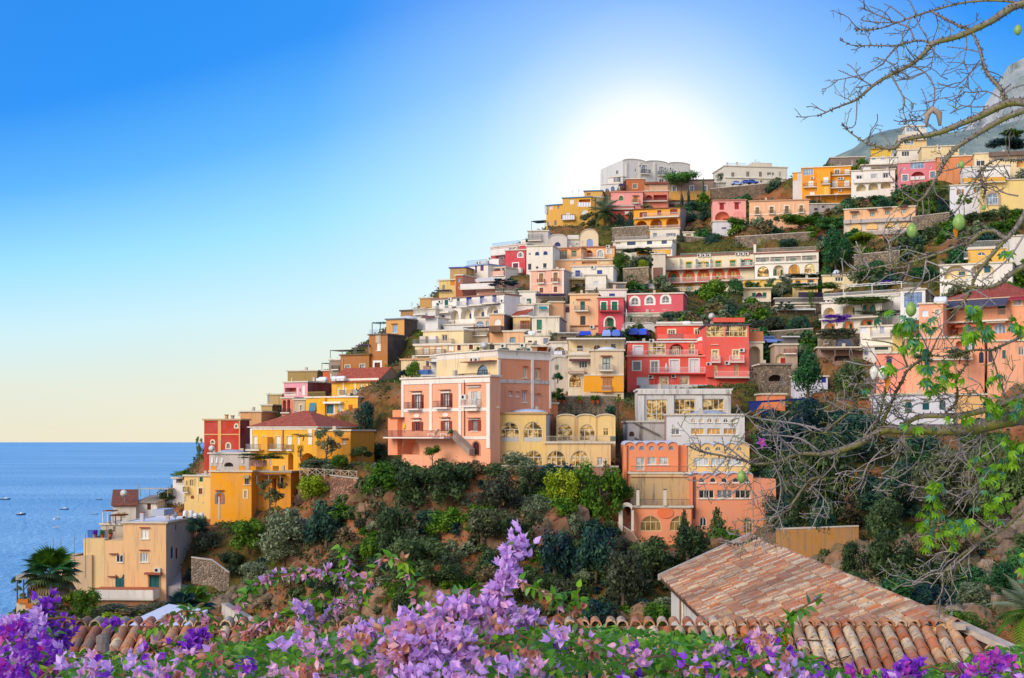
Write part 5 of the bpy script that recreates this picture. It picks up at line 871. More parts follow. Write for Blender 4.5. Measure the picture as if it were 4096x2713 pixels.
H('glass walled penthouse on the highest roof at right', 392, 960, (75, 60), 1212, 150, 'D8CFC0', yaw=-8, age=.1, d=7); w(975, 85, 1130, 140, 'm:4 g:sky'); w(1145, 65, 1200, 110, 'm:2 g:sky')
H('white block with dark window bay above the rose house', 372, 870, (360, 335), 1155, 440, 'E6DCD0', yaw=-10, age=.2, d=7); w(920, 370, 1010, 430, 'm:3 g:dark'); w(940, 250, 1030, 280)
V(3296, 900)
H('white house with two tall blind arches and teal windows right of the terraces', 266, 1372, (480, 372), 2230, 715, 'ECE6DC', yaw=-24, age=.12, d=9)
w(1422, 470, 1700, 640, 'a r:1 q:EED29A'); w(1742, 410, 2012, 580, 'a r:1 q:EED29A'); w(1590, 545, 1660, 605, 'n:.95 c:1E5A6A'); w(1890, 485, 1962, 560, 'n:.95 c:1E5A6A'); rail(1520, 600, 1690, 655, 'E8E0D4', .3); rail(1870, 570, 1990, 610, 'E8E0D4', .3)
H('yellow storey with half round blue window above the blind arches', 276, 1704, (290, 250), 2210, 400, 'EDB850', yaw=-18, age=.15, d=7); w(1818, 320, 1912, 362, 'a g:blue'); rail(1700, 190, 2100, 262, 'DCD8D4', .2); rail(1655, 325, 1710, 398, 'E8E4E4', .6)
H('bare white gable wall at the right edge above the orange villa', 270, 2200, 130, 2420, 360, 'E2DAD0', yaw=-10, age=.3, d=8)
# stone houses of the right hand ravine
V(3000, 1200)
H('rubble garage house with blue door under purple bougainvillea', 254, 800, 405, 1320, 560, '9A8870', yaw=-14, stone='A8947C', d=7); w(1015, 452, 1200, 548, 'a c:A8B0D0 d b:C0B09A bw:.5'); w(880, 488, 930, 520, 'a m:1'); band(790, 548, 1330, 562, '6A5A60', .4, 'ledge')
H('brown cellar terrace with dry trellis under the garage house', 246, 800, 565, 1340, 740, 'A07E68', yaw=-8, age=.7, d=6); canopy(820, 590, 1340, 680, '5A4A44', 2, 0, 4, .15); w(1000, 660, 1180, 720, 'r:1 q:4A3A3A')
H('beige grotto house with red door and railed brick terrace', 246, 290, 528, 562, 760, 'B49A82', yaw=-4, age=.5, d=7); w(300, 640, 420, 755, 'a r:.6 q:E8CFA0'); w(366, 685, 416, 748, 'n:.55 c:B0202C d'); rail(400, 585, 545, 630, 'red', .5); mass(385, 440, 570, 526, -1, '6A625E', 'glass_room', .4); band(370, 430, 585, 444, 'C8C8CC', .8, 'roof_edge')
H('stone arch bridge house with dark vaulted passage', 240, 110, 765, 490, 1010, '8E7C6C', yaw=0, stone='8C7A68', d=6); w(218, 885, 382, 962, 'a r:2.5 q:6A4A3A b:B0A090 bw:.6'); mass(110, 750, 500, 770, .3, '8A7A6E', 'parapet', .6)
H('white house with blue shutters behind the two dark pines', 236, 520, (905, 895), 920, 1070, 'E0DEEC', yaw=-4, age=.1, d=8); w(805, 905, 900, 980, 'c:1E3A9A'); w(535, 935, 570, 1010, 'c:8A90B0'); w(720, 930, 780, 985, 'g:warm')
H('orange sloping stair wing with blue tarpaulin at its foot', 226, 135, 1115, 416, 1290, 'F2905E', yaw=0, age=.25, d=5);
V(2400, 1400); w(1700, 700, 2050, 760, 'n:-.1 c:1E2E8A')
fin()
# ground, sea, mountains
V(0, 0, 1.0)
def stacked(g):  # a house point that stands on the roof of the house in front of it does not shape the ground
    for h in HS:
        q = h.root.matrix_basis.inverted() @ Vector(g)
        if -2 < q.x < h.w + 2 and .5 < q.y < h.d + 12 and q.z > 2.5 and h.h > q.z - 2: return True
    return False
for h in HS: h.root.matrix_basis = Matrix.Translation(h.o) @ Matrix.Rotation(h.yaw, 4, 'Z')
GROUND = [g for g in GROUND if not stacked(g)]; NH = len(GROUND)
rng = np.random.default_rng(5)
for x, y, D in ((120, 2470, 196), (330, 2430, 200), (420, 2460, 203), (560, 2470, 203), (640, 2465, 202), (760, 2400, 200), (480, 2530, 196), (520, 2330, 216), (640, 2280, 224), (900, 2330, 205), (1000, 2120, 214), (1150, 2080, 218), (1250, 1960, 222), (1400, 1850, 216),
                (700, 2560, 182), (1000, 2500, 184), (1200, 2300, 196), (1350, 2060, 205), (1500, 1900, 203), (1650, 1890, 198), (1900, 1880, 194), (2100, 1890, 193), (2300, 1890, 192), (2440, 1900, 191),
                (1500, 2150, 192), (1700, 2100, 188), (1900, 2050, 187), (2100, 2050, 187), (2300, 2060, 187), (1300, 2550, 172), (1600, 2500, 168), (1900, 2480, 166), (2200, 2480, 165), (2450, 2500, 162), (1700, 2300, 180), (2000, 2280, 178), (2300, 2280, 178), (2450, 2200, 181),
                (2600, 2200, 181), (2800, 2200, 181), (3000, 2200, 180), (2600, 2400, 168), (2700, 2560, 150), (3100, 2120, 182), (3200, 2350, 165), (3400, 2120, 178), (3500, 2350, 158), (3700, 2150, 172), (3750, 2420, 148), (4000, 2150, 165), (4000, 2450, 140), (4200, 2000, 165), (4300, 2300, 145),
                (3120, 1900, 196), (3250, 1800, 202), (3400, 1850, 198), (3600, 1850, 195), (3900, 1850, 192), (4200, 1700, 196), (3150, 1640, 218), (3300, 1560, 226), (3450, 1600, 215), (3300, 1420, 246), (3150, 1350, 262), (3450, 1380, 244), (4300, 1450, 205),
                (3000, 1250, 286), (2850, 1230, 284), (3100, 1180, 300), (3350, 1130, 300), (3500, 1080, 295), (3700, 1100, 285), (3350, 950, 330), (3550, 980, 318), (3800, 930, 312), (3950, 900, 315), (4200, 1000, 300), (3400, 820, 345), (3800, 800, 335), (4050, 850, 330), (4300, 700, 345),
                (2650, 1195, 322), (2900, 1190, 322), (2550, 1150, 312), (2450, 1000, 338), (2700, 960, 345), (2800, 880, 352), (2900, 960, 340), (3000, 900, 345), (3100, 960, 338), (2850, 860, 368), (2600, 960, 354), (2450, 905, 362), (2300, 905, 366), (2950, 850, 378), (3150, 850, 364), (3200, 700, 385), (3350, 640, 400),
                (2500, 1290, 282), (2700, 1250, 280)):
    ground(x, y, D)
for X, Y, Z in ((-8, 8, 54), (10, 8, 54), (0, 24, 48), (14, 30, 47), (-20, 30, 46), (30, 30, 48), (0, 55, 38), (25, 55, 42), (-30, 55, 36), (50, 60, 46), (0, 90, 26), (30, 90, 30), (60, 90, 42), (-30, 90, 22), (-60, 90, 10), (0, 125, 24), (40, 120, 30), (75, 125, 44), (-40, 125, 22),
                (-90, 60, -6), (-110, 120, -8), (-110, 200, -8), (-120, 260, -8), (-125, 330, -8), (-120, 420, -8), (-60, 470, 40), (0, 470, 110), (40, 480, 135), (90, 480, 140), (150, 480, 150), (200, 400, 150), (200, 300, 130), (190, 200, 110), (170, 140, 90), (130, 90, 70), (100, 50, 60), (100, 20, 58), (-90, 20, -5)):
    GROUND.append((X, Y, Z))
G_ = np.array(GROUND); HG_ = G_[:NH]
SKX = np.array([-4000, 0, 60, 200, 350, 420, 700, 780, 830, 1050, 1250, 1450, 1650, 1850, 2150, 2300, 2430, 2500, 2800, 3150, 3400, 3700, 4096, 9000.])
SKY_ = np.array([3400, 2900, 2440, 2330, 2200, 2080, 1900, 1800, 1740, 1640, 1480, 1330, 1200, 1050, 880, 790, 730, 690, 735, 690, 640, 560, 520, 300.])
def nz(x, y, s): return mnoise.noise(Vector((x * s, y * s, 3.7)))
def hraw(X, Y):
    X = np.atleast_1d(np.asarray(X, float)); Y = np.atleast_1d(np.asarray(Y, float)); out = np.empty(len(X))
    for i in range(0, len(X), 4000):
        d2 = (X[i:i + 4000, None] - G_[None, :, 0]) ** 2 + (Y[i:i + 4000, None] - G_[None, :, 1]) ** 2
        wt = 1 / (d2 + 2.0) ** 2.2; out[i:i + 4000] = (wt * G_[None, :, 2]).sum(1) / wt.sum(1)
    pxx = 2048 + X / np.maximum(Y, 1) * FP
    lim = CZ + (HY - np.interp(pxx, SKX, SKY_) - np.where(pxx < 2300, 60, 20)) / FP * Y
    return np.where(Y > 150, np.minimum(out, lim), out)
gx = np.arange(-128, 206, 2.0); gy = np.arange(4, 486, 2.0); XX, YY = np.meshgrid(gx, gy); ZZ = hraw(XX.ravel(), YY.ravel())
rough = np.array([nz(x, y, .11) * 1.9 + nz(x, y, .37) * 1.0 for x, y in zip(XX.ravel(), YY.ravel())])
ZZ = ZZ + rough * np.clip((YY.ravel() - 25) / 60, 0, 1) * .8 * np.clip(((XX.ravel()[:, None] - HG_[None, :, 0]) ** 2 + (YY.ravel()[:, None] - HG_[None, :, 1]) ** 2).min(1) / 150, .2, 1) - .3
ZG = ZZ.reshape(XX.shape)
def hgt(x, y):  # bilinear terrain height
    i = min(max((x - gx[0]) / 2, 0), len(gx) - 1.001); j = min(max((y - gy[0]) / 2, 0), len(gy) - 1.001); a, b = int(i), int(j); u, v = i - a, j - b
    return (ZG[b, a] * (1 - u) + ZG[b, a + 1] * u) * (1 - v) + (ZG[b + 1, a] * (1 - u) + ZG[b + 1, a + 1] * u) * v
def march(x, y, d0=60, d1=470):  # where the sight line through (x, y) of the current view meets the ground
    a, b = px(x, y); D = d0
    while D < d1:
        if CZ + (HY - b) / FP * D <= hgt((a - 2048) / FP * D, D): return D
        D += 1.0
    return None
nx_, ny_ = len(gx), len(gy)
fs = [(j * nx_ + i, j * nx_ + i + 1, (j + 1) * nx_ + i + 1, (j + 1) * nx_ + i) for j in range(ny_ - 1) for i in range(nx_ - 1)]
me = bpy.data.meshes.new('ground'); me.from_pydata(np.stack([XX.ravel(), YY.ravel(), ZZ], 1).tolist(), [], fs)
m, t, b = newmat('rocky hillside'); v = worldpos(t)
n1 = noise(t, v, .05, 6, .7); n2 = noise(t, v, .35, 6, .7); n3 = noise(t, worldpos(t, (1, 1, .35)), 1.1, 5, .7)
rock = ramp(t, n2, [(.25, srgb('4A2E22')), (.40, srgb('8A5438')), (.52, srgb('AA6C46')), (.64, srgb('8E7460')), (.76, srgb('C8986A'))])
green = ramp(t, n3, [(.3, srgb('1E2A14')), (.55, srgb('4A5A22')), (.75, srgb('7A7A38'))])
sy = t.nodes.new('ShaderNodeSeparateXYZ'); t.links.new(worldpos(t), sy.inputs[0]); up_ = tn(t, 'ShaderNodeMapRange'); up_.inputs[1].default_value = 215; up_.inputs[2].default_value = 290; up_.inputs[4].default_value = .11; t.links.new(sy.outputs['Y'], up_.inputs[0]); na_ = tn(t, 'ShaderNodeMath', operation='ADD'); t.links.new(n1, na_.inputs[0]); t.links.new(up_.outputs[0], na_.inputs[1]); n1 = na_.outputs[0]
col = mix(t, ramp(t, n1, [(.46, (0, 0, 0)), (.60, (.85, .85, .85))]), rock, green)
t.links.new(col, b.inputs['Base Color']); b.inputs['Roughness'].default_value = 1; b.inputs['Specular IOR Level'].default_value = .1
bump(t, b, n3, 1.0, .6); me.materials.append(m); me.polygons.foreach_set('use_smooth', [True] * len(me.polygons))
o = bpy.data.objects.new('ground', me); sc.collection.objects.link(o); tag(o, kind='structure')
# sea
m, t, b = newmat('sea water'); v = worldpos(t, (1, .45, 1))
na = noise(t, v, .028, 5, .65); nb = noise(t, v, .22, 4, .6); nc = noise(t, worldpos(t, (.25, 1, 1)), .0045, 5, .6)
hh = tn(t, 'ShaderNodeMath', operation='ADD'); t.links.new(na, hh.inputs[0]); t.links.new(nb, hh.inputs[1])
col = mix(t, ramp(t, nc, [(.35, (0, 0, 0)), (.65, (1, 1, 1))]), (.12, .38, .67), (.27, .54, .80))
t.links.new(col, b.inputs['Base Color']); b.inputs['Roughness'].default_value = .28; b.inputs['Specular IOR Level'].default_value = .22; b.inputs['IOR'].default_value = 1.2
bump(t, b, hh.outputs[0], 1.0, 4.0)
mb = MB(); mb.poly([(-9000, -300, 0), (9000, -300, 0), (9000, 11500, 0), (-9000, 11500, 0)]); o = mb.build('sea', m); tag(o, kind='structure')
# mountains
def ridge(name, pts, D0, D1, hexa, hexb, ns):
    px_ = np.array([p[0] for p in pts], float); py_ = np.array([p[1] for p in pts], float); xs = np.linspace(px_[0], px_[-1], 150); rows = 46; vs = []
    for j in range(rows):
        f = j / (rows - 1); D = D0 + (D1 - D0) * f
        for x in xs:
            yt = np.interp(x, px_, py_); zt = CZ + (HY - yt) / FP * D1; X = (x - 2048) / FP * D1
            z = -5 + (zt + 5) * (f ** .85); n_ = mnoise.noise(Vector((X * ns, D * ns, z * ns * .6))) * .08 + mnoise.noise(Vector((X * ns * 4, D * ns * 4, z * ns * 3))) * .045 + mnoise.noise(Vector((X * ns * 14, D * ns * 14, z * ns * 9))) * .022
            vs.append((X + n_ * zt * .5, D + n_ * zt * 1.2, z + n_ * zt * (.35 if f > .9 else .8)))
    n = len(xs); fs = [(j * n + i, j * n + i + 1, (j + 1) * n + i + 1, (j + 1) * n + i) for j in range(rows - 1) for i in range(n - 1)]
    me = bpy.data.meshes.new(name); me.from_pydata(vs, [], fs); m, t, b = newmat(name + ' slope'); v = worldpos(t)
    a = noise(t, v, ns * 3, 6, .7); c = noise(t, worldpos(t, (1, 1, .25)), ns * 9, 5, .7)
    col = mix(t, ramp(t, a, [(.4, (0, 0, 0)), (.62, (1, 1, 1))]), srgb(hexa), srgb(hexb)); t.links.new(col, b.inputs['Base Color']); b.inputs['Roughness'].default_value = 1; b.inputs['Specular IOR Level'].default_value = .05
    bump(t, b, c, 1, .03 / ns); me.materials.append(m); o = bpy.data.objects.new(name, me); sc.collection.objects.link(o); tag(o, kind='structure')
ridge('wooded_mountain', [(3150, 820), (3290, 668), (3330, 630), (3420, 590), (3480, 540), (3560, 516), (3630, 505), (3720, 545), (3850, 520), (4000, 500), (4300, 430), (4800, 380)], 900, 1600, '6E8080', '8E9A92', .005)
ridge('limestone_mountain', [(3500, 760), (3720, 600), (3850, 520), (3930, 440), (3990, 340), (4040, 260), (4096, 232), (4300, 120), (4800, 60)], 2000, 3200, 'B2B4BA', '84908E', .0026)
# leaves, trees, shrubs
def leafmat(name, stops, scale=.7, tr=.25):
    m, t, b = newmat(name + ' leaves'); v = worldpos(t); n1 = noise(t, v, scale, 3, .6); oi = t.nodes.new('ShaderNodeObjectInfo')
    ad = tn(t, 'ShaderNodeMath', operation='MULTIPLY_ADD'); t.links.new(oi.outputs['Random'], ad.inputs[0]); ad.inputs[1].default_value = .22; ad.inputs[2].default_value = -.11
    s = tn(t, 'ShaderNodeMath', operation='ADD'); t.links.new(n1, s.inputs[0]); t.links.new(ad.outputs[0], s.inputs[1])
    col = ramp(t, s.outputs[0], stops); t.links.new(col, b.inputs['Base Color']); b.inputs['Roughness'].default_value = .55; b.inputs['Specular IOR Level'].default_value = .25
    tl = t.nodes.new('ShaderNodeBsdfTranslucent'); t.links.new(col, tl.inputs[0]); mx = t.nodes.new('ShaderNodeMixShader'); mx.inputs[0].default_value = tr
    t.links.new(b.outputs[0], mx.inputs[1]); t.links.new(tl.outputs[0], mx.inputs[2]); t.links.new(mx.outputs[0], t.nodes['Material Output'].inputs[0]); return m
LM = {'dark': leafmat('dark evergreen', [(.25, srgb('24362A')), (.5, srgb('445A34')), (.75, srgb('768A4E'))]),
      'blue': leafmat('blue green', [(.25, srgb('1C3048')), (.5, srgb('2E5246')), (.75, srgb('5A8058'))]),
      'olive': leafmat('silvery olive', [(.25, srgb('4C5A46')), (.5, srgb('7C8A66')), (.75, srgb('A8B090'))]),
      'green': leafmat('fresh green', [(.25, srgb('2A4A14')), (.5, srgb('4E7A1E')), (.75, srgb('86A630'))]),
      'lime': leafmat('yellow green', [(.25, srgb('4A6A10')), (.5, srgb('86A01C')), (.75, srgb('B4BE38'))]),
      'pine': leafmat('pine', [(.25, srgb('1E4430')), (.5, srgb('38703E')), (.75, srgb('6E9E44'))]),
      'dusk': leafmat('dusky purple', [(.25, srgb('30382E')), (.5, srgb('525A42')), (.75, srgb('7C8458'))]),
      'brown': leafmat('dry brown', [(.25, srgb('4A3A2E')), (.5, srgb('7A6A4A')), (.75, srgb('9A8A5A'))]),
      'violet': leafmat('purple bract', [(.25, srgb('4A1A8A')), (.5, srgb('7A2AC8')), (.75, srgb('B04AD8'))])}
BARK = plain('6A5A4C', .9, .4); PALEBARK = plain('A09488', .9, .3)
def crown_mesh(name, mat, n, leaf, blobs, seed, flat=1.0):
    """leaf-clump faces spread through several lobes; unit size (-1..1)"""
    r = np.random.default_rng(seed); B = np.array(blobs, float); pw = B[:, 3] ** 2; k = r.choice(len(B), n, p=pw / pw.sum())
    d = r.normal(size=(n, 3)); d /= np.linalg.norm(d, axis=1)[:, None]; rad = B[k, 3] * (1 - .55 * r.random(n) ** 2.2) * (1 + .16 * r.normal(size=n))
    c = B[k, :3] + d * rad[:, None] * np.array([1, 1, flat]); nrm = d + r.normal(size=(n, 3)) * .55; nrm /= np.linalg.norm(nrm, axis=1)[:, None]
    a = np.cross(nrm, r.normal(size=(n, 3))); a /= np.linalg.norm(a, axis=1)[:, None]; bb = np.cross(nrm, a); s = leaf * (.6 + .8 * r.random(n))[:, None]
    vs = np.stack([c - a * s, c + bb * s * .55, c + a * s, c - bb * s * .55], 1).reshape(-1, 3); me = bpy.data.meshes.new(name)
    me.from_pydata(vs.tolist(), [], [(4 * i, 4 * i + 1, 4 * i + 2, 4 * i + 3) for i in range(n)]); me.materials.append(mat); return me
def lobes(kind, seed):
    r = random.Random(seed)
    if kind == 'round': return [(r.uniform(-.55, .55), r.uniform(-.5, .5), r.uniform(-.55, .6), r.uniform(.28, .5)) for _ in range(11)]
    if kind == 'bush': return [(r.uniform(-.7, .7), r.uniform(-.5, .5), r.uniform(-.75, .45), r.uniform(.25, .45)) for _ in range(14)]
    if kind == 'umbrella': return [(r.uniform(-.8, .8), r.uniform(-.7, .7), r.uniform(-.1, .5), r.uniform(.36, .5)) for _ in range(13)]
    if kind == 'cypress': return [(r.uniform(-.2, .2), r.uniform(-.2, .2), -.9 + 1.7 * i / 10, .62 * (1 - i / 12) ** .6) for i in range(11)]
    if kind == 'cone': return [(r.uniform(-.2, .2) * (1.2 - i / 9), r.uniform(-.3, .3), -.8 + 1.6 * i / 10, .62 * (1 - i / 12.5) * r.uniform(.8, 1.15)) for i in range(11)] + [(r.choice((-1, 1)) * .5 * (1 - i / 8), r.uniform(-.3, .3), -.8 + 1.3 * i / 8, .3) for i in range(7)]
    if kind == 'spray': return [(r.uniform(-.8, .8), r.uniform(-.4, .4), r.uniform(-.8, .8), r.uniform(.15, .3)) for _ in range(18)]
    if kind == 'hang': return [(r.uniform(-.8, .8), r.uniform(-.3, .3), r.uniform(-.9, .8), r.uniform(.25, .38)) for _ in range(20)]
CRN = {}
def crown(kind, mat, var=0, n=2600, leaf=.075):
    k = (kind, mat, var, n)
    if k not in CRN: CRN[k] = crown_mesh(mat + ' ' + kind, LM[mat], n, leaf, lobes(kind, sum(map(ord, kind)) + var * 13), sum(map(ord, kind + mat)) + var)
    return CRN[k]
def T_(label, x0, y0, x1, y1, mat='dark', kind='bush', D=None, yb=None, name=None, cat=None, group='trees and shrubs on the hillside', n=2600, leaf=.075, var=None, dd=0):
    """plant whose crown fills the rectangle in the current view"""
    xm = (x0 + x1) / 2; tree = kind in ('round', 'umbrella', 'cypress', 'cone'); yb = yb or (y1 + (y1 - y0) * .05 if kind != 'umbrella' else y1 + (y1 - y0) * .4)
    if D is None:
        D = march(xm, yb) or march(xm, yb + 20) or 230
    D -= dd; c = P(xm, (y0 + y1) / 2, D); rx = (x1 - x0) / 2 / VS * D / FP; rz = (y1 - y0) / 2 / VS * D / FP; base = P(xm, yb, D)
    zb = min(base.z, c.z - rz * .4); gz = hgt(base.x, base.y); zb = gz if zb - 9 < gz < c.z - rz * .3 else zb
    if not tree and 'spray' not in kind: zb = c.z - rz * .95
    r = empty(name or ('tree' if tree else 'shrub'), (base.x, base.y, zb), label, cat or ('tree' if tree else 'shrub'), 0, group); lc = c - Vector((base.x, base.y, zb))
    var = random.randrange(3) if var is None else var; ry = min(max(rx, .6 * rz), rx * 1.6)
    inst(crown(kind, mat, var, n, leaf), 'crown' if tree else 'foliage', r, lc, (0, 0, 0), (rx * random.choice((-1, 1)), ry, rz))
    tb = MB(); h = lc.z; rt = max(.08, min(rx, rz) * .07); top = (random.uniform(-.15, .15) * rx, 0, h + rz * .3)
    tb.tube([(0, 0, -.6), (random.uniform(-.1, .1) * rx, 0, h * .5), top], [rt * 1.3, rt, rt * .5], 6)
    for q in range(4):
        a = random.uniform(0, 6.28); p0 = (0, 0, h * random.uniform(.45, .9)); tb.tube([p0, (math.cos(a) * rx * .3, math.sin(a) * ry * .3, p0[2] + rz * .15), (math.cos(a) * rx * .65, math.sin(a) * ry * .65, h + rz * random.uniform(-.1, .5))], [rt * .6, rt * .4, rt * .15], 5)
    tb.build('trunk' if tree else 'stem', BARK, r); return r
# ---- bushes on the cliff (coordinates in the whole photo at 2367 px)
V(0, 0, .5779)
CL = [('bright green bush at the foot of the peach villa, left end of the cliff top', 832, 1048, 962, 1150, 'green'), ('dark bush below the arched loggia of the peach villa', 905, 1062, 1012, 1180, 'dark'), ('dark rounded shrub under the stair of the peach villa', 985, 1050, 1105, 1165, 'dark'),
 ('grey green bush below the cream yellow hall on the cliff edge', 1098, 1072, 1205, 1185, 'dusk'), ('small dark shrub left of the hanging ivy', 1195, 1085, 1262, 1150, 'dark'), ('yellow green ivy hanging from the wall under the golden arches', 1255, 1085, 1345, 1195, 'lime'), ('dense green ivy hanging at the right corner of the terrace wall', 1330, 1078, 1436, 1205, 'green'),
 ('deep green ivy patch below the hanging ivy', 1240, 1140, 1312, 1215, 'green'), ('yellow green bush below the wooden fence', 672, 1088, 765, 1152, 'lime'), ('silvery olive tree below the orange terraces', 598, 1148, 722, 1285, 'olive'), ('blue green dense bush right of the olive tree', 700, 1130, 805, 1265, 'blue'),
 ('fresh green shrub left below the olive tree', 530, 1190, 622, 1275, 'green'), ('small silvery bush on the rocks under the olive tree', 610, 1240, 705, 1300, 'olive'), ('dark oak bush in the middle of the cliff', 866, 1150, 965, 1285, 'dark'), ('broad dark bush lower in the middle of the cliff', 885, 1225, 1045, 1345, 'dark'),
 ('dusky bush on the bare red rocks', 1060, 1160, 1170, 1250, 'dusk'), ('dark bush under the ivy wall', 1160, 1190, 1250, 1290, 'dark'), ('blue dark bush behind the tall flower spike', 1225, 1205, 1345, 1335, 'blue'), ('tall dark bush left of the brick stairs', 1320, 1190, 1432, 1340, 'blue'), ('large dusky bush under the lower orange halls', 1375, 1245, 1505, 1400, 'dusk'),
 ('dark bush in front of the glazed arches', 1450, 1215, 1560, 1335, 'dark'), ('dark spreading bush before the salmon hall', 1540, 1195, 1645, 1300, 'dark'), ('olive green shrub above the tiled roof corner', 1470, 1380, 1560, 1450, 'green'), ('small round bush on the rocks left of the tiled roof', 1255, 1325, 1352, 1400, 'dusk'), ('dark column shaped bush above the bougainvillea', 905, 1335, 968, 1425, 'dark'),
 ('dark creeper on the dry stone wall', 748, 1340, 792, 1440, 'dark'), ('brown thicket beside the flower spike', 1090, 1300, 1200, 1385, 'brown'), ('green bank shrub under the fence posts', 728, 1150, 830, 1215, 'green'), ('low shrub by the garden steps', 430, 1185, 492, 1235, 'blue'), ('grass green shrub under the apricot house wall', 165, 1350, 235, 1430, 'green'),
 ('dark ivy mound left of the terrace base', 225, 1395, 400, 1445, 'dusk'), ('bright green garden shrub below the apricot house', 250, 1425, 420, 1470, 'lime'), ('creeper at the corner of the teal garage', 375, 1340, 400, 1385, 'lime'), ('shrub on the slope right of the square annexe', 810, 1010, 900, 1060, 'dark'), ('green shrub beside the fence end', 760, 1045, 815, 1082, 'green'),
 ('bright bush above the wooden fence', 690, 1050, 770, 1085, 'green'), ('bush under the yellow villa arch', 605, 1090, 665, 1150, 'dusk'), ('vine bush on the orange house steps', 498, 1150, 590, 1178, 'green'), ('dark bush low on the slope below the red earth', 1000, 1290, 1085, 1350, 'dark'), ('small green bush on the rock face', 820, 1235, 880, 1300, 'green'),
 ('dusky bush between the rocks and the olive tree', 740, 1260, 840, 1330, 'dusk'), ('pale thicket near the dry stone wall', 830, 1300, 900, 1370, 'brown'), ('dark bush right of the dry stone wall', 1045, 1370, 1130, 1440, 'dark'), ('dark bush above the low vines', 1180, 1385, 1270, 1455, 'dusk'), ('blue black bush left of the tiled roof', 1330, 1370, 1440, 1450, 'blue')]
for q in CL: T_(q[0], *q[1:5], mat=q[5], kind='hang' if 'ivy' in q[0] or 'creeper' in q[0] else 'bush', dd=1.5, D=(188.5 if 'ivy hanging' in q[0] or 'green ivy' in q[0] else None))
T_('dark poplar like tree in front of the salmon hall windows', 1612, 1165, 1705, 1290, 'dark', 'cone', D=184, name='tree', yb=1300); T_('slender young tree rising before the second orange arch', 1555, 1170, 1610, 1290, 'dark', 'cone', D=185, yb=1300)
T_('gnarled tree with bare upper twigs before the yellow arches', 1148, 1045, 1255, 1105, 'olive', 'round', D=193, yb=1115); T_('little fig tree at the base of the peach villa', 978, 1028, 1020, 1055, 'green', 'round', D=199, yb=1060)
T_('young dark pine beside the yellow house and grey gable', 818, 925, 872, 1005, 'blue', 'round', D=236, yb=1030); T_('leafy almond tree in front of the yellow villa annexe', 722, 985, 790, 1050, 'olive', 'spray', D=221, yb=1080, n=1500); T_('bare stemmed tree by the orange arched door', 590, 1105, 660, 1165, 'dusk', 'spray', D=216, yb=1180, n=1300)
R_ = [('tall dark evergreen right of the salmon hall', 1800, 1000, 1985, 1240, 'dark', 'round', 176), ('dark evergreen filling the ravine under the mossy branch', 1960, 1060, 2120, 1200, 'blue', 'round', 178), ('grey green dense tree above the ochre ravine wall', 1985, 1145, 2100, 1275, 'dark', 'round', 168), ('large dark oak in front of the ochre ravine wall', 2000, 1215, 2165, 1400, 'dark', 'round', 158),
 ('small dark tree against the ochre ravine wall', 1935, 1248, 2005, 1345, 'dark', 'round', 160), ('dark ivy covered tree at the end of the blue tarpaulin', 1740, 915, 1915, 1060, 'blue', 'round', 200), ('dark bushy tree below the white chapel house', 1880, 950, 2060, 1080, 'blue', 'round', 194), ('dark thicket tree under the long mossy branch', 2090, 1030, 2260, 1180, 'dusk', 'round', 172), ('dark hanging tree at the far right of the ravine', 2230, 1000, 2400, 1220, 'dark', 'round', 170),
 ('dark shrub on the ravine rocks at right', 2085, 1330, 2225, 1430, 'blue', 'bush', 142), ('green shrub low in the ravine near the tiled hip', 2150, 1395, 2280, 1470, 'green', 'bush', 130), ('dark green shrub on the pale rocks at the right edge', 2275, 1285, 2367, 1380, 'pine', 'bush', 140), ('dark bush hanging over the ochre wall top', 1860, 1130, 1935, 1260, 'blue', 'bush', 172), ('brown thicket on the ravine rock face', 2120, 1180, 2260, 1290, 'brown', 'bush', 156), ('dark foliage behind the end of the salmon hall', 1760, 1120, 1850, 1245, 'blue', 'round', 186)]
for q in R_: T_(q[0], *q[1:5], mat=q[5], kind=q[6], D=q[7], n=4200, leaf=.06)
# ---- trees among the houses
T_('dusky thicket on the bare slope right of the stepped alley', 440, 1215, 520, 1285, 'dusk', 'bush'); T_('dark green creeper bush above the crumbling stone wall', 500, 1265, 570, 1335, 'dark', 'bush'); T_('olive scrub left of the silvery olive tree foot', 545, 1290, 625, 1355, 'olive', 'bush'); T_('low dark scrub beside the apricot house steps', 425, 1300, 470, 1350, 'blue', 'bush')
V(2100, 600)
T_('round topped umbrella pine beside the hilltop villa', 1650, 235, 2022, 440, 'pine', 'umbrella', D=392, yb=620, n=3200); T_('tall slim cypress in front of the brown farmhouse', 2082, 325, 2140, 640, 'pine', 'cypress', D=388, yb=660); T_('shorter cypress left of the tall one', 1912, 450, 1962, 620, 'blue', 'cypress', D=388, yb=640); T_('dark small cypress under the umbrella pine', 1842, 520, 1885, 640, 'blue', 'cypress', D=386, yb=660)
T_('little tree on the road beside the white villa', 2252, 268, 2365, 370, 'dark', 'round', D=396, yb=445, n=1200); T_('dusky bare brush below the mustard houses', 640, 735, 900, 960, 'dusk', 'spray', D=370, n=2600); T_('dark shrub at the left of the yellow arcade house', 1060, 700, 1200, 950, 'blue', 'bush', D=366); T_('blue dark cascade of bushes below the yellow arcade house', 1170, 770, 1320, 1010, 'blue', 'bush', D=362)
T_('low ivy under the yellow arcade house', 1300, 930, 1470, 1000, 'dark', 'bush', D=358); T_('dark hedge under the two cypresses', 1860, 600, 2200, 740, 'blue', 'bush', D=382); T_('wild shrubs on the slope beside the grey side wall', 1900, 850, 2200, 1010, 'brown', 'spray', D=352); T_('dark bush left of the white basement', 2100, 950, 2330, 1200, 'blue', 'bush', D=346); T_('dark bush right of the strip windows', 1760, 960, 1900, 1190, 'dusk', 'bush', D=344)
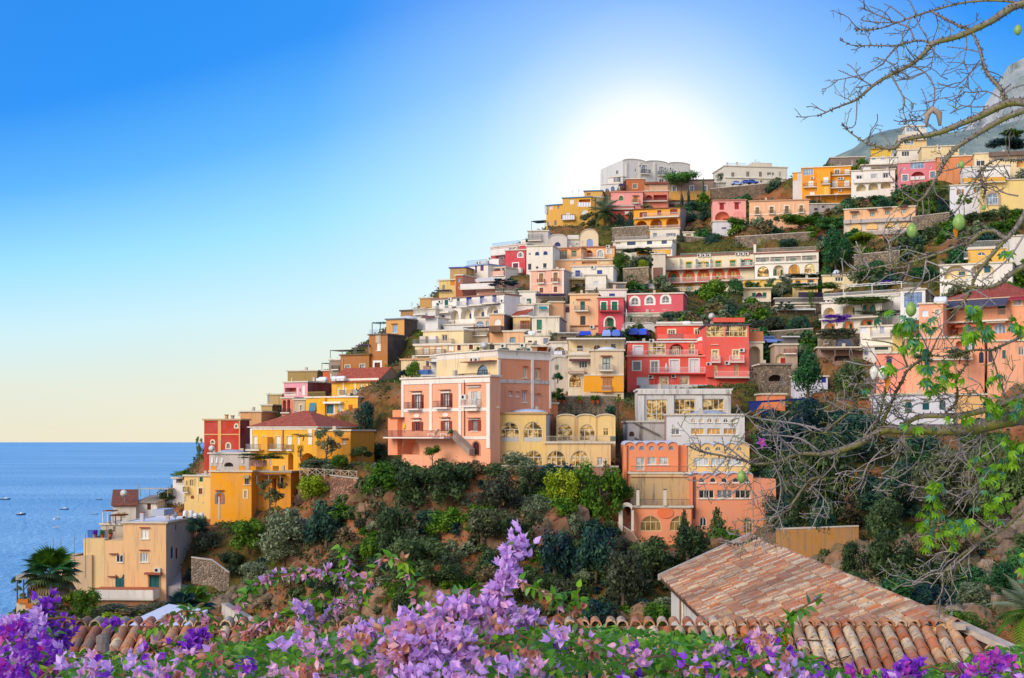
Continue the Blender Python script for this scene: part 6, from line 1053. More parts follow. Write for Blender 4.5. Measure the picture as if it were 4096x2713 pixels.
T_('dark bush at the foot of the ochre ridge house', 440, 880, 700, 990, 'blue', 'bush', D=368); T_('light green tree right of the apricot twin house', 1030, 1195, 1190, 1420, 'green', 'round', D=310, yb=1480); T_('yellow green tree on the slope above the stairs', 1320, 1295, 1480, 1420, 'lime', 'round', D=312, yb=1480); T_('grey green bush between the two bright trees', 1190, 1250, 1330, 1470, 'olive', 'spray', D=311)
T_('vines over the pergola of the long white house', 1150, 1150, 1580, 1240, 'dark', 'spray', D=335); T_('dark vine bush beside the lift tower', 1430, 1260, 1520, 1400, 'dark', 'spray', D=314)
V(2750, 580)
T_('bright stone pine in front of the apricot palazzo', 1110, 800, 1530, 1000, 'green', 'umbrella', D=344, yb=1080, n=3200); T_('leaning light green pine before the pink porch', 478, 840, 700, 1000, 'green', 'umbrella', D=342, yb=1080); T_('dark grove right of the bright stone pine', 1480, 850, 1860, 1010, 'pine', 'bush', D=340, n=3200); T_('large dark blue green tree beside the hotel wing', 1570, 990, 1960, 1480, 'pine', 'round', D=312, yb=1520, n=5000, leaf=.06)
T_('green vines on the terrace wall above the hotel', 1030, 1090, 1320, 1210, 'blue', 'bush', D=332); T_('trailing plant on the middle of the terrace wall', 862, 1100, 908, 1220, 'lime', 'hang', D=334, n=900); T_('dark shrub beside the white basement stairs', 180, 990, 400, 1260, 'blue', 'bush', D=342); T_('dark hedge below the orange hotel', 1810, 610, 2130, 740, 'blue', 'bush', D=350); T_('shaggy hedge right of the orange hotel', 2120, 590, 2367, 700, 'dark', 'bush', D=348)
T_('small dark tree in front of the apricot palazzo', 1000, 835, 1100, 920, 'dark', 'round', D=346, yb=960); T_('leafy shrubs under the peach arcade house', 1900, 1020, 2200, 1260, 'green', 'bush', D=316, n=3000); T_('dark tree right of the terrace wall end', 1530, 1030, 1640, 1250, 'blue', 'bush', D=326)
T_('flowering tree beside the aloe on the terrace', 740, 880, 860, 1060, 'brown', 'spray', D=346)
V(3296, 480)
T_('dark tree between rose house and white house', 1220, 780, 1480, 960, 'dark', 'round', D=330, yb=1000); T_('palm like green clump below the dark tree', 1320, 890, 1500, 1110, 'blue', 'bush', D=326); T_('broad green bushes on the slope right of the arcade house', 1190, 1220, 1540, 1560, 'dark', 'bush', D=305, n=3600); T_('dark tree in front of the plain white house', 1560, 880, 1750, 1010, 'green', 'spray', D=316, yb=1080)
T_('dark scrub below the plain white house', 1640, 1070, 2020, 1230, 'dark', 'bush', D=308); T_('green scrub below the yellow arched house', 2030, 980, 2230, 1180, 'dark', 'bush', D=306); T_('rough bushes at the right end of the upper slope', 1900, 1180, 2300, 1400, 'green', 'bush', D=300, n=3400); T_('dark wood high at the right edge under the limestone', 1930, 170, 2400, 330, 'blue', 'bush', D=395, n=3800); T_('yellow green wood above the dark wood at right', 2060, 100, 2420, 200, 'green', 'bush', D=410, n=3000)
T_('brown dry bushes under the arcade balcony', 300, 1300, 640, 1420, 'lime', 'bush', D=314); T_('red brown creeper right of the arcade house', 1085, 1080, 1260, 1300, 'dusk', 'spray', D=322)
V(3296, 900)
T_('green wooded slope above the white pergola', 420, 380, 800, 620, 'pine', 'bush', D=290, n=3600); T_('bright green tree by the pergola end', 800, 470, 990, 600, 'lime', 'bush', D=284); T_('deep green bushes right of the bright tree', 960, 450, 1340, 690, 'pine', 'bush', D=278, n=3400); T_('grey bare shrubs in the middle of the slope', 540, 140, 900, 420, 'brown', 'spray', D=306); T_('dark trees above the grey shrubs', 860, 60, 1240, 330, 'blue', 'bush', D=308, n=3400)
T_('vines trailing along the hotel roof edge', 60, 850, 830, 935, 'green', 'hang', D=258, n=2200); T_('purple bougainvillea along the middle balcony', -20, 1060, 330, 1160, 'violet', 'hang', D=255, n=2200, name='bougainvillea'); T_('dark purple bougainvillea over the stone garage', -100, 1225, 410, 1350, 'dusk', 'hang', D=250, n=3200, name='bougainvillea'); T_('thin purple vine along the balcony edge', 330, 1010, 980, 1075, 'dusk', 'hang', D=252, n=1600); T_('pink bougainvillea under the white pergola', 660, 640, 820, 700, 'violet', 'bush', D=272, n=1500, name='bougainvillea')
T_('rounded shrub in front of the orange garden front', 1420, 1440, 1780, 1600, 'dark', 'bush', D=204); T_('small dark shrub left of the orange garden front', 1030, 1500, 1290, 1640, 'dark', 'bush', D=204)
V(2600, 900)
T_('leafy mulberry tree in front of the hotel arches', 520, 640, 960, 980, 'green', 'round', D=300, yb=1010, n=4200); T_('dark round tree right of the mulberry', 900, 620, 1130, 850, 'pine', 'round', D=298, yb=900); T_('silvery olive hedge above the scarlet roof', 560, 840, 1080, 1060, 'olive', 'bush', D=284, n=4200); T_('long clipped grey hedge left of the olive hedge', 0, 1000, 640, 1140, 'olive', 'bush', D=276, n=4200, leaf=.05); T_('olive hedge end above the dark wall', 1040, 900, 1400, 1060, 'olive', 'bush', D=285, n=3000)
T_('dark purple shade of bougainvillea on the road wall', 1130, 1050, 1650, 1300, 'dusk', 'bush', D=270, n=4200); T_('blue dark hedge by the stone garage', 1600, 1040, 1960, 1340, 'blue', 'bush', D=266, n=4200); T_('thin grey tree by the hotel wing', 1400, 600, 1700, 820, 'olive', 'spray', D=302, yb=1000, n=2400); T_('vine roof over the cave cafe', 1670, 690, 2260, 760, 'green', 'hang', D=293, n=2600); T_('hanging vine post in front of the stone bungalow', 1870, 760, 1950, 1000, 'green', 'hang', D=290, n=900)
T_('dark wisteria under the stone bungalow', 1490, 900, 1700, 1010, 'blue', 'spray', D=289); T_('vines along the hotel wing base', 1560, 580, 2060, 640, 'dark', 'hang', D=316, n=2200); T_('yellow shrub on the road wall', 1470, 1260, 1560, 1320, 'lime', 'spray', D=262, n=700); T_('dark conifer patch under the hotel left corner', 380, 780, 560, 860, 'dark', 'bush', D=310); T_('plants on the slope left of the lift tower', -380, 740, -120, 840, 'dark', 'bush', D=296)
V(3000, 1200)
T_('tall dark conifer with layered boughs', 450, 500, 920, 985, 'pine', 'cone', D=226, yb=1120, n=5000, leaf=.06); T_('broad dark yew beside the layered conifer', 905, 690, 1450, 1200, 'dark', 'round', D=215, yb=1260, n=5500, leaf=.055); T_('dark tree at the foot of the broad yew', 480, 1130, 800, 1330, 'blue', 'bush', D=210, n=3000); T_('dark evergreen wall right of the blue tarpaulin', 180, 1290, 620, 1568, 'dark', 'bush', D=204, n=4200); T_('blue green bank below the broad yew', 700, 1240, 1500, 1500, 'blue', 'bush', D=203, n=4600); T_('fern in the pot corner by the corner tower', -30, 850, 110, 900, 'dark', 'spray', D=243, n=800)
V(1300, 1150)
T_('lemon tree in front of the low beige house', 930, 860, 1150, 1110, 'green', 'round', D=243, yb=1130); T_('bushy terrace plant on the peach wing roof', 1740, 700, 1880, 805, 'green', 'spray', D=214, n=1200); T_('dark shrub at the edge of the lemon tree', 850, 950, 1000, 1060, 'blue', 'bush', D=246)
V(1800, 850)
T_('dark climbing vine over the salmon terrace', 450, 775, 800, 880, 'blue', 'spray', D=291, n=2200); T_('small palm bush below the vine', 770, 890, 890, 950, 'olive', 'bush', D=289); T_('potted palm on the cream loggia', 1700, 885, 1770, 945, 'blue', 'spray', D=290, n=700)
V(1600, 1000)
T_('green trees in the gap right of the peach wing', 1800, 1430, 1930, 1540, 'pine', 'bush', D=226); T_('ivy on the little cream terrace', 1760, 970, 1860, 1110, 'dark', 'hang', D=256, n=1200)
V(1900, 1550)
T_('potted garden in front of the yellow ground floor', 900, 0, 1090, 180, 'green', 'spray', D=216, n=1800); T_('dark bush by the wall above the scalloped vaults', 1530, 190, 1710, 330, 'blue', 'bush', D=212); T_('green roof strip behind the scalloped vaults', 960, 300, 1480, 345, 'green', 'bush', D=214, n=2200); T_('small round shrub on the garden wall', 1110, 220, 1165, 275, 'pine', 'bush', D=214, n=900); T_('wild green plant beside the grey stair house', 1640, 70, 1760, 170, 'lime', 'spray', D=218, n=800); T_('ragged bush on the wall right of the ivy', 1490, 860, 1600, 1000, 'dark', 'spray', D=190, n=900)
V(0, 1600)
T_('dense vine roof of the round terrace over the bay', 2025, 815, 2310, 905, 'green', 'bush', D=230, n=2600); T_('green creeper on the left edge of the deep red house', 2310, 420, 2390, 660, 'green', 'spray', D=238, n=1500); T_('shrubs behind the brown shed roof', 1830, 1080, 2090, 1200, 'dark', 'bush', D=232); T_('tree at the corner of the stepped alley', 2200, 1360, 2420, 1560, 'blue', 'bush', D=208)
V(700, 1600)
T_('vine pergola across the orange terrace', 775, 630, 1325, 700, 'green', 'hang', D=222, n=2600); T_('climber along the balcony of the yellow villa', 1380, 400, 1650, 440, 'green', 'hang', D=224, n=1200); T_('thin climber hanging by the yellow arch', 1440, 530, 1530, 680, 'dark', 'hang', D=224, n=700); T_('grassy bank under the yellow villa', 1480, 680, 2000, 820, 'olive', 'bush', D=220, n=3600); T_('shrub bank right of the square annexe', 2060, 520, 2330, 680, 'dark', 'bush', D=224, n=2600); T_('green cascade at the right end of the fence', 2170, 730, 2367, 900, 'lime', 'bush', D=214, n=2200)
# ---- wild shrubs filling the slopes, then low ground cover
HB = [(h.root.matrix_basis.inverted(), h.w, h.d) for h in HS]
def free(p, mar=1.2):
    for M, w_, d_ in HB:
        q = M @ p
        if -mar < q.x < w_ + mar and -mar - .8 < q.y < d_ + mar: return False
    return True
def wild(n, x0, y0, x1, y1, mats, smin, smax, label=None, kinds=('bush',)):
    """label given: shrubs as things; otherwise one joined thicket per leaf colour"""
    V(0, 0, 1.0); k = 0; tries = 0; J = {}
    while k < n and tries < n * 12:
        tries += 1; x, y = random.uniform(x0, x1), random.uniform(y0, y1); D = march(x, y)
        if not D: continue
        p = P(x, y, D)
        if not free(p): continue
        if label and mnoise.noise(Vector((p.x * .045, p.y * .045, 8))) < -.12: continue
        s = random.uniform(smin, smax); z = hgt(p.x, p.y) - .2; k += 1; mt = random.choice(mats)
        if label:
            r = empty('shrub', (p.x, p.y, z), label, 'shrub', random.uniform(0, 6.28), 'wild shrubs of the slopes')
            inst(crown(random.choice(kinds), mt, random.randrange(3)), 'foliage', r, (0, 0, s * .62), (0, 0, random.uniform(0, 6)), (s, s * .9, s * random.uniform(.65, .95)))
        else: J.setdefault(mt, []).append((p.x, p.y, z + s * .6, s))
    for mt, L_ in J.items():
        src = crown('bush', mt, 1, 620, .15); V0 = np.array([v.co for v in src.vertices]); vs = []
        for x, y, z, s in L_: a = random.uniform(0, 6.28); Rm = np.array([[math.cos(a), -math.sin(a), 0], [math.sin(a), math.cos(a), 0], [0, 0, .8]]); vs.append(V0 @ Rm.T * s + np.array([x, y, z]))
        n_ = len(vs) * len(V0) // 4; me = bpy.data.meshes.new('thicket'); me.from_pydata(np.concatenate(vs).tolist(), [], [(4 * i, 4 * i + 1, 4 * i + 2, 4 * i + 3) for i in range(n_)]); me.materials.append(LM[mt]); o = bpy.data.objects.new('thicket', me); sc.collection.objects.link(o); tag(o, kind='stuff')
wild(58, 1150, 1900, 3100, 2450, ('dark', 'dark', 'blue', 'olive', 'dusk', 'green'), 1.2, 3.0, 'wild evergreen shrub growing on the rocky cliff below the front houses')
wild(42, 3050, 1750, 4300, 2450, ('dark', 'blue', 'dark', 'pine', 'olive'), 1.4, 3.4, 'wild dark shrub on the shaded right hand ravine slope', ('bush', 'round'))
wild(420, 2380, 680, 4250, 1480, ('dark', 'blue', 'pine', 'brown', 'green', 'green', 'olive'), 1.0, 3.0)
wild(330, 1000, 1880, 3100, 2500, ('dark', 'dark', 'blue', 'olive', 'green', 'brown'), .7, 1.7)
wild(110, 3050, 1800, 4250, 2500, ('dark', 'blue', 'dark', 'olive', 'brown'), .8, 2.0)
wild(60, 950, 1150, 2500, 1900, ('dark', 'green', 'olive'), .7, 1.5)
wild(80, 60, 2330, 650, 2600, ('green', 'dark', 'olive', 'lime'), .9, 1.8)
def rocks(n, x0, y0, x1, y1, smin, smax, hexes, seed):
    """angular outcrops joined per stone colour"""
    r = random.Random(seed); V(0, 0, 1.0); J = {h: MB() for h in hexes}; k = t_ = 0
    while k < n and t_ < n * 10:
        t_ += 1; x, y = r.uniform(x0, x1), r.uniform(y0, y1); D = march(x, y)
        if not D: continue
        p = P(x, y, D)
        if not free(p, 2.5) or mnoise.noise(Vector((p.x * .06, p.y * .06, p.z * .08 + seed))) < .02: continue
        k += 1; s = r.uniform(smin, smax) * (1.6 if r.random() < .15 else 1); ct = Vector((p.x, p.y, hgt(p.x, p.y) + s * .12)); a0 = r.uniform(0, 6); m = J[r.choice(hexes)]; rings = []
        for h, q in ((-.7, .9), (-.1, 1.05), (.35, .8), (.62, .4)): rings.append([ct + Vector((math.cos(a0 + j * .898) * s * q * r.uniform(.7, 1.15), math.sin(a0 + j * .898) * s * q * r.uniform(.6, 1.0), h * s * r.uniform(.8, 1.25))) for j in range(7)])
        for a, b_ in zip(rings, rings[1:]):
            for j in range(7): m.poly([a[j], a[(j + 1) % 7], b_[(j + 1) % 7], b_[j]])
        m.poly(rings[-1])
    for h, mm in J.items():
        m, t, b = newmat('cliff rock ' + h); c = srgb(h); q = noise(t, worldpos(t, (1, 1, .5)), 1.3, 5, .7); q2 = noise(t, worldpos(t), .25, 3)
        col = mix(t, ramp(t, q, [(.35, (0, 0, 0)), (.65, (1, 1, 1))]), tuple(v * .5 for v in c), c); col = mix(t, ramp(t, q2, [(.5, (0, 0, 0)), (.65, (.7, .7, .7))]), col, srgb('4E5430')); t.links.new(col, b.inputs['Base Color']); b.inputs['Roughness'].default_value = 1; bump(t, b, q, 1, .25)
        o = mm.build('rock_outcrop', m)
        if o: tag(o, kind='stuff')
rocks(560, 1150, 1960, 3100, 2480, .5, 1.7, ('9A6A4C', 'A88468', '7E6250', 'B08A6A'), 4); rocks(320, 3050, 1900, 4250, 2500, .5, 1.8, ('A07A5C', 'B09880', '86705E'), 8); rocks(160, 2380, 750, 4200, 1450, .4, 1.2, ('9A8472', '7E6E60'), 12); rocks(60, 650, 2200, 1100, 2450, .4, 1.1, ('A08468', '8E7862'), 15)
def cover(name, n, seed, mat, size, yr):
    r = np.random.default_rng(seed); cs = []
    while len(cs) < n:
        x = r.uniform(-95, 165); y = r.uniform(*yr)
        if mnoise.noise(Vector((x * .09, y * .09, seed))) < -.12: continue
        cs.append((x, y, hgt(x, y)))
    c = np.repeat(np.array(cs), 11, 0); N_ = len(c); c = c + r.normal(size=(N_, 3)) * np.array([.55, .55, .16]) + np.array([0, 0, .22])
    a = r.normal(size=(N_, 3)); a /= np.linalg.norm(a, axis=1)[:, None]; b_ = np.cross(a, r.normal(size=(N_, 3))); b_ /= np.linalg.norm(b_, axis=1)[:, None]; s = size * (.5 + r.random((N_, 1)))
    vs = np.stack([c - a * s, c + b_ * s * .5, c + a * s, c - b_ * s * .5], 1).reshape(-1, 3)
    me = bpy.data.meshes.new(name); me.from_pydata(vs.tolist(), [], [(4 * i, 4 * i + 1, 4 * i + 2, 4 * i + 3) for i in range(N_)]); me.materials.append(LM[mat]); o = bpy.data.objects.new(name, me); sc.collection.objects.link(o); tag(o, kind='stuff')
cover('scrub', 8500, 3, 'dark', .21, (125, 235)); cover('dry_grass', 8000, 9, 'brown', .2, (120, 250)); cover('weeds', 6000, 14, 'green', .2, (120, 270)); cover('undergrowth', 6500, 21, 'dark', .28, (230, 420)); cover('heath', 3500, 33, 'brown', .26, (240, 420))
# walls, stairs, fence
def wall_(label, pts, D, h_px, col, stone=True, th=.5, name='retaining_wall', group=None, age=.6, Ds=None):
    """free standing wall whose top edge passes through pts (current view) and which is h_px high"""
    base = P(pts[0][0], pts[0][1] + h_px, D); r = empty(name, base, label, 'wall', 0, group); m = MB(); Ds = Ds or [D] * len(pts)
    top = [P(x, y, d) - base for (x, y), d in zip(pts, Ds)]; bot = [P(x, y + h_px, d) - base - Vector((0, 0, 1.5)) for (x, y), d in zip(pts, Ds)]; q = Vector((0, th, 0))
    for i in range(len(pts) - 1):
        m.hull([bot[i], bot[i + 1], bot[i + 1] + q, bot[i] + q], [top[i], top[i + 1], top[i + 1] + q, top[i] + q])
    m.build('wall', stonewall(col) if stone else plaster(col, age), r); m = MB()
    for i in range(len(pts) - 1):
        e = Vector((0, -.06, .002)); u = Vector((0, 0, .18)); m.hull([top[i] + e, top[i + 1] + e, top[i + 1] + q, top[i] + q + Vector((0, 0, .002))], [top[i] + e + u, top[i + 1] + e + u, top[i + 1] + q + u, top[i] + q + u])
    m.build('coping', plaster('C8BCAE', .5), r); return r
V(0, 0, .5779)
wall_('long grey brown retaining wall under the white villa and its road', [(1642, 437), (1700, 432), (1770, 425), (1838, 418)], 389, 60, '8A7460')
wall_('stone terrace wall with flat parapet above the hotel wing', [(1700, 548), (1880, 537)], 337, 38, 'A08C78')
wall_('ochre plastered ravine wall behind the tiled roof', [(1795, 1225), (1870, 1222), (1985, 1218)], 171, 110, 'B8803E', False, age=.9)
wall_('rust coloured rough wall below the terrace of the yellow halls', [(1135, 1078), (1430, 1080)], 192.5, 45, 'B07A62', False, age=.9)
for l_, q_, d_, h_ in (('dry stone terrace wall in the middle of the right hand slope', [(1975, 590), (2080, 580)], 303, 20), ('short terrace wall under the arcade house slope', [(2110, 502), (2195, 492)], 316, 16), ('terrace wall below the long white strip house', [(1415, 528), (1500, 522)], 346, 14), ('terrace wall left of the white basement', [(1565, 545), (1640, 552)], 344, 18), ('road wall under the purple hedge', [(1770, 768), (1880, 760)], 262, 26)): wall_(l_, q_, d_, h_, '9A8872')
wall_('crumbling stone wall above the ramp beside the stepped alley', [(442, 1290), (490, 1296), (530, 1325)], 199, 34, 'A08C78')
wall_('short reddish wall below the wooden fence', [(762, 1100), (830, 1108)], 210, 35, 'B88870')
wall_('garden wall in front of the potted terrace above the scalloped vaults', [(1290, 918), (1420, 916)], 214, 22, 'A08A70')
wall_('grey stone wall behind the chapel like house', [(2010, 865), (2250, 858), (2367, 900)], 214, 65, '8A7C70')
wall_('rough plastered wall rising from the brick stairs', [(1428, 1210), (1462, 1232), (1480, 1260)], 187, 60, 'A87C62', False, age=.9)
wall_('low fieldstone wall under the crimson house', [(1462, 732), (1556, 732)], 275, 26, '9A8A76')
wall_('tan garden wall beside the hotel stairs', [(1440, 622), (1500, 618)], 305, 22, 'A89478')
wall_('white painted ramp wall curving down from the stepped alley', [(388, 1352), (430, 1362), (475, 1380), (520, 1402), (570, 1432), (615, 1462)], 196, 17, 'D6CCC4', False, 2.6, 'ramp_wall', Ds=[(march(x, y + 13) or 196) - 2.5 for x, y in ((388, 1352), (430, 1362), (475, 1380), (520, 1402), (570, 1432), (615, 1462))])
def stairs(label, a, b, D0, D1, w_px, n, col, name='stairs'):
    D0 = D0 or march(*a); D1 = D1 or march(*b)
    pa, pb = P(*a, D0), P(*b, D1); r = empty(name, pb, label, 'stairs'); wv = w_px / VS * D0 / FP
    for i in range(n):
        f = i / n; p = pb.lerp(pa, f) - pb; st = (pa.z - pb.z) / n; m = MB(); dy = (pa.y - pb.y) / n + .25
        m.box(p.x - wv / 2, p.y, p.z - 1.5, p.x + wv / 2, p.y + dy, p.z + st); m.build('step', plaster(col, .4), r)
V(0, 2000); stairs('grey stone steps climbing the alley beside the apricot house', (2060, 730), (2060, 1030), 216, 205, 150, 22, 'A29A9C')
V(2400, 1700); stairs('red brick staircase between ivy wall and orange hall', (318, 780), (318, 1165), 198, 188, 100, 26, 'A0563A')
V(700, 1600); stairs('narrow stone steps on the slope below the orange house', (560, 1330), (560, 1568), None, None, 70, 18, 'A89484')
V(2100, 1050); stairs('white outdoor stairs beside the hotel lift tower', (1350, 150), (1500, 270), 312, 306, 60, 12, 'D8D4D0')
V(2400, 1700); r_ = empty('gate_arch', P(318, 1165, 187), 'small white arched gateway over the red brick stairs', 'gate'); m_ = MB(); p0 = P(318, 1165, 187); W_ = 52 / VS * 187 / FP; hh_ = P(318, 1010, 187).z - p0.z
m_.box(-W_ - .5, -.3, -1, -W_, .3, hh_); m_.box(W_, -.3, -1, W_ + .3, .3, hh_)
arc_ = [(W_ * math.cos(t * math.pi / 10), hh_ + W_ * .9 * math.sin(t * math.pi / 10)) for t in range(11)]
for a_, b_ in zip(arc_, arc_[1:]): m_.hull([(a_[0], -.3, a_[1]), (b_[0], -.3, b_[1]), (b_[0] * 1.25, -.3, b_[1] + .5), (a_[0] * 1.25, -.3, a_[1] + .5)], [(a_[0], .3, a_[1]), (b_[0], .3, b_[1]), (b_[0] * 1.25, .3, b_[1] + .5), (a_[0] * 1.25, .3, a_[1] + .5)])
m_.build('arch', plaster('E0D4C4', .4), r_)
# rustic fence with crossed bars
V(700, 1600); fp = [P(1480 + i * 96, 806 + i * 5.5, 213 - i * .4) for i in range(8)]; r_ = empty('wooden_fence', fp[0] - Vector((0, 0, 1.1)), 'rustic wooden fence with crossed bars above the olive slope', 'fence'); o0 = r_.location.copy()
for i, p in enumerate(fp):
    q = p - o0; m = MB(); m.tube([q - Vector((0, 0, 1.7)), q + Vector((0, 0, .1))], .07, 6); m.build('post', plain('B8A898', .9), r_)
    if i < 7:
        q2 = fp[i + 1] - o0; dn = Vector((0, 0, 1.05))
        for a, b in ((q, q2), (q - dn, q2), (q, q2 - dn)): m = MB(); m.tube([a, b], .05, 5); m.build('bar', plain('B8A898', .9), r_)
# palms
def frond_mesh(name, mat, L_, n, fan):
    m = MB()
    if fan:
        for k in range(n):
            a = (k / (n - 1) - .5) * 3.4; l = L_ * (.75 + .25 * math.cos(a)); d = (math.cos(a), math.sin(a)); s = (-d[1] * .09 * L_, d[0] * .09 * L_)
            m.poly([(0, 0, 0), (d[0] * l * .55 + s[0], d[1] * l * .55 + s[1], .08 * L_), (d[0] * l, d[1] * l, -.22 * L_), (d[0] * l * .55 - s[0], d[1] * l * .55 - s[1], .02 * L_)])
        m.tube([(-L_ * .9, 0, -.1 * L_), (0, 0, 0)], .02 * L_, 4)
    else:
        for k in range(n):
            f = (k + 1) / n; x = L_ * f; z = .5 * L_ * f - .75 * L_ * f * f; l = L_ * .32 * math.sin(math.pi * min(1, f * .85 + .12))
            for sg in (-1, 1): m.poly([(x - L_ / n, 0, z), (x + L_ / n * .2, 0, z), (x + l * .5, sg * l, z - l * .35)])
        m.tube([(L_ * f, 0, .5 * L_ * f - .75 * L_ * f * f) for f in (0, .25, .5, .75, 1)], [.05, .04, .03, .02, .01], 4)
    return m.mesh(name, mat)
def palm(label, x, y, yb, D, size, fan, n, mats, trunk=.28):
    c = P(x, y, D); b_ = P(x, yb, D); r = empty('palm_tree', b_, label, 'palm tree'); h = c.z - b_.z; ms = [frond_mesh('frond ' + k, LM[k], size * .62 if fan else size, 19 if fan else 16, fan) for k in mats]
    m = MB(); m.tube([(0, 0, -2), (.1, 0, h * .5), (0, 0, h)], [trunk * 1.2, trunk, trunk * 1.1], 9); m.build('trunk', plain('7A5A3C', .95, .5), r)
    for k in range(n):
        a = k * 2.4; el = math.radians(78 - 128 * (k / n) ** .9); L0 = size * .5 if fan else 0
        dx, dz = math.cos(el), math.sin(el); loc = (math.cos(a) * dx * L0, math.sin(a) * dx * L0, h + dz * L0)
        inst(ms[min(len(ms) - 1, int(k / n * len(ms)))], 'frond', r, loc, (0, -el, a), (1, 1, 1))
V(0, 2000)
palm('shaggy fan palm with hanging dry fronds left of the apricot house', 600, 880, 1500, 176, 3.6, 1, 42, ['green', 'pine', 'dark', 'brown'], .45)
palm('small bright fan palm below the ramp wall', 2290, 1260, 1480, 160, 2.6, 1, 26, ['green', 'blue'], .2); palm('bluish fan palm beside the small bright one', 2150, 1290, 1480, 158, 2.2, 1, 20, ['blue', 'blue'], .2)
V(2100, 600); palm('feather palm standing among the brush under the mustard house', 945, 740, 960, 366, 5.0, 0, 26, ['olive', 'dark'], .3)
V(2596, 2100, 1.579); palm('drooping palm at the right edge beside the tiled hip', 2400, 560, 900, 70, 2.2, 0, 22, ['olive', 'green'], .2)
# boats
def boat(label, x, y, wpx, hull, kind, rz):
    X, Y = px(x, y); D = CZ * FP / (Y - HY); p = P(x, y, D); p.z = 0; L_ = wpx / VS * D / FP / max(.45, abs(math.cos(rz))); r = empty('boat', p, label, 'boat', rz, 'boats moored on the bay')
    m = MB(); st = [(-.5, .13, .10), (-.3, .17, .09), (0, .18, .09), (.3, .12, .12), (.5, .005, .17)]; rings = []
    for f, b_, h in st: rings.append([(f * L_, -b_ * L_, h * L_), (f * L_, -b_ * .6 * L_, -.06 * L_), (f * L_, b_ * .6 * L_, -.06 * L_), (f * L_, b_ * L_, h * L_)])
    for a, b_ in zip(rings, rings[1:]): m.hull(a, b_)
    m.build('hull', plain(hull, .4), r); m = MB(); m.hull([(-.42 * L_, -.11 * L_, .10 * L_), (.3 * L_, -.08 * L_, .13 * L_), (.3 * L_, .08 * L_, .13 * L_), (-.42 * L_, .11 * L_, .10 * L_)], [(-.42 * L_, -.11 * L_, .125 * L_), (.3 * L_, -.08 * L_, .15 * L_), (.3 * L_, .08 * L_, .15 * L_), (-.42 * L_, .11 * L_, .125 * L_)]); m.build('deck', plain('E8E4DC', .5), r)
    if 'c' in kind: m = MB(); m.hull([(-.12 * L_, -.09 * L_, .12 * L_), (.2 * L_, -.08 * L_, .13 * L_), (.2 * L_, .08 * L_, .13 * L_), (-.12 * L_, .09 * L_, .12 * L_)], [(-.1 * L_, -.07 * L_, .24 * L_), (.1 * L_, -.06 * L_, .24 * L_), (.1 * L_, .06 * L_, .24 * L_), (-.1 * L_, .07 * L_, .24 * L_)]); m.build('cabin', plain('F0EEEA', .4), r)
    if 't' in kind: m = MB(); m.box(-.4 * L_, -.1 * L_, .28 * L_, -.05 * L_, .1 * L_, .30 * L_); m.build('canopy', paint('navy'), r)
    if 'm' in kind: m = MB(); m.tube([(.05 * L_, 0, .1 * L_), (.05 * L_, 0, 1.1 * L_)], .012 * L_, 5); m.build('mast', plain('D8D8D8', .4), r)
V(0, 1600)
boat('dark hulled boat with cabin at the far left edge of the bay', 65, 1180, 112, '2A3C5A', 'ct', .1); boat('small dark blue boat nearest to the headland', 1175, 1180, 68, '22386A', 'c', .15); boat('long dark blue boat with white cabin in the middle of the bay', 762, 1298, 104, '1E3A8A', 'c', .1); boat('short dark boat seen end on at the left', 255, 1362, 62, '20304A', 'c', 1.1)
boat('slim grey boat with a thin mast near the shore', 1118, 1355, 80, '7A8AA8', 'm', .1); boat('white boat with a mast seen from behind', 677, 1412, 50, 'E4E2DC', 'm', 1.15); boat('white motorboat with a dark canopy frame, nearest of the boats', 668, 1512, 92, 'D8D8DC', 't', .3)
# cars, furniture
def car(label, x, y, D, col, rz):
    r = empty('parked_car', P(x, y, D), label, 'car', rz, 'parked cars'); r.scale = (.8, .8, .8) if D > 300 else (1, 1, 1)
    m = MB(); m.hull([(-2.0, -.8, .3), (2.0, -.8, .3), (2.0, .8, .3), (-2.0, .8, .3)], [(-2.0, -.78, .85), (1.95, -.78, .8), (1.95, .78, .8), (-2.0, .78, .85)]); m.hull([(-1.7, -.75, .85), (1.0, -.75, .83), (1.0, .75, .83), (-1.7, .75, .85)], [(-1.3, -.6, 1.45), (.3, -.6, 1.45), (.3, .6, 1.45), (-1.3, .6, 1.45)]); m.build('body', plain(col, .25, .05, 0, .5), r)
    m = MB(); m.hull([(-1.5, -.77, .92), (.85, -.77, .92), (.85, .77, .92), (-1.5, .77, .92)], [(-1.25, -.63, 1.38), (.3, -.63, 1.38), (.3, .63, 1.38), (-1.25, .63, 1.38)]); m.build('windows', glass('blue'), r)
    for a in (-1.25, 1.25):
        for b_ in (-.8, .8): m = MB(); m.lathe((a, b_ - .1, .32), [(.2, 0), (.32, .02), (.32, .18), (.2, .2)], 12, 'y'); m.build('wheel', paint('dark'), r)
V(2100, 1050); car('pale blue car facing out on the road under the crimson house', 975, 898, 262, '8FA8E8', 1.4); car('blue car right of the pale blue one', 1092, 896, 262, '5A78D8', 1.35); car('dark blue car under the left garage vault', 1305, 880, 264, '2E48B0', 1.3); car('bright blue car under the right garage vault', 1415, 882, 264, '3A5AD8', 1.25)
V(3000, 1200); car('light blue car on the road below the purple hedge', 245, 525, 258, '7A98E8', .1)
V(2750, 580); car('silver blue car on the road in front of the white villa', 585, 478, 396, 'A8BCE8', .1); car('dark blue car on the road right of the silver blue one', 770, 462, 397, '2A4AB8', .1); car('small blue car half hidden behind the road wall', 700, 466, 399, '4A66C8', .1)
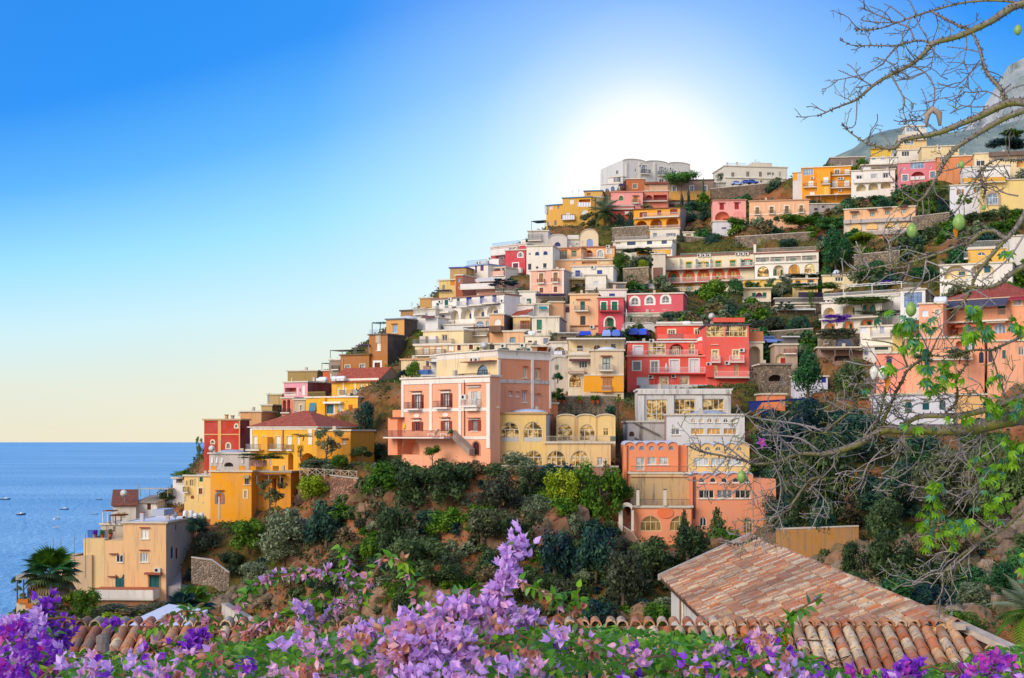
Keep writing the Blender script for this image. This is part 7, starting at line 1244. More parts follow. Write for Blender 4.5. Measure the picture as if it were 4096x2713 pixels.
def parasol(label, x, y0, y1, D, col='ECE4D8', group=None):
    b_ = P(x, y1, D); h = P(x, y0, D).z - b_.z; r = empty('parasol', b_, label, 'parasol', 0, group); m = MB(); m.tube([(0, 0, -.3), (0, 0, h)], .03, 5); m.build('pole', paint('grey'), r); m = MB(); m.lathe((0, 0, h * .25), [(.12, 0), (.24, h * .1), (.2, h * .45), (.05, h * .74)], 10); m.build('canopy', paint(col), r)
V(700, 1600)
for x, l in ((445, 'leftmost of the closed white parasols on the orange roof terrace'), (498, 'second closed white parasol from the left on the orange roof terrace'), (558, 'third closed white parasol from the left beside the dark arch'), (806, 'closed white parasol near the laundry on the orange terrace')): parasol(l, x, 675, 782, 221.5, 'ECE4D8', 'closed parasols on the orange terrace')
V(1500, 1350); parasol('closed yellow parasol on the long balcony of the peach villa', 350, 1012, 1112, 203, 'E8C21A')
V(2100, 1050); parasol('closed white parasol on the scarlet house balcony', 1672, 1188, 1305, 250, 'F0DCDC')
def lounger(label, x, y, D, group, col='F0EEEA'):
    r = empty('deck_chair', P(x, y, D), label, 'chair', -.6, group); m = MB(); m.box(-.7, -.3, .32, .5, .3, .38); m.build('seat', paint(col), r); m = MB(); m.hull([(.5, -.3, .32), (.55, -.3, .38), (.55, .3, .38), (.5, .3, .32)], [(1.05, -.3, 1.0), (1.1, -.3, 1.02), (1.1, .3, 1.02), (1.05, .3, 1.0)]); m.build('backrest', paint(col), r)
    for a in (-.6, .4):
        for b_ in (-.28, .28): m = MB(); m.box(a - .03, b_ - .03, 0, a + .03, b_ + .03, .32); m.build('leg', paint(col), r)
V(1500, 1350); lounger('left white deck chair on the long balcony of the peach villa', 680, 1172, 198.5, 'deck chairs on the peach balcony'); lounger('right white deck chair on the long balcony of the peach villa', 830, 1172, 197.2, 'deck chairs on the peach balcony')
def pot(label, x, y, D, mat, s=1.0, group='potted plants', col='B0562E'):
    r = empty('potted_plant', P(x, y, D), label, 'potted plant', 0, group); m = MB(); m.lathe((0, 0, 0), [(.2 * s, 0), (.3 * s, .45 * s), (.34 * s, .5 * s)], 10); m.build('pot', plain(col, .8), r); inst(crown('bush', mat, 0, 500, .16), 'foliage', r, (0, 0, .9 * s), (0, 0, 0), (.5 * s, .5 * s, .5 * s))
V(0, 2000); pot('blue flowering pot at the corner of the railed sea terrace', 1130, 452, 212, 'violet'); pot('green pot beside the blue flowering one', 1215, 452, 212, 'green'); pot('potted plant nearest the apricot house on the sea terrace', 1310, 440, 212, 'brown')
V(1500, 1350); pot('orange flower pot at the right end of the peach balcony', 905, 1172, 196.6, 'green', .8)
V(1900, 1550)
for x, m_, l in ((995, 'green', 'leftmost terracotta pot on the terrace under the yellow storey'), (1050, 'dark', 'dark leaved pot right of the leftmost one on the terrace'), (1240, 'lime', 'pale pot in the middle of the terrace under the yellow storey'), (1400, 'green', 'pot before the wooden post on the terrace'), (1455, 'dark', 'low pot beside the glazed door on the terrace')): pot(l, x, 192, 213.5, m_)
V(700, 1600)
for q, (x0, x1, c_) in enumerate(((925, 1036, 'E8A8A0'), (1040, 1088, 'EBB0A0'))):
    r_ = empty('hanging_sheet', P((x0 + x1) / 2, 790, 223.6), 'large pink sheet drying under the vine pergola' if q == 0 else 'narrow pink sheet right of the large one', 'laundry', -.2, 'washing under the vine pergola'); w_ = (x1 - x0) / VS * 223 / FP; h_ = 76 / VS * 223 / FP; m_ = MB()
    for k in range(8): a, b_ = -w_ / 2 + w_ * k / 8, -w_ / 2 + w_ * (k + 1) / 8; m_.poly([(a, .08 * (k % 2), 0), (b_, .08 * ((k + 1) % 2), 0), (b_, .08 * ((k + 1) % 2), h_), (a, .08 * (k % 2), h_)])
    m_.build('sheet', paint(c_), r_)
def washing(label, x0, y0, x1, y1, D, col='ECE8F0'):
    r = empty('hanging_sheet', P((x0 + x1) / 2, y1, D), label, 'laundry'); w_ = (x1 - x0) / VS * D / FP; h_ = (y1 - y0) / VS * D / FP; m = MB()
    for k in range(10): a, b_ = -w_ / 2 + w_ * k / 10, -w_ / 2 + w_ * (k + 1) / 10; m.poly([(a, .1 * (k % 2), 0), (b_, .1 * ((k + 1) % 2), 0), (b_, .1 * ((k + 1) % 2), h_), (a, .1 * (k % 2), h_)])
    m.build('sheet', paint(col), r)
V(2100, 600); washing('long white sheet hanging from the upper mustard balcony', 622, 620, 776, 672, 370); washing('white towels hanging from the lower mustard balcony', 440, 772, 586, 822, 372)
V(1600, 1000); washing('white and red washing under the wide arched window', 1820, 1198, 1915, 1240, 248.5); r_ = empty('tarpaulin', P(2190, 1012, 255), 'blue and green tarpaulin thrown over a terrace wall', 'tarpaulin'); m_ = MB(); m_.hull([(-1.1, -.3, 0), (1.1, -.3, .1), (1.1, .4, .1), (-1.1, .4, 0)], [(-.9, 0, .75), (1.0, 0, .8), (1.0, .3, .8), (-.9, .3, .75)]); m_.build('sheet', plain('2448C8', .5), r_)
V(3000, 1200); r_ = empty('tarpaulin', P(300, 1330, 221), 'dark blue tarpaulin stretched beside the orange stair wing', 'tarpaulin'); m_ = MB(); m_.hull([(-4, 0, 1.4), (6, 1, 2.0), (6, 2, 2.0), (-4, 2, 1.4)], [(-4, 0, 1.7), (6, 1, 2.3), (6, 2, 2.3), (-4, 2, 1.7)]); m_.hull([(-4, -.4, 0), (-3, -.4, .4), (-3, .3, .4), (-4, .3, 0)], [(-4, 0, 1.4), (-2, 0, 1.6), (-2, .6, 1.6), (-4, .6, 1.4)]); m_.build('sheet', plain('16246E', .5), r_)
# seaside restaurant and pool terrace at the lower left
V(0, 2000); r_ = empty('seaside_veranda', P(300, 1380, 188), 'seaside veranda with grey awning roof and orange planter boxes', 'restaurant'); b0 = r_.location; k_ = 188 / FP / VS
def vb(x0, y0, x1, y1, d0, d1, nm, mat): m = MB(); m.box((x0 - 300) * k_, d0, (1380 - y1) * k_, (x1 - 300) * k_, d1, (1380 - y0) * k_); m.build(nm, mat, r_)
m_ = MB(); m_.hull([(-115 * k_, 0, 430 * k_), (60 * k_, 0, 440 * k_), (60 * k_, 8, 520 * k_), (-115 * k_, 8, 475 * k_)], [(-115 * k_, 0, 440 * k_ + .5), (60 * k_, 0, 450 * k_ + .5), (60 * k_, 8, 530 * k_ + .3), (-115 * k_, 8, 490 * k_ + .3)]); m_.build('awning', plain('A8A49C', .8), r_)
for x in (-105, -30, 50): m_ = MB(); m_.tube([(x * k_, .3, -2), (x * k_, .3, 440 * k_)], .1, 6); m_.build('post', plain('6A5A4A', .8), r_)
vb(190, 1220, 420, 1400, .1, 8, 'deck', plaster('D8C8A8', .4)); vb(215, 1175, 335, 1222, -.2, .4, 'planter', plain('D0782E', .8)); vb(320, 1222, 410, 1280, -.6, -.1, 'planter', plain('C8702A', .8)); vb(260, 1060, 320, 1175, 2, 4, 'counter', plain('2A2A5A', .6));
r_ = empty('pool_terrace', P(860, 760, 205), 'sunlit terrace with blue swimming pool and sunshade roof behind the palm', 'terrace'); k_ = 205 / FP / VS; m_ = MB(); m_.hull([(-210 * k_, 0, -9), (225 * k_, 0, -9), (225 * k_, 14, -9), (-210 * k_, 14, -9)], [(-210 * k_, 0, 60 * k_), (225 * k_, 0, 110 * k_), (225 * k_, 14, 150 * k_), (-100 * k_, 14, 130 * k_)]); m_.build('paving', plaster('D8B48A', .4), r_)
m_ = MB(); m_.hull([(-90 * k_, .5, 62 * k_ + .6), (215 * k_, .5, 100 * k_ + .5), (215 * k_, 5, 125 * k_ + .5), (-30 * k_, 5, 105 * k_ + .5)], [(-90 * k_, .5, 64 * k_ + .7), (215 * k_, .5, 102 * k_ + .6), (215 * k_, 5, 127 * k_ + .6), (-30 * k_, 5, 107 * k_ + .6)]); m_.build('pool', plain('7AB8F0', .15), r_)
for x, z in ((-310, 20), (-230, 50), (-140, 60), (20, 80), (150, 110)): m_ = MB(); m_.tube([(x * k_, 0, -2), (x * k_, 0, z * k_ + 3)], .05, 5); m_.build('post', paint('grey'), r_)
m_ = MB(); m_.hull([(60 * k_, 6, 128 * k_), (225 * k_, 6, 150 * k_), (225 * k_, 9, 172 * k_), (60 * k_, 9, 140 * k_)], [(60 * k_, 6, 132 * k_), (225 * k_, 6, 156 * k_), (225 * k_, 9, 178 * k_), (60 * k_, 9, 144 * k_)]); m_.build('sunshade', plain('3A4AA8', .6), r_)
r_ = empty('flat_roof', P(1750, 1500, 140), 'low white flat roof shining between the vines below the apricot house', 'roof'); k_ = 140 / FP / VS; m_ = MB(); m_.hull([(-320 * k_, 0, -20 * k_), (500 * k_, -3, -5 * k_), (480 * k_, 9, 30 * k_), (-100 * k_, 12, 62 * k_)], [(-320 * k_, 0, -20 * k_ + .3), (500 * k_, -3, -5 * k_ + .3), (480 * k_, 9, 30 * k_ + .3), (-100 * k_, 12, 62 * k_ + .3)]); m_.build('slab', plaster('E4E4EE', .2), r_)
# the tiled roofs below the camera
V(0, 0, 1.0)
def tilemat(name, kind):
    m, t, b = newmat(name); rnd = t.nodes.new('ShaderNodeObjectInfo').outputs['Random'] if kind == 'o' else t.nodes.new('ShaderNodeNewGeometry').outputs['Random Per Island']
    base = ramp(t, rnd, [(0, srgb('C87448')), (.16, srgb('D8A878')), (.32, srgb('BC683C')), (.48, srgb('DABE98')), (.62, srgb('CA885A')), (.78, srgb('DEC6A4')), (.9, srgb('A0704E'))], 'CONSTANT')
    v = worldpos(t); n1 = noise(t, v, 3.5, 4, .7); n2 = noise(t, v, 14, 3, .6); n3 = noise(t, v, .5, 3)
    col = mix(t, ramp(t, n1, [(.40, (0, 0, 0)), (.66, (.85, .85, .85))]), base, srgb('A89484')); col = mix(t, ramp(t, n2, [(.55, (0, 0, 0)), (.72, (.8, .8, .8))]), col, srgb('5A4A44')); col = mix(t, ramp(t, n3, [(.42, (0, 0, 0)), (.7, (.6, .6, .6))]), col, srgb('5E4E4A'))
    t.links.new(col, b.inputs['Base Color']); b.inputs['Roughness'].default_value = .85; b.inputs['Specular IOR Level'].default_value = .2; bump(t, b, n2, .35, .01); return m
TO, TS = tilemat('terracotta tile', 'o'), tilemat('terracotta tiles', 's'); PAN = plain('5E4234', .95, .5); MORTAR = plain('C0B0A2', .95, .4)
def tile_v(ln, r0, r1, n=7):
    vs = []
    for x, r in ((0, r0), (ln, r1)):
        for rr in (r, r - .018):
            for k in range(n + 1): a = math.pi * k / n; vs.append((x, rr * math.cos(a), rr * math.sin(a) * 1.15))
    N_ = n + 1; fs = []
    for k in range(n): fs += [(k, k + 1, 2 * N_ + k + 1, 2 * N_ + k), (N_ + k, 3 * N_ + k, 3 * N_ + k + 1, N_ + k + 1), (k, N_ + k, N_ + k + 1, k + 1), (2 * N_ + k, 2 * N_ + k + 1, 3 * N_ + k + 1, 3 * N_ + k)]
    for k in (0, n): fs.append((k, 2 * N_ + k, 3 * N_ + k, N_ + k))
    return vs, fs
TV, TF = tile_v(.42, .088, .072)
TME = bpy.data.meshes.new('tile'); TME.from_pydata(TV, [], TF); TME.materials.append(TO)
def lay(root, roofname, places, keep, panpoly):
    """places: (matrix, size score); the `keep` largest become tile objects, the rest one joined part"""
    m = MB(); [m.poly(p) for p in panpoly]; rf = m.build(roofname, PAN, root); places.sort(key=lambda q: -q[1]); T0 = Matrix.Translation(-Vector(root.location))
    for M, s in places[:keep]:
        o = bpy.data.objects.new('tile', TME); sc.collection.objects.link(o); o.parent = rf; o.matrix_local = T0 @ M; o.scale = (1, SCL, SCL)
    vs, fs = [], []
    for M, s in places[keep:]:
        k = len(vs); M2 = T0 @ M @ Matrix.Diagonal((1, SCL, SCL, 1)); vs += [tuple(M2 @ Vector(v)) for v in TV]; fs += [tuple(i + k for i in f) for f in TF]
    if vs:
        me = bpy.data.meshes.new('tile_field'); me.from_pydata(vs, [], fs); me.materials.append(TS); o = bpy.data.objects.new('tile_field', me); sc.collection.objects.link(o); o.parent = rf; o['kind'] = 'stuff'
    return rf
def tilt(p, d, up):  # frame with x along d, z near up
    x = Vector(d).normalized(); y = Vector(up).cross(x).normalized(); z = x.cross(y); return Matrix(((x.x, y.x, z.x, p[0]), (x.y, y.y, z.y, p[1]), (x.z, y.z, z.z, p[2]), (0, 0, 0, 1)))
rt = random.Random(3); SCL = 1.2
# wing with its ridge running away from the camera
ZR = CZ - 3.6; RX, EX, ZE = 8.4, 5.3, CZ - 5.02
wing = empty('tiled_house', (7, 38, CZ - 12), 'house wing with broad terracotta tiled roof and round wall openings below the camera', 'house')
pl = []; dl = Vector((RX - EX, 0, ZR - ZE)); sl_ = dl.length; dl.normalize(); up = Vector((-dl.z, 0, dl.x))
rows = 10
for i in range(int(23.2 / .24)):
    y = 26.9 + i * .24
    for k in range(rows):
        s = k * sl_ / rows - .08; p = Vector((EX, y, ZE)) + dl * s + up * (.03 + rt.uniform(0, .012)); d = (Matrix.Rotation(rt.uniform(-.12, .12), 3, 'Z') @ dl) + Vector((0, 0, -.035))
        q = p - cam.location; pl.append((tilt(p + Vector((0, rt.uniform(-.022, .022), 0)), d, up), 1 / q.length))
e_ = Vector((0, 0, -.04))
rf = lay(wing, 'roof', pl, 300, [[Vector(p) - wing.location + e_ for p in ((EX - .1, 26.7, ZE - .05), (RX, 26.7, ZR), (RX, 50.1, ZR), (EX - .1, 50.1, ZE - .05))], [Vector(p) - wing.location + e_ for p in ((RX, 26.7, ZR), (RX + 3.4, 26.7, ZR - 1.58), (RX + 3.4, 50.1, ZR - 1.58), (RX, 50.1, ZR))]])
o_ = wing.location; vs, fs = [], []  # far slope tiles, ridge saddle and verge
for i in range(116):
    y = 26.9 + i * .2
    for k in range(3):
        p = Vector((RX + .03 + k * .33, y, ZR - (.03 + k * .33) * .46 + .03)); M = Matrix.Translation(-o_) @ tilt(p + Vector((.42, 0, -.19)), (-1, rt.uniform(-.05, .05), .46), (.4, 0, .9)); n = len(vs); vs += [tuple(M @ Vector(v)) for v in TV]; fs += [tuple(a + n for a in f) for f in TF]
me = bpy.data.meshes.new('far_tiles'); me.from_pydata(vs, [], fs); me.materials.append(TS); o = bpy.data.objects.new('far_tiles', me); sc.collection.objects.link(o); o.parent = rf; o['kind'] = 'stuff'
m = MB(); m.box(RX - .09, 26.6, ZR - .05, RX + .09, 50.2, ZR + .07);
for v in range(len(m.v)): m.v[v] = tuple(Vector(m.v[v]) - o_)
m.build('ridge_mortar', MORTAR, wing)
for i in range(58):  # ridge cap pieces, each standing a little proud
    y = 26.8 + i * .4; p = Vector((RX, y, ZR + .05 + rt.uniform(0, .02))) - o_; o = bpy.data.objects.new('ridge_tile', TME); sc.collection.objects.link(o); o.parent = wing; o.matrix_local = tilt(p, (rt.uniform(-.05, .05), 1, .03), (0, 0, 1)); o.scale = (1, .8, .7)
m = MB(); m.hull([Vector(p) - o_ for p in ((EX - .15, 50.0, ZE - .1), (RX, 50.0, ZR - .03), (RX, 50.25, ZR - .03), (EX - .15, 50.25, ZE - .1))], [Vector(p) - o_ for p in ((EX - .15, 50.0, ZE + .1), (RX, 50.0, ZR + .16), (RX, 50.25, ZR + .16), (EX - .15, 50.25, ZE + .1))]); m.build('verge', MORTAR, wing)
WX = EX + .25
m = MB(); m.poly([Vector(p) - o_ for p in ((WX, 27, ZE - 9), (WX, 49.6, ZE - 9), (WX, 49.6, ZE + .05), (WX, 27, ZE + .05))]); m.poly([Vector(p) - o_ for p in ((WX, 49.6, ZE - 9), (RX + 3, 49.6, ZE - 9), (RX + 3, 49.6, ZE), (RX, 49.6, ZR - .1), (WX, 49.6, ZE))]); m.build('wall', plaster('D8D0C4', .5), wing)
m = MB(); m.box(WX - .12 - o_.x, 27 - o_.y, ZE - .28 - o_.z, WX + .1 - o_.x, 49.7 - o_.y, ZE - .07 - o_.z); m.build('cornice', plaster('E0D4C0', .4), wing)
for y, z in ((46.2, -5.75), (42.0, -5.9), (38.2, -6.0)):
    rg = [(.36 * math.cos(t * .3927), .62 * math.sin(t * .3927)) for t in range(16)]; m = MB(); m.hull([Vector((WX - .02, y + a, CZ + z + b)) - o_ for a, b in rg], [Vector((WX - .08, y + a, CZ + z + b)) - o_ for a, b in rg]); ov = m.build('oval_surround', plaster('E6DCCC', .4), wing)
    m = MB(); m.poly([Vector((WX - .085, y + a * .8, CZ + z + b * .8)) - o_ for a, b in rg]); m.build('recess', plain('9A6A4A', .9), ov)
# long near roof, sloping towards the camera, hipped at its right end
SCL = 1.3
near = empty('tiled_house', (0, 24, CZ - 12), 'long low house with weathered terracotta roof and ridge tiles just below the flowers', 'house'); o_ = near.location; SL = .466; pl = []
X0, X1, YR, ZN = -13.0, 8.4, 27.0, CZ - 3.66
dn = Vector((0, -1, -SL)).normalized(); upn = Vector((0, -dn.z, dn.y)); upn = Vector((0, -SL, 1)).normalized()
for i in range(int((X1 + 2.5 - X0) / .245)):
    x = X0 + i * .245
    for k in range(9):
        s = .12 + k * .33; p = Vector((x + rt.uniform(-.012, .012), YR, ZN)) + dn * s + upn * .03
        if x > X1 + (YR - p.y) - .1: continue
        pxx = 2048 + p.x / p.y * FP; pl.append((tilt(p + dn * .42, (rt.uniform(-.03, .03), 1, SL - .03), upn), (2 if -100 < pxx < 4200 and k < 5 else 1) + (x > 3) + .01 * rt.random()))
rf = lay(near, 'roof', pl, 300, [[Vector(p) - o_ + e_ for p in ((X0, YR, ZN), (X1, YR, ZN), (X1 + 3.5, YR - 3.5, ZN - 3.5 * SL), (X0, YR - 3.5, ZN - 3.5 * SL))], [Vector(p) - o_ + e_ for p in ((X1, YR, ZN), (X1 + 3.5, YR + 3.5, ZN - 3.5 * SL), (X1 + 3.5, YR - 3.5, ZN - 3.5 * SL))], [Vector(p) - o_ + e_ for p in ((X0, YR + 3.5, ZN - 3.5 * SL), (EX, YR + 3.5, ZN - 3.5 * SL), (X1, YR, ZN), (X0, YR, ZN))]])
m = MB(); m.box(X0 - o_.x, YR - .06 - o_.y, ZN - .12 - o_.z, X1 + .1 - o_.x, YR + .05 - o_.y, ZN + .035 - o_.z); m.build('ridge_mortar', plain('B07A58', .95, .4), near)
for i in range(int((X1 - X0) / .25)):
    p = Vector((X0 + .1 + i * .25 + rt.uniform(-.02, .02), YR - .14, ZN + .04)) - o_; o = bpy.data.objects.new('ridge_tile', TME); sc.collection.objects.link(o); o.parent = near; o.matrix_local = tilt(p, (rt.uniform(-.06, .06), 1, .12), (0, 0, 1)); o.scale = (.95, 1.3, 1.3)
m = MB(); m.hull([Vector(p) - o_ for p in ((X1 - .1, YR, ZN + .02), (X1 + .15, YR + .05, ZN + .02), (X1 + 3.6, YR - 3.4, ZN - 3.5 * SL), (X1 + 3.4, YR - 3.6, ZN - 3.5 * SL))], [Vector(p) - o_ for p in ((X1 - .1, YR, ZN + .14), (X1 + .15, YR + .05, ZN + .14), (X1 + 3.6, YR - 3.4, ZN - 3.5 * SL + .14), (X1 + 3.4, YR - 3.6, ZN - 3.5 * SL + .14))]); m.build('hip_mortar', MORTAR, near)
m = MB(); m.box(X0 + .3 - o_.x, YR - 3 - o_.y, -4, X1 + 2.8 - o_.x, YR + 3 - o_.y, ZN - 1.75 - o_.z); m.build('wall', plaster('D8C8B0', .5), near)
# bougainvillea in front of the camera
def ovate(m, o, d, up, L_, W_, fold=.25, curl=.2, n=6):
    x = Vector(d).normalized(); y = Vector(up).cross(x); y = y.normalized() if y.length > 1e-4 else Vector((0, 1, 0)); z = x.cross(y); o = Vector(o); mid, a, b_ = [], [], []
    for k in range(n + 1):
        f = k / n; wd = W_ * .5 * math.sin(math.pi * min(1, f ** .6 * .98 + .02)) * (1 if k < n else 0); c = o + x * (L_ * f) - z * (curl * L_ * f * f); mid.append(c); a.append(c + y * wd + z * wd * fold); b_.append(c - y * wd + z * wd * fold)
    i = len(m.v); m.v += [tuple(p) for p in mid + a + b_]; N_ = n + 1
    for k in range(n): m.f += [(i + k, i + k + 1, i + N_ + k + 1, i + N_ + k), (i + k, i + 2 * N_ + k, i + 2 * N_ + k + 1, i + k + 1)]
def petalmat(name, stops, tr=.35):
    m, t, b = newmat(name); oi = t.nodes.new('ShaderNodeObjectInfo').outputs['Random']; isl = t.nodes.new('ShaderNodeNewGeometry').outputs['Random Per Island']; s = tn(t, 'ShaderNodeMath', operation='ADD'); t.links.new(oi, s.inputs[0]); t.links.new(isl, s.inputs[1]); fr = tn(t, 'ShaderNodeMath', operation='FRACT'); t.links.new(s.outputs[0], fr.inputs[0])
    col = ramp(t, fr.outputs[0], stops); n1 = noise(t, worldpos(t), 60, 3); col = mix(t, ramp(t, n1, [(.4, (0, 0, 0)), (.7, (.35, .35, .35))]), col, tuple(.6 * c for c in stops[0][1]))
    t.links.new(col, b.inputs['Base Color']); b.inputs['Roughness'].default_value = .45; b.inputs['Specular IOR Level'].default_value = .3; tl = t.nodes.new('ShaderNodeBsdfTranslucent'); t.links.new(col, tl.inputs[0]); mx = t.nodes.new('ShaderNodeMixShader'); mx.inputs[0].default_value = tr
    t.links.new(b.outputs[0], mx.inputs[1]); t.links.new(tl.outputs[0], mx.inputs[2]); t.links.new(mx.outputs[0], t.nodes['Material Output'].inputs[0]); return m
PM = {'leaf': petalmat('bougainvillea leaf', [(0, srgb('6AA81E')), (.3, srgb('4E8A2A')), (.55, srgb('8ABE24')), (.75, srgb('5E9460')), (1, srgb('AACC30'))]),
      'lilac': petalmat('lilac bract', [(0, srgb('E6B8F8')), (.4, srgb('EEC6FA')), (.7, srgb('F4C8F4')), (1, srgb('DCA6F4'))]), 'pink': petalmat('pink bract', [(0, srgb('F6AED8')), (.4, srgb('FAC2E0')), (.7, srgb('EEB0E4')), (1, srgb('F8C4C4'))]),
      'violet': petalmat('violet bract', [(0, srgb('9E3EDC')), (.4, srgb('B25CEC')), (.7, srgb('C462DC')), (1, srgb('8E34D0'))]), 'peach': petalmat('faded peach bract', [(0, srgb('E09A78')), (.5, srgb('E8B090')), (1, srgb('D87A70'))]), 'orange': petalmat('orange flower', [(0, srgb('E87A14')), (.5, srgb('F09A2A')), (1, srgb('D86A10'))]), 'rose': petalmat('rose bract', [(0, srgb('D83AA8')), (.5, srgb('C050D8')), (1, srgb('E060B0'))])}
STEMM = plain('7A5A3E', .8, .3)
m = MB(); ovate(m, (0, 0, 0), (1, 0, 0), (0, 0, 1), 1, .62); LEAFME = m.mesh('leaf', PM['leaf'], True)
FLME = {}
for k in ('lilac', 'pink', 'violet', 'peach', 'orange', 'rose'):
    m = MB()
    for a in range(3): t_ = a * 2.094; ovate(m, (math.cos(t_) * .05, math.sin(t_) * .05, 0), (math.cos(t_) * .55, math.sin(t_) * .55, .8), (-math.cos(t_), -math.sin(t_), .5), 1.1, .62, .35, -.2)
    FLME[k] = m.mesh('flower ' + k, PM[k], True)
rb = random.Random(11)
class Bush:
    def __init__(s, label, base, name='bougainvillea'): s.r = empty(name, base, label, 'bougainvillea' if name == 'bougainvillea' else 'plant', 0, 'flowering climbers in the foreground'); s.b = Vector(base); s.it = []; s.st = MB()
    def add(s, kind, p, size, d=None, vis=1):
        s.it.append((kind, p - s.b, size * rb.uniform(.75, 1.2), d if d else Vector((rb.gauss(0, 1), rb.gauss(-.3, .8), rb.gauss(.1, .7))), float(vis)))
    def stem(s, pts, r0, r1): n = len(pts); s.st.tube([p - s.b for p in pts], [r0 + (r1 - r0) * k / (n - 1) for k in range(n)], 6)
    def spray(s, pts, D, wpx, nl, nf, cols, r=.004, ls=.037, fs_=.03):
        """a shoot along photo points with leaves and flowers"""
        P3 = [P(x, y, D + rb.uniform(-.05, .05)) for x, y in pts]; s.stem(P3, r, r * .5); W_ = wpx / VS * D / FP
        def at():
            f = rb.random() * (len(P3) - 1); i = int(f); return P3[i].lerp(P3[i + 1], f - i)
        for _ in range(int(nl * 1.4)):
            d = Vector((rb.gauss(0, 1), rb.gauss(0, .7), rb.gauss(-.2, .8))); s.add('leaf', at() + d * .004, ls, d, 2)
        for _ in range(int(nf * 1.5)):
            c = at() + Vector((rb.gauss(0, .5), rb.gauss(0, .4), rb.gauss(0, .5))) * W_; k = rb.choice(cols)
            d = Vector((rb.gauss(0, .8), rb.gauss(-.5, .6), rb.gauss(-.7 if k in ('pink', 'peach') else .5, .6))); s.add(k, c, fs_, d, 2)
    def done(s):
        o = s.st.build('stem', STEMM, s.r, True); o['kind'] = 'stuff'; s.it.sort(key=lambda q: -q[4] - rb.random() * .01)
        cnt = {}; rest = {}
        for kind, p, sz, d, vis in s.it:
            nm = 'leaf' if kind == 'leaf' else 'flower'; c = cnt.get(nm, 0); cnt[nm] = c + 1; q = d.to_track_quat('X' if nm == 'leaf' else 'Z', 'Z' if nm == 'leaf' else 'Y') @ (Matrix.Rotation(rb.uniform(-.8, .8), 3, 'X').to_quaternion() if nm == 'leaf' else Matrix.Rotation(rb.uniform(0, 6), 3, 'Z').to_quaternion())
            if c < 295:
                o = bpy.data.objects.new(nm, LEAFME if nm == 'leaf' else FLME[kind]); sc.collection.objects.link(o); o.parent = s.r; o.location = p; o.rotation_mode = 'QUATERNION'; o.rotation_quaternion = q; o.scale = (sz,) * 3
            else: rest.setdefault(kind, []).append((p, q.to_matrix(), sz))
        for kind, L_ in rest.items():
            me0 = LEAFME if kind == 'leaf' else FLME[kind]; V0 = np.array([v.co for v in me0.vertices]); F0 = [tuple(p.vertices) for p in me0.polygons]; nv = len(V0); vs, fs = [], []
            for j, (p, M, sz) in enumerate(L_): vs.append(V0 @ (np.array(M).T * sz) + np.array(p)); fs += [tuple(a + nv * j for a in f) for f in F0]
            me = bpy.data.meshes.new(kind + ' mass'); me.from_pydata(np.concatenate(vs).tolist(), [], fs); me.materials.append(me0.materials[0]); me.polygons.foreach_set('use_smooth', [True] * len(me.polygons)); o = bpy.data.objects.new('leaf_mass' if kind == 'leaf' else 'flower_mass', me); sc.collection.objects.link(o); o.parent = s.r; o['kind'] = 'stuff'
V(0, 0, .5779)  # photo at 2367 px wide
def hedge(b_, x0, x1, top, nl, nf, cols, D0=4.6, D1=6.4, ls=.037, fs_=.03, clusters=22):
    tx = [p[0] for p in top]; ty = [p[1] for p in top]
    for _ in range(nl):
        x = rb.uniform(x0, x1); yt = np.interp(x, tx, ty); y = yt + (1640 - yt) * rb.random() ** 1.25; D = rb.uniform(D0, D1) + (y < yt + 15) * .3; b_.add('leaf', P(x, y, D), ls, None, int(y < 1575) + int(D < 5))
    cl = [(rb.uniform(x0, x1), rb.random() ** .9, rb.choice(cols)) for _ in range(clusters)]
    for _ in range(nf):
        cx, f, c = rb.choice(cl); x = cx + rb.gauss(0, 15); yt = np.interp(x, tx, ty); y = yt + (1610 - yt) * f + rb.gauss(0, 11); D = rb.uniform(D0 - .2, D1 - .9); k = c if rb.random() < .7 else rb.choice(cols); b_.add(k, P(x, y, D), fs_, Vector((rb.gauss(0, .7), rb.gauss(-.7, .5), rb.gauss(.2, .7))), int(y < 1575) + int(D < 5))
    for _ in range(int((x1 - x0) / 38)):
        x = rb.uniform(x0, x1); y = rb.uniform(np.interp(x, tx, ty), 1600); D = rb.uniform(D0, D1); P3 = [P(x + k * rb.uniform(12, 30), y - k * rb.uniform(-6, 9), D) for k in range(5)]; b_.stem(P3, .006, .003)
gz_ = CZ - 2.6
b1 = Bush('deep violet bougainvillea crowding the lower left corner', (-1.9, 5.2, gz_)); hedge(b1, -30, 150, [(-30, 1440), (40, 1445), (90, 1405), (150, 1470)], 600, 800, ['violet', 'violet', 'lilac', 'rose'], 5.2, 6.6, .04, .032, 26)
b1.spray([(60, 1560), (85, 1480), (110, 1420), (100, 1395)], 5.6, 26, 20, 60, ['violet'], fs_=.03); b1.spray([(120, 1570), (140, 1500), (150, 1440)], 5.7, 26, 16, 50, ['violet']); b1.spray([(20, 1570), (15, 1500), (30, 1455)], 5.7, 22, 16, 40, ['violet']); b1.done()
b2 = Bush('violet and pink bougainvillea in front of the long tiled roof', (-1.1, 5.2, gz_)); hedge(b2, 150, 680, [(150, 1515), (260, 1525), (420, 1508), (560, 1485), (680, 1465)], 2900, 480, ['violet', 'pink', 'lilac', 'pink', 'peach'], 4.6, 6.4, clusters=28)
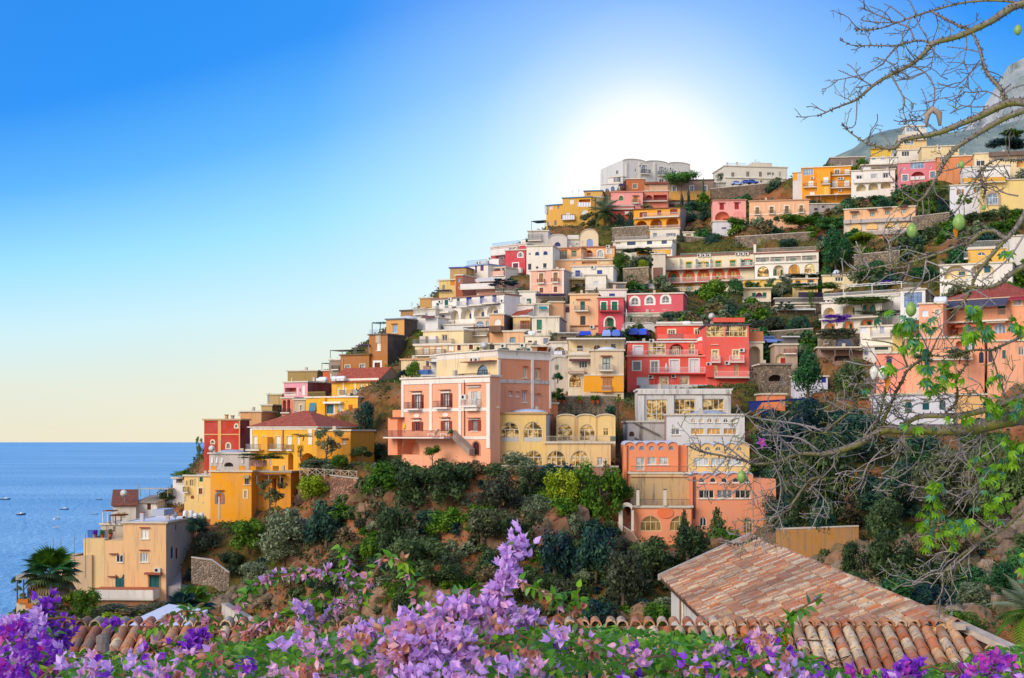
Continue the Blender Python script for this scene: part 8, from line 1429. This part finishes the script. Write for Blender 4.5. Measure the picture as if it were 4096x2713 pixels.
b2.spray([(455, 1590), (480, 1520), (500, 1460), (465, 1415), (420, 1412), (370, 1440), (330, 1470)], 5.2, 8, 46, 26, ['peach', 'pink'], .006, .042, .032); b2.spray([(250, 1590), (330, 1510), (420, 1480), (500, 1490)], 5.0, 14, 40, 16, ['peach', 'violet']); b2.spray([(430, 1500), (450, 1480), (470, 1465)], 4.9, 14, 6, 26, ['violet']); b2.spray([(250, 1445), (262, 1440), (270, 1450)], 5.4, 8, 3, 9, ['violet']); b2.spray([(60, 1590), (160, 1520), (280, 1505)], 5.0, 8, 30, 4, ['peach']); b2.done()
b3 = Bush('tall lilac bougainvillea with an upright flower spike and pink blooms', (-.45, 4.8, gz_)); hedge(b3, 640, 1300, [(640, 1470), (760, 1465), (900, 1440), (1000, 1430), (1130, 1440), (1300, 1458)], 3300, 600, ['lilac', 'pink', 'pink', 'lilac', 'peach'], 4.3, 6.0, clusters=34)
b3.spray([(1110, 1430), (1140, 1395), (1165, 1340), (1185, 1285), (1205, 1245)], 4.5, 26, 26, 150, ['lilac'], .006, .036, .03); b3.spray([(1110, 1430), (1150, 1420), (1180, 1390)], 4.45, 30, 10, 60, ['lilac', 'pink']); b3.spray([(930, 1480), (1000, 1440), (1090, 1400)], 4.4, 40, 26, 130, ['lilac', 'lilac', 'pink']); b3.spray([(900, 1520), (960, 1480), (1040, 1460)], 4.35, 40, 20, 120, ['pink', 'pink', 'lilac', 'peach']); b3.spray([(960, 1510), (1030, 1500), (1090, 1510)], 4.3, 34, 16, 80, ['lilac']); b3.spray([(930, 1580), (1000, 1565), (1070, 1570)], 4.2, 34, 16, 80, ['lilac']); b3.spray([(1190, 1450), (1215, 1430), (1230, 1445)], 4.8, 22, 12, 45, ['lilac'])
b3.spray([(720, 1530), (800, 1480), (860, 1460)], 4.6, 30, 30, 70, ['lilac', 'pink']); b3.spray([(1000, 1410), (1060, 1375), (1120, 1350), (1200, 1345), (1270, 1370), (1320, 1410), (1350, 1470), (1360, 1540)], 4.9, 10, 70, 14, ['peach', 'pink'], .006, .038); b3.spray([(870, 1480), (830, 1420), (850, 1350), (890, 1285), (930, 1300), (960, 1350), (970, 1420)], 5.2, 12, 80, 16, ['pink', 'peach'], .007, .04, .03); b3.spray([(1330, 1480), (1340, 1420), (1335, 1360)], 4.9, 8, 26, 4, ['peach']); b3.done()
b4 = Bush('arching pink bougainvillea shoots rising over the stone ramp', (-.9, 5.6, gz_)); b4.spray([(700, 1500), (760, 1420), (830, 1370), (760, 1320), (680, 1325), (600, 1340)], 5.6, 8, 90, 70, ['pink', 'pink', 'lilac'], .008, .038, .028); b4.spray([(830, 1360), (800, 1300), (790, 1260)], 5.7, 8, 40, 8, ['pink'], .005); b4.spray([(600, 1340), (570, 1370), (540, 1430)], 5.6, 6, 36, 4, ['pink']); b4.spray([(640, 1440), (680, 1400), (740, 1380), (800, 1400)], 5.5, 10, 50, 10, ['peach', 'pink']); b4.spray([(560, 1470), (600, 1440), (650, 1430)], 5.5, 14, 30, 26, ['pink', 'peach']); b4.spray([(690, 1420), (705, 1400), (720, 1440)], 5.4, 12, 12, 20, ['lilac']); b4.done()
b5 = Bush('green bougainvillea thicket with scattered lilac blooms before the near roof', (.5, 5.2, gz_)); hedge(b5, 1280, 1900, [(1280, 1458), (1400, 1452), (1500, 1462), (1660, 1475), (1780, 1480), (1900, 1530)], 3200, 330, ['lilac', 'lilac', 'pink', 'violet', 'pink', 'peach'], 4.6, 6.2, clusters=40)
b5.spray([(1570, 1590), (1680, 1560), (1790, 1490), (1830, 1420), (1900, 1378)], 5.0, 6, 46, 4, ['lilac'], .006, .042); b5.spray([(1660, 1560), (1700, 1490), (1760, 1500), (1830, 1520)], 5.2, 6, 50, 4, ['peach']); b5.spray([(1640, 1500), (1665, 1520), (1680, 1490)], 5.0, 12, 8, 24, ['lilac']); b5.spray([(1380, 1590), (1480, 1560), (1600, 1540), (1640, 1540)], 4.9, 8, 46, 10, ['peach'], .009); b5.done()
b6 = Bush('orange flowering creeper in the middle of the thicket', (.95, 5.4, gz_), 'flowering_creeper'); b6.spray([(1700, 1510), (1740, 1490), (1790, 1500), (1820, 1520)], 5.3, 22, 60, 130, ['orange'], .005, .04, .03); b6.spray([(1740, 1530), (1800, 1545), (1850, 1540)], 5.3, 24, 130, 20, ['orange'], .005, .045, .03); b6.done()
b7 = Bush('rose and violet bougainvillea along the right bottom corner', (1.8, 5.4, gz_)); hedge(b7, 1880, 2400, [(1880, 1540), (2000, 1562), (2080, 1552), (2200, 1535), (2300, 1500), (2400, 1490)], 1800, 280, ['rose', 'violet', 'lilac', 'rose'], 4.8, 6.2, clusters=22); b7.spray([(2060, 1590), (2095, 1545), (2120, 1540)], 5.0, 22, 10, 50, ['violet']); b7.spray([(2180, 1590), (2250, 1550), (2330, 1530)], 5.2, 24, 60, 50, ['lilac', 'rose']); b7.done()
V(0, 2300, 1.691)
def post(label, x0, x1, y, D, mat, sides):
    a, b_ = P(x0, y, D), P(x1, y, D); r = (b_.x - a.x) / 2; c = Vector(((a.x + b_.x) / 2, D, a.z)); o = empty('post', (c.x, c.y, c.z - 2.2), label, 'post'); m = MB(); m.tube([(0, 0, -.3), (r * .1, 0, 1.2), (0, 0, 2.2)], [r * 1.05, r * .98, r], sides); m.build('shaft', mat, o); m = MB(); m.lathe((0, 0, 2.2), [(r * 1.06, 0), (r * 1.02, .03), (r * .6, .04)], sides); m.build('cap', mat, o)
post('cracked grey wooden post among the left flowers', 652, 740, 455, 7.2, plain('8A7A72', .95, .5), 9)
V(2596, 2100, 1.579); post('pale grey metal post standing in the thicket', 0, 60, 830, 6.2, plain('A8ACB8', .4, .2, .3), 14)
# bare thorny tree reaching in from the right
V(0, 0, 1.0)
def TD(x, y): return 9.5 + .45 * math.sin(x / 420 + .6) + .4 * math.cos(y / 330) + max(0, x - 4096) / 1400
rq = random.Random(21)
bm_, t, b = newmat('thorny tree bark'); v = worldpos(t); geo = t.nodes.new('ShaderNodeNewGeometry'); n1 = noise(t, v, 9, 4, .65); n2 = noise(t, v, 45, 3); sp_ = t.nodes.new('ShaderNodeSeparateXYZ'); t.links.new(geo.outputs['Normal'], sp_.inputs[0])
col = ramp(t, n2, [(.3, srgb('4E4640')), (.5, srgb('766C66')), (.7, srgb('988E88'))]); mr = tn(t, 'ShaderNodeMapRange'); mr.inputs[1].default_value = .5; mr.inputs[2].default_value = -.5; t.links.new(sp_.outputs['Z'], mr.inputs[0]); mm = tn(t, 'ShaderNodeMath', operation='MULTIPLY'); t.links.new(mr.outputs[0], mm.inputs[0]); t.links.new(ramp(t, n1, [(.38, (0, 0, 0)), (.52, (1, 1, 1))]), mm.inputs[1]); col = mix(t, mm.outputs[0], col, srgb('7A7A2A')); t.links.new(col, b.inputs['Base Color']); b.inputs['Roughness'].default_value = .85; bump(t, b, n2, .6, .01)
TWM = plain('82756F', .85, .35); YTW = plain('8E963E', .8, .3); TWL = plain('A69C98', .85, .35)  # TWM carries the backlit dark of high twigs, TWL is their lit copy
BR = []
def br(pts, w0, w1, v=None):  # widths in photo pixels
    if v: V(*v)
    q = [px(x, y) for x, y in pts]; BR.append((q, w0, w1))
A_ = (3196, 0, 2.24); Q_ = (3296, 480, 2.9588); S_ = (3296, 900, 2.9588); T9 = (3296, 1300, 2.9588); K_ = (2400, 1700, 2.9588); J_ = (2400, 1400, 2.9588); U_ = (3000, 1700, 2.148); R9 = (3000, 1200, 2.9588)
for p, a, b_ in (([(2200, -60), (2016, 30), (1900, 70), (1740, 180), (1560, 270), (1400, 335), (1200, 390), (1130, 470), (1000, 580), (820, 670), (660, 770), (520, 890), (400, 940), (290, 985), (165, 1045)], 44, 5), ([(1200, 390), (1080, 362), (960, 385), (870, 410), (650, 408), (470, 405), (360, 345)], 13, 4), ([(870, 420), (780, 530), (740, 580), (600, 655), (480, 690), (300, 725)], 9, 4), ([(820, 665), (880, 770), (940, 890), (935, 960), (900, 995)], 9, 5), ([(2100, 60), (1850, 10), (1600, 10), (1400, 40), (1185, 100), (1050, 140), (880, 205), (700, 260), (590, 268), (490, 262)], 14, 5),
    ([(1185, 105), (1330, 180), (1450, 240), (1560, 275)], 12, 16), ([(870, 205), (740, 150), (650, 110), (565, 75)], 8, 5), ([(960, 170), (850, 80), (765, 35)], 7, 4), ([(1050, 140), (1010, 40), (960, -20)], 7, 5), ([(1050, 150), (1080, 240), (1150, 325)], 8, 4), ([(870, 205), (990, 255), (1030, 360)], 7, 8), ([(880, 205), (690, 200), (560, 180), (590, 145)], 6, 4), ([(1560, 300), (1620, 440), (1660, 600), (1720, 700), (1810, 800), (1850, 890)], 14, 24),
    ([(2300, 960), (2016, 920), (1850, 930), (1600, 1050), (1450, 1110), (1250, 1190), (1050, 1230), (920, 1260), (850, 1330), (700, 1310), (600, 1280), (450, 1180), (390, 1105)], 44, 4), ([(2300, 900), (2016, 990), (1800, 1080), (1600, 1200), (1400, 1330), (1300, 1450), (1250, 1568)], 34, 16), ([(1000, 590), (1130, 650), (1215, 800), (1195, 995)], 9, 5), ([(1130, 650), (1000, 700), (860, 725)], 6, 4), ([(1620, 540), (1530, 660), (1450, 740), (1380, 785), (1240, 745)], 8, 4),
    ([(1620, 470), (1500, 440), (1330, 420)], 6, 4), ([(520, 900), (510, 1080), (480, 1140), (390, 1155)], 6, 4), ([(660, 770), (530, 700), (470, 680), (355, 630)], 7, 4), ([(870, 420), (890, 540), (840, 590), (700, 630)], 5, 3), ([(1215, 410), (1190, 560), (1150, 635), (860, 730)], 6, 3), ([(1500, 320), (1500, 450), (1450, 580), (1300, 640)], 6, 3), ([(1840, 900), (1690, 820), (1560, 830), (1470, 820)], 7, 4), ([(1700, 950), (1560, 960), (1430, 930), (1380, 830)], 6, 3), ([(2016, 760), (1900, 800), (1820, 870)], 6, 4), ([(1250, 1185), (1150, 1100), (1060, 1020)], 5, 3), ([(1230, 1190), (1100, 1085), (910, 1090)], 5, 3), ([(1160, 1030), (1130, 870), (1095, 795)], 5, 3), ([(600, 1280), (660, 1215)], 4, 3), ([(850, 1330), (770, 1230), (720, 1165)], 5, 3), ([(880, 1300), (640, 1400), (560, 1540)], 5, 3)): br(p, a, b_, A_)
for p, a, b_ in (([(1600, 310), (1480, 430), (1350, 640), (1220, 870), (1110, 970)], 16, 12), ([(2440, 440), (2240, 480), (2050, 460), (1900, 560), (1840, 630), (1890, 760), (1910, 830), (1880, 930)], 14, 8), ([(1840, 640), (1700, 860), (1600, 1030), (1480, 1150), (1260, 1210)], 9, 4), ([(1110, 970), (940, 860), (830, 720), (760, 630)], 8, 3), ([(1110, 980), (1080, 1080), (930, 1170)], 6, 4), ([(1165, 950), (1170, 1150), (1080, 1240)], 7, 5), ([(1760, 460), (1600, 560), (1430, 600), (1330, 620)], 7, 3), ([(2367, 620), (2200, 700), (2050, 600), (1960, 540)], 7, 4), ([(2300, 900), (2100, 850), (1980, 700)], 7, 4)): br(p, a, b_, Q_)
for p, a, b_ in (([(2440, -250), (2280, 30), (2150, 170), (2050, 280), (1900, 460), (1800, 600), (1740, 750), (1660, 900), (1500, 1050)], 26, 8), ([(2150, 170), (2020, 75), (1880, 80), (1790, 150), (1720, 210), (1600, 240), (1400, 320), (1200, 390), (1000, 450), (800, 470), (540, 520), (400, 550), (250, 570), (20, 590)], 18, 4), ([(1210, 400), (1190, 560), (1150, 680), (1060, 780), (1030, 870)], 8, 5), ([(540, 520), (470, 400), (430, 340), (360, 260)], 6, 5), ([(430, 340), (490, 260)], 5, 5), ([(790, 450), (780, 350), (765, 200), (680, 95)], 6, 4), ([(765, 200), (850, 150), (970, 70)], 6, 4), ([(2440, 450), (2200, 590), (2100, 680), (1940, 740), (1740, 730), (1500, 700), (1250, 660)], 22, 5), ([(1010, 450), (990, 560), (930, 690)], 6, 4), ([(1800, 570), (1620, 525), (1450, 560), (1300, 640), (1180, 690)], 9, 5), ([(1220, 430), (1350, 480), (1470, 540)], 6, 4), ([(540, 530), (500, 610), (440, 665)], 5, 3), ([(230, 570), (210, 420)], 5, 4), ([(400, 545), (300, 460)], 5, 4), ([(2367, 120), (2200, 380), (2000, 560), (1850, 680)], 8, 4), ([(1740, 750), (1900, 830), (2050, 960)], 6, 3), ([(1640, 940), (1480, 1120), (1300, 1250)], 6, 3)): br(p, a, b_, S_)
for p, a, b_ in (([(2600, 1040), (2367, 1090), (2150, 1130), (1900, 1190), (1600, 1240), (1200, 1240), (900, 1240), (760, 1230), (600, 1290), (450, 1390), (200, 1480), (-20, 1530)], 66, 22), ([(2440, 830), (2200, 900), (1900, 1010), (1600, 1070), (1400, 1075), (1150, 1080), (1000, 1150), (930, 1200)], 26, 18), ([(760, 1230), (700, 1150), (770, 980), (850, 800), (920, 680), (990, 540), (1200, 370), (1250, 340)], 16, 9), ([(560, 1240), (640, 1130), (700, 900), (740, 700), (760, 600)], 11, 6), ([(440, 1380), (560, 1200), (650, 1100), (780, 920), (860, 880)], 9, 5), ([(990, 500), (920, 330), (830, 230), (650, 190), (450, 170)], 10, 4), ([(1250, 340), (1180, 180), (1120, 80)], 7, 4), ([(1260, 330), (1340, 170), (1400, 60)], 7, 4), ([(-10, 1290), (120, 1170), (280, 1040), (400, 900), (460, 780), (465, 620)], 12, 5), ([(2440, 90), (2100, 250), (1980, 300), (1700, 300), (1380, 375), (1200, 320)], 11, 5),
    ([(1440, 1040), (1560, 930), (1580, 790), (1560, 680), (1620, 560), (1700, 440), (1650, 340), (1500, 280)], 11, 5), ([(2180, 1080), (2170, 960), (2100, 730), (2000, 400), (1960, 280)], 10, 5), ([(460, 690), (300, 710)], 5, 3), ([(700, 690), (520, 690), (290, 710)], 6, 3), ([(280, 1040), (100, 930), (0, 890)], 6, 4), ([(620, 990), (400, 990), (150, 890)], 7, 4), ([(480, 480), (260, 430)], 6, 4), ([(1030, 480), (800, 545), (620, 480), (480, 480)], 7, 4), ([(900, 1230), (920, 1340), (860, 1420)], 8, 5), ([(930, 1200), (1050, 960), (1200, 920), (1360, 900), (1500, 850)], 7, 3), ([(1900, 1190), (1700, 1260), (1500, 1300), (1350, 1340)], 7, 4), ([(1560, 1280), (1610, 1400), (1600, 1568)], 6, 4), ([(1840, 1240), (1890, 1340), (1800, 1440), (1720, 1530)], 6, 4), ([(980, 1130), (850, 1080), (820, 1000)], 9, 5), ([(2367, 960), (2100, 880), (1900, 860), (1750, 780)], 7, 3), ([(1700, 620), (1850, 700), (1900, 820)], 6, 3), ([(0, 1020), (150, 1010), (330, 850)], 5, 3)): br(p, a, b_, T9)
for p, a, b_ in (([(2640, 350), (2367, 340), (2200, 400), (2080, 445), (1850, 460), (1700, 420), (1500, 375), (1200, 320), (1040, 245)], 18, 4), ([(2367, 800), (2230, 1000), (2170, 1040), (2060, 1190), (1850, 1330), (1780, 1370), (1630, 1410), (1510, 1395)], 13, 4), ([(2050, 450), (2130, 640), (2140, 800), (2100, 1000), (2080, 1060)], 8, 4), ([(2170, 1040), (2000, 1110), (1830, 1130), (1740, 1110)], 6, 3), ([(1500, 380), (1330, 580), (1180, 660), (1020, 640)], 7, 4), ([(1490, 385), (1650, 200), (1720, 80)], 7, 4), ([(1780, 470), (1740, 620), (1680, 720), (1500, 830), (1360, 830)], 7, 4), ([(1480, 340), (1470, 260), (1440, 120)], 6, 4), ([(1450, 360), (1190, 300), (1100, 200)], 6, 4), ([(1690, 400), (1500, 260), (1340, 200)], 7, 4), ([(1190, 300), (1185, 180)], 5, 4), ([(2640, 620), (2500, 640), (2367, 800)], 12, 12)): br(p, a, b_, K_)
for p, a, b_ in (([(1620, 650), (1720, 770), (2000, 830), (2367, 880), (2640, 960)], 4, 9), ([(2080, 820), (2010, 680), (1980, 540)], 5, 4), ([(1920, 1010), (2100, 1010), (2367, 1050), (2600, 1200)], 6, 9), ([(1830, 890), (2050, 980), (2200, 1100), (2367, 1230)], 5, 8), ([(1680, 800), (1790, 720)], 4, 3), ([(2260, 1010), (2190, 800)], 5, 4)): br(p, a, b_, J_)
for p, a, b_ in (([(2480, 640), (2354, 730), (2200, 870), (1960, 1020), (1800, 1130), (1700, 1230), (1655, 1290), (1650, 1430), (1585, 1540)], 18, 5), ([(1960, 1020), (1880, 1100), (1760, 1200), (1640, 1290), (1550, 1400)], 8, 4), ([(1655, 1275), (1540, 1290), (1420, 1370), (1310, 1385)], 7, 4), ([(1800, 1110), (1700, 1085), (1585, 1112)], 6, 4), ([(2220, 40), (2170, 200), (2100, 370), (1980, 510), (1820, 630), (1740, 690)], 13, 6), ([(1300, 60), (1310, 150), (1200, 250), (1030, 320), (960, 460), (860, 540)], 8, 3), ([(1160, 190), (1020, 330), (960, 500), (900, 585)], 7, 3), ([(720, 250), (720, 340), (640, 430), (540, 500)], 7, 3), ([(490, 490), (600, 590), (680, 710), (650, 800), (610, 780)], 6, 3), ([(1290, 90), (1340, 220), (1350, 420)], 6, 3), ([(1500, 120), (1450, 300), (1270, 450), (1100, 450)], 6, 3), ([(1760, 80), (1800, 200), (1700, 380), (1560, 520)], 6, 3), ([(1780, 270), (1940, 420), (1980, 560), (1900, 680)], 7, 4), ([(2100, 360), (1900, 400), (1820, 420), (1830, 600)], 6, 3), ([(1820, 630), (1640, 560), (1450, 530), (1280, 510)], 6, 3), ([(1740, 560), (1560, 620), (1400, 620)], 5, 3), ([(2040, 20), (1900, 190), (1780, 290), (1650, 440)], 8, 4)): br(p, a, b_, U_)
V(0, 0, 1.0)
def B3(x, y): return P(x, y, TD(x, y))
trunkD = TD(4560, 1500)
tree = empty('silk_floss_tree', (P(4560, 1500, trunkD).x, trunkD, hgt(P(4560, 1500, trunkD).x, trunkD)), 'bare thorny tree with green pods and few bright leaves reaching in from the right', 'tree'); o_ = tree.location.copy()
m = MB(); zt = P(4560, -500, trunkD).z; hT = zt - o_.z; m.tube([(0, 0, -.5), (.05, 0, hT * .3), (-.05, .1, hT * .65), (0, 0, hT)], [.34, .27, .2, .1], 12); m.build('trunk', bm_, tree, True)
def smooth(q, k=3):
    P_ = [Vector((*p, 0)) for p in q]; out = []
    for i in range(len(P_) - 1):
        p0, p1, p2, p3 = P_[max(i - 1, 0)], P_[i], P_[i + 1], P_[min(i + 2, len(P_) - 1)]
        for j in range(k): t_ = j / k; out.append(.5 * ((2 * p1) + (p2 - p0) * t_ + (2 * p0 - 5 * p1 + 4 * p2 - p3) * t_ * t_ + (3 * p1 - p0 - 3 * p2 + p3) * t_ ** 3))
    out.append(P_[-1]); return [(v.x, v.y) for v in out]
tw = MB(); twl = MB(); yt_ = MB(); th = MB(); ends = []
def twig(x, y, a, ln, wd, lvl):
    pts = [(x, y)];
    for k in range(5): a += rq.gauss(0, .22) + (.06 if math.sin(a) > 0 else 0); pts.append((pts[-1][0] + math.cos(a) * ln / 5, pts[-1][1] + math.sin(a) * ln / 5));
    d0 = TD(x, y) + rq.uniform(-.05, .05); slope = rq.uniform(-.3, .3)
    P3 = [P(p[0], p[1], d0 + slope * k / 5) - o_ for k, p in enumerate(pts)]; k_ = d0 / FP / 2
    (yt_ if lvl and rq.random() < .45 else tw if y < 900 else twl).tube(P3, [wd * k_, wd * k_ * .9, wd * k_ * .8, wd * k_ * .7, wd * k_ * .65, wd * k_ * .9], 5)
    if lvl < 2:
        for _ in range(rq.randint(1, 3)): j = rq.randint(1, 4); twig(*pts[j], a + rq.choice((-1, 1)) * rq.uniform(.5, 1.2), ln * rq.uniform(.35, .6), wd * .75, lvl + 1)
for q, w0, w1 in BR:
    sm = smooth(q); n = len(sm); P3 = [B3(*p) - o_ for p in sm]; k_ = 9.5 / FP / 2 * (.82 if q[0][1] < 900 else 1); rad = [(w0 + (w1 - w0) * i / (n - 1)) * k_ * rq.uniform(.93, 1.08) for i in range(n)]
    m = MB(); m.tube(P3, rad, 9 if w0 > 12 else 6); m.build('branch', bm_ if max(w0, w1) > 9 else TWM if q[0][1] < 900 else TWL, tree, True)
    big = max(w0, w1) > 10;
    for i in range(1, n - 1):
        for _ in range(4 if big else 2):
            a = rq.uniform(0, 6.28); d = (P3[i + 1] - P3[i]); dn_ = d.normalized(); u = dn_.cross(Vector((.3, .8, .5))).normalized(); vv = dn_.cross(u); nn = u * math.cos(a) + vv * math.sin(a); c = P3[i] + d * rq.random() + nn * rad[i] * .9; s = .010 if big else .005
            th.tube([c, c + nn * s * 1.6], [s * .5, .001], 4)
        x, y = sm[i]
        dens = .6 if y > 1550 and x > 2950 else .2
        if rq.random() < dens and rad[i] / k_ < 30:
            ang = math.atan2(sm[i + 1][1] - y, sm[i + 1][0] - x); twig(x, y, ang + rq.choice((-1, 1)) * rq.uniform(.5, 1.1), rq.uniform(50, 150), rq.uniform(3.5, 5.5), 0)
o = tw.build('twigs', TWM, tree, True); o['kind'] = 'stuff'; o = twl.build('lit_twigs', TWL, tree, True); o['kind'] = 'stuff'; o = yt_.build('young_twigs', YTW, tree, True); o['kind'] = 'stuff'; o = th.build('thorns', plain('5A4E48', .8), tree); o['kind'] = 'stuff'
# limbs joining the trunk outside the picture
for (x, y), wd in (((4180, -27), 44), ((4222, 428), 44), ((4120, 815), 26), ((4120, 1052), 22), ((4175, 1651), 42), ((4120, 1580), 18), ((4120, 1330), 11), ((4155, 1998), 18)):
    a = P(4560, y + 260, trunkD) - o_; b_ = B3(x, y) - o_; a.x = 0; mid = a.lerp(b_, .5) - Vector((0, 0, .06)); m = MB(); m.tube([a, mid, b_], [wd * .85 * 9.5 / FP / 2 + .03, wd * 9.5 / FP / 2 + .012, wd * 9.5 / FP / 2], 9); m.build('branch', bm_, tree, True)
# palmate leaves
def palmate(name, mat, n):
    m = MB()
    for k in range(n): a = (k - (n - 1) / 2) * (2.9 / n); ovate(m, (math.cos(a) * .06, math.sin(a) * .06, 0), (math.cos(a), math.sin(a), -.25), (0, 0, 1), 1 - .22 * abs(k - (n - 1) / 2) / n * 2, .30, .3, .4)
    m.tube([(-.7, 0, .15), (0, 0, 0)], .015, 4); return m.mesh(name, mat, True)
LV = [petalmat('bright tree leaf', [(0, srgb('78B01A')), (.5, srgb('9CCC2A')), (1, srgb('5E9E30'))], .4), petalmat('bluish tree leaf', [(0, srgb('3A7A5A')), (.5, srgb('5A9A80')), (1, srgb('6AA01E'))], .3)]
PMS = [palmate('leaf bright', LV[0], 5), palmate('leaf blue', LV[1], 5), palmate('leaf six', LV[0], 6)]
def leaves(cx, cy, sx, sy, n, v):
    V(*v)
    for _ in range(int(n * 1.5)):
        X, Y = px(cx + rq.gauss(0, sx * .5), cy + rq.gauss(0, sy * .5)); V(0, 0, 1.0); p = P(X, Y, TD(X, Y) + rq.uniform(-.25, .1)) - o_; V(*v); s = rq.uniform(.042, .07)
        inst(rq.choice(PMS), 'leaf', tree, p, (rq.gauss(0, .6), rq.gauss(.7, .5), rq.uniform(0, 6.28)), (s, s, s))
for a in ((1010, 1170, 130, 90, 11), (890, 1200, 60, 60, 6), (1080, 1340, 80, 80, 9), (1260, 1160, 80, 70, 7), (1085, 1440, 60, 60, 5), (745, 1030, 30, 30, 2), (630, 1100, 30, 40, 2), (1760, 1030, 120, 110, 12), (1700, 1290, 120, 90, 10), (1900, 1250, 120, 110, 10), (2280, 1210, 90, 90, 8), (940, 1450, 30, 60, 3), (1200, 1500, 40, 40, 3), (2150, 340, 60, 40, 3)): leaves(*a, S_)
for a in ((1440, 600, 110, 90, 10), (1260, 740, 90, 80, 8), (1190, 510, 70, 60, 6), (1440, 470, 100, 60, 7), (1190, 670, 50, 60, 4), (790, 500, 50, 40, 4), (2000, 950, 140, 140, 14), (2250, 980, 110, 150, 12), (2000, 630, 100, 80, 5), (1150, 1180, 300, 50, 7), (1700, 1110, 250, 60, 8), (2200, 1400, 130, 130, 9), (470, 790, 40, 50, 2), (260, 770, 20, 40, 1)): leaves(*a, T9)
for a in ((1600, 560, 110, 120, 14), (1560, 760, 110, 120, 14), (1740, 860, 150, 130, 16), (1550, 980, 70, 110, 6), (1720, 1010, 70, 60, 5), (2120, 700, 150, 120, 18), (2180, 260, 150, 170, 22), (2060, 440, 80, 90, 9), (2340, 1200, 40, 160, 4), (1930, 280, 60, 60, 4), (1880, 860, 90, 50, 6)): leaves(*a, U_)
# pods
podm, t, b = newmat('green pod skin'); n1 = noise(t, coords(t), 2.5, 3); t.links.new(ramp(t, n1, [(.3, srgb('6E9A3A')), (.55, srgb('92B25A')), (.75, srgb('8A8A30'))]), b.inputs['Base Color']); b.inputs['Roughness'].default_value = .4
pm = MB(); pm.lathe((0, 0, 0), [(.04, -1), (.34, -.85), (.62, -.5), (.72, -.1), (.66, .3), (.48, .7), (.2, .95), (.04, 1.02)], 16)
for q in range(len(pm.v)): a = math.atan2(pm.v[q][1], pm.v[q][0]); f = 1 + .05 * math.cos(5 * a); pm.v[q] = (pm.v[q][0] * f, pm.v[q][1] * f, pm.v[q][2])
POD = pm.mesh('pod', podm, True)
def pod(x, y, hp, v, label=None, tilt_=0):
    V(*v); X, Y = px(x, y); k = hp / v[2] / 2 * 9.5 / FP; V(0, 0, 1.0); D = TD(X, Y) - .12; p = P(X, Y, D) - o_; o = inst(POD, 'pod', tree, p, (0, tilt_, rq.uniform(0, 6)), (k, k, k))
    m = MB(); m.tube([(0, 0, 1.0), (.06, 0, 1.25), (.02, .1, 1.6)], [.07, .06, .05], 5); m.build('stalk', TWM, o)
    if label: o['label'] = label
pod(1030, 1000, 172, S_, 'green pod with olive side', .05); pod(1600, 1212, 190, Q_, 'largest green pod with an orange flower behind it', -.08); pod(1045, 1310, 172, Q_, 'green pod turning brown'); pod(1675, 615, 168, K_, 'round green pod low on the left branch', .1); pod(1962, 270, 96, A_); pod(1630, 530, 90, Q_); pod(1890, 1040, 66, Q_, None, .4)
fl = MB()
for a in range(5): ovate(fl, (0, 0, 0), (math.cos(a * 1.257), math.sin(a * 1.257), .35), (0, 0, 1), 1, .5, .25, .3)
PFL = fl.mesh('blossom', petalmat('pink blossom petal', [(0, srgb('D850C8')), (.5, srgb('E87AD8')), (1, srgb('C83AB0'))]), True); V(*K_); X, Y = px(1905, 210); V(0, 0, 1.0); k = .055; o = inst(PFL, 'blossom', tree, P(X, Y, TD(X, Y) - .15) - o_, (1.2, .5, .4), (k, k, k)); m = MB(); m.tube([(0, 0, 0), (0, .1, .8)], [.05, .02], 5); m.build('stamen', plain('E8A01E', .6), o)
OFL = MB(); ovate(OFL, (0, 0, 0), (1, 0, 0), (0, 0, 1), 1, .5); OF = OFL.mesh('dry petal', petalmat('orange dry petal', [(0, srgb('E88A14')), (1, srgb('F0A83A'))]), True)
for x, y, v, s, rot in ((1545, 1275, Q_, .075, (0, 1.3, .6)), (1265, 1035, S_, .06, (0, .2, 0)), (740, 610, T9, .10, (.4, 1.2, 1.0))): V(*v); X, Y = px(x, y); V(0, 0, 1.0); inst(OF, 'petal', tree, P(X, Y, TD(X, Y) - .1) - o_, rot, (s, s, s))
COT = plain('EEE8DC', 1.0, .08)
for x, y, v, s, dry in ((595, 555, T9, .028, 0), (705, 560, T9, .03, 0), (1195, 1060, A_, .05, 1)):
    V(*v); X, Y = px(x, y); V(0, 0, 1.0); c = P(X, Y, TD(X, Y) - .1) - o_; m = MB(); rr = random.Random(int(x))
    if dry: m.tube([c + Vector((-.04, 0, -.06)), c + Vector((-.035, 0, .02)), c + Vector((0, 0, .06)), c + Vector((.045, 0, .03)), c + Vector((.05, 0, -.05))], [.008, .02, .024, .022, .01], 8); m.build('open_pod', plain('B09A84', .8, .3), tree, True)
    else:
        m.lathe(c, [(.01, -s * 1.6), (s * .7, -s), (s, -.1 * s), (s * .85, s * .7), (s * .4, s * 1.3), (.01, s * 1.5)], 12)
        for q in range(len(m.v)): f = mnoise.noise(Vector(m.v[q]) * 40) * .02; m.v[q] = tuple(Vector(m.v[q]) + Vector((f, f * .5, f)))
        m.build('cotton', COT, tree, True)
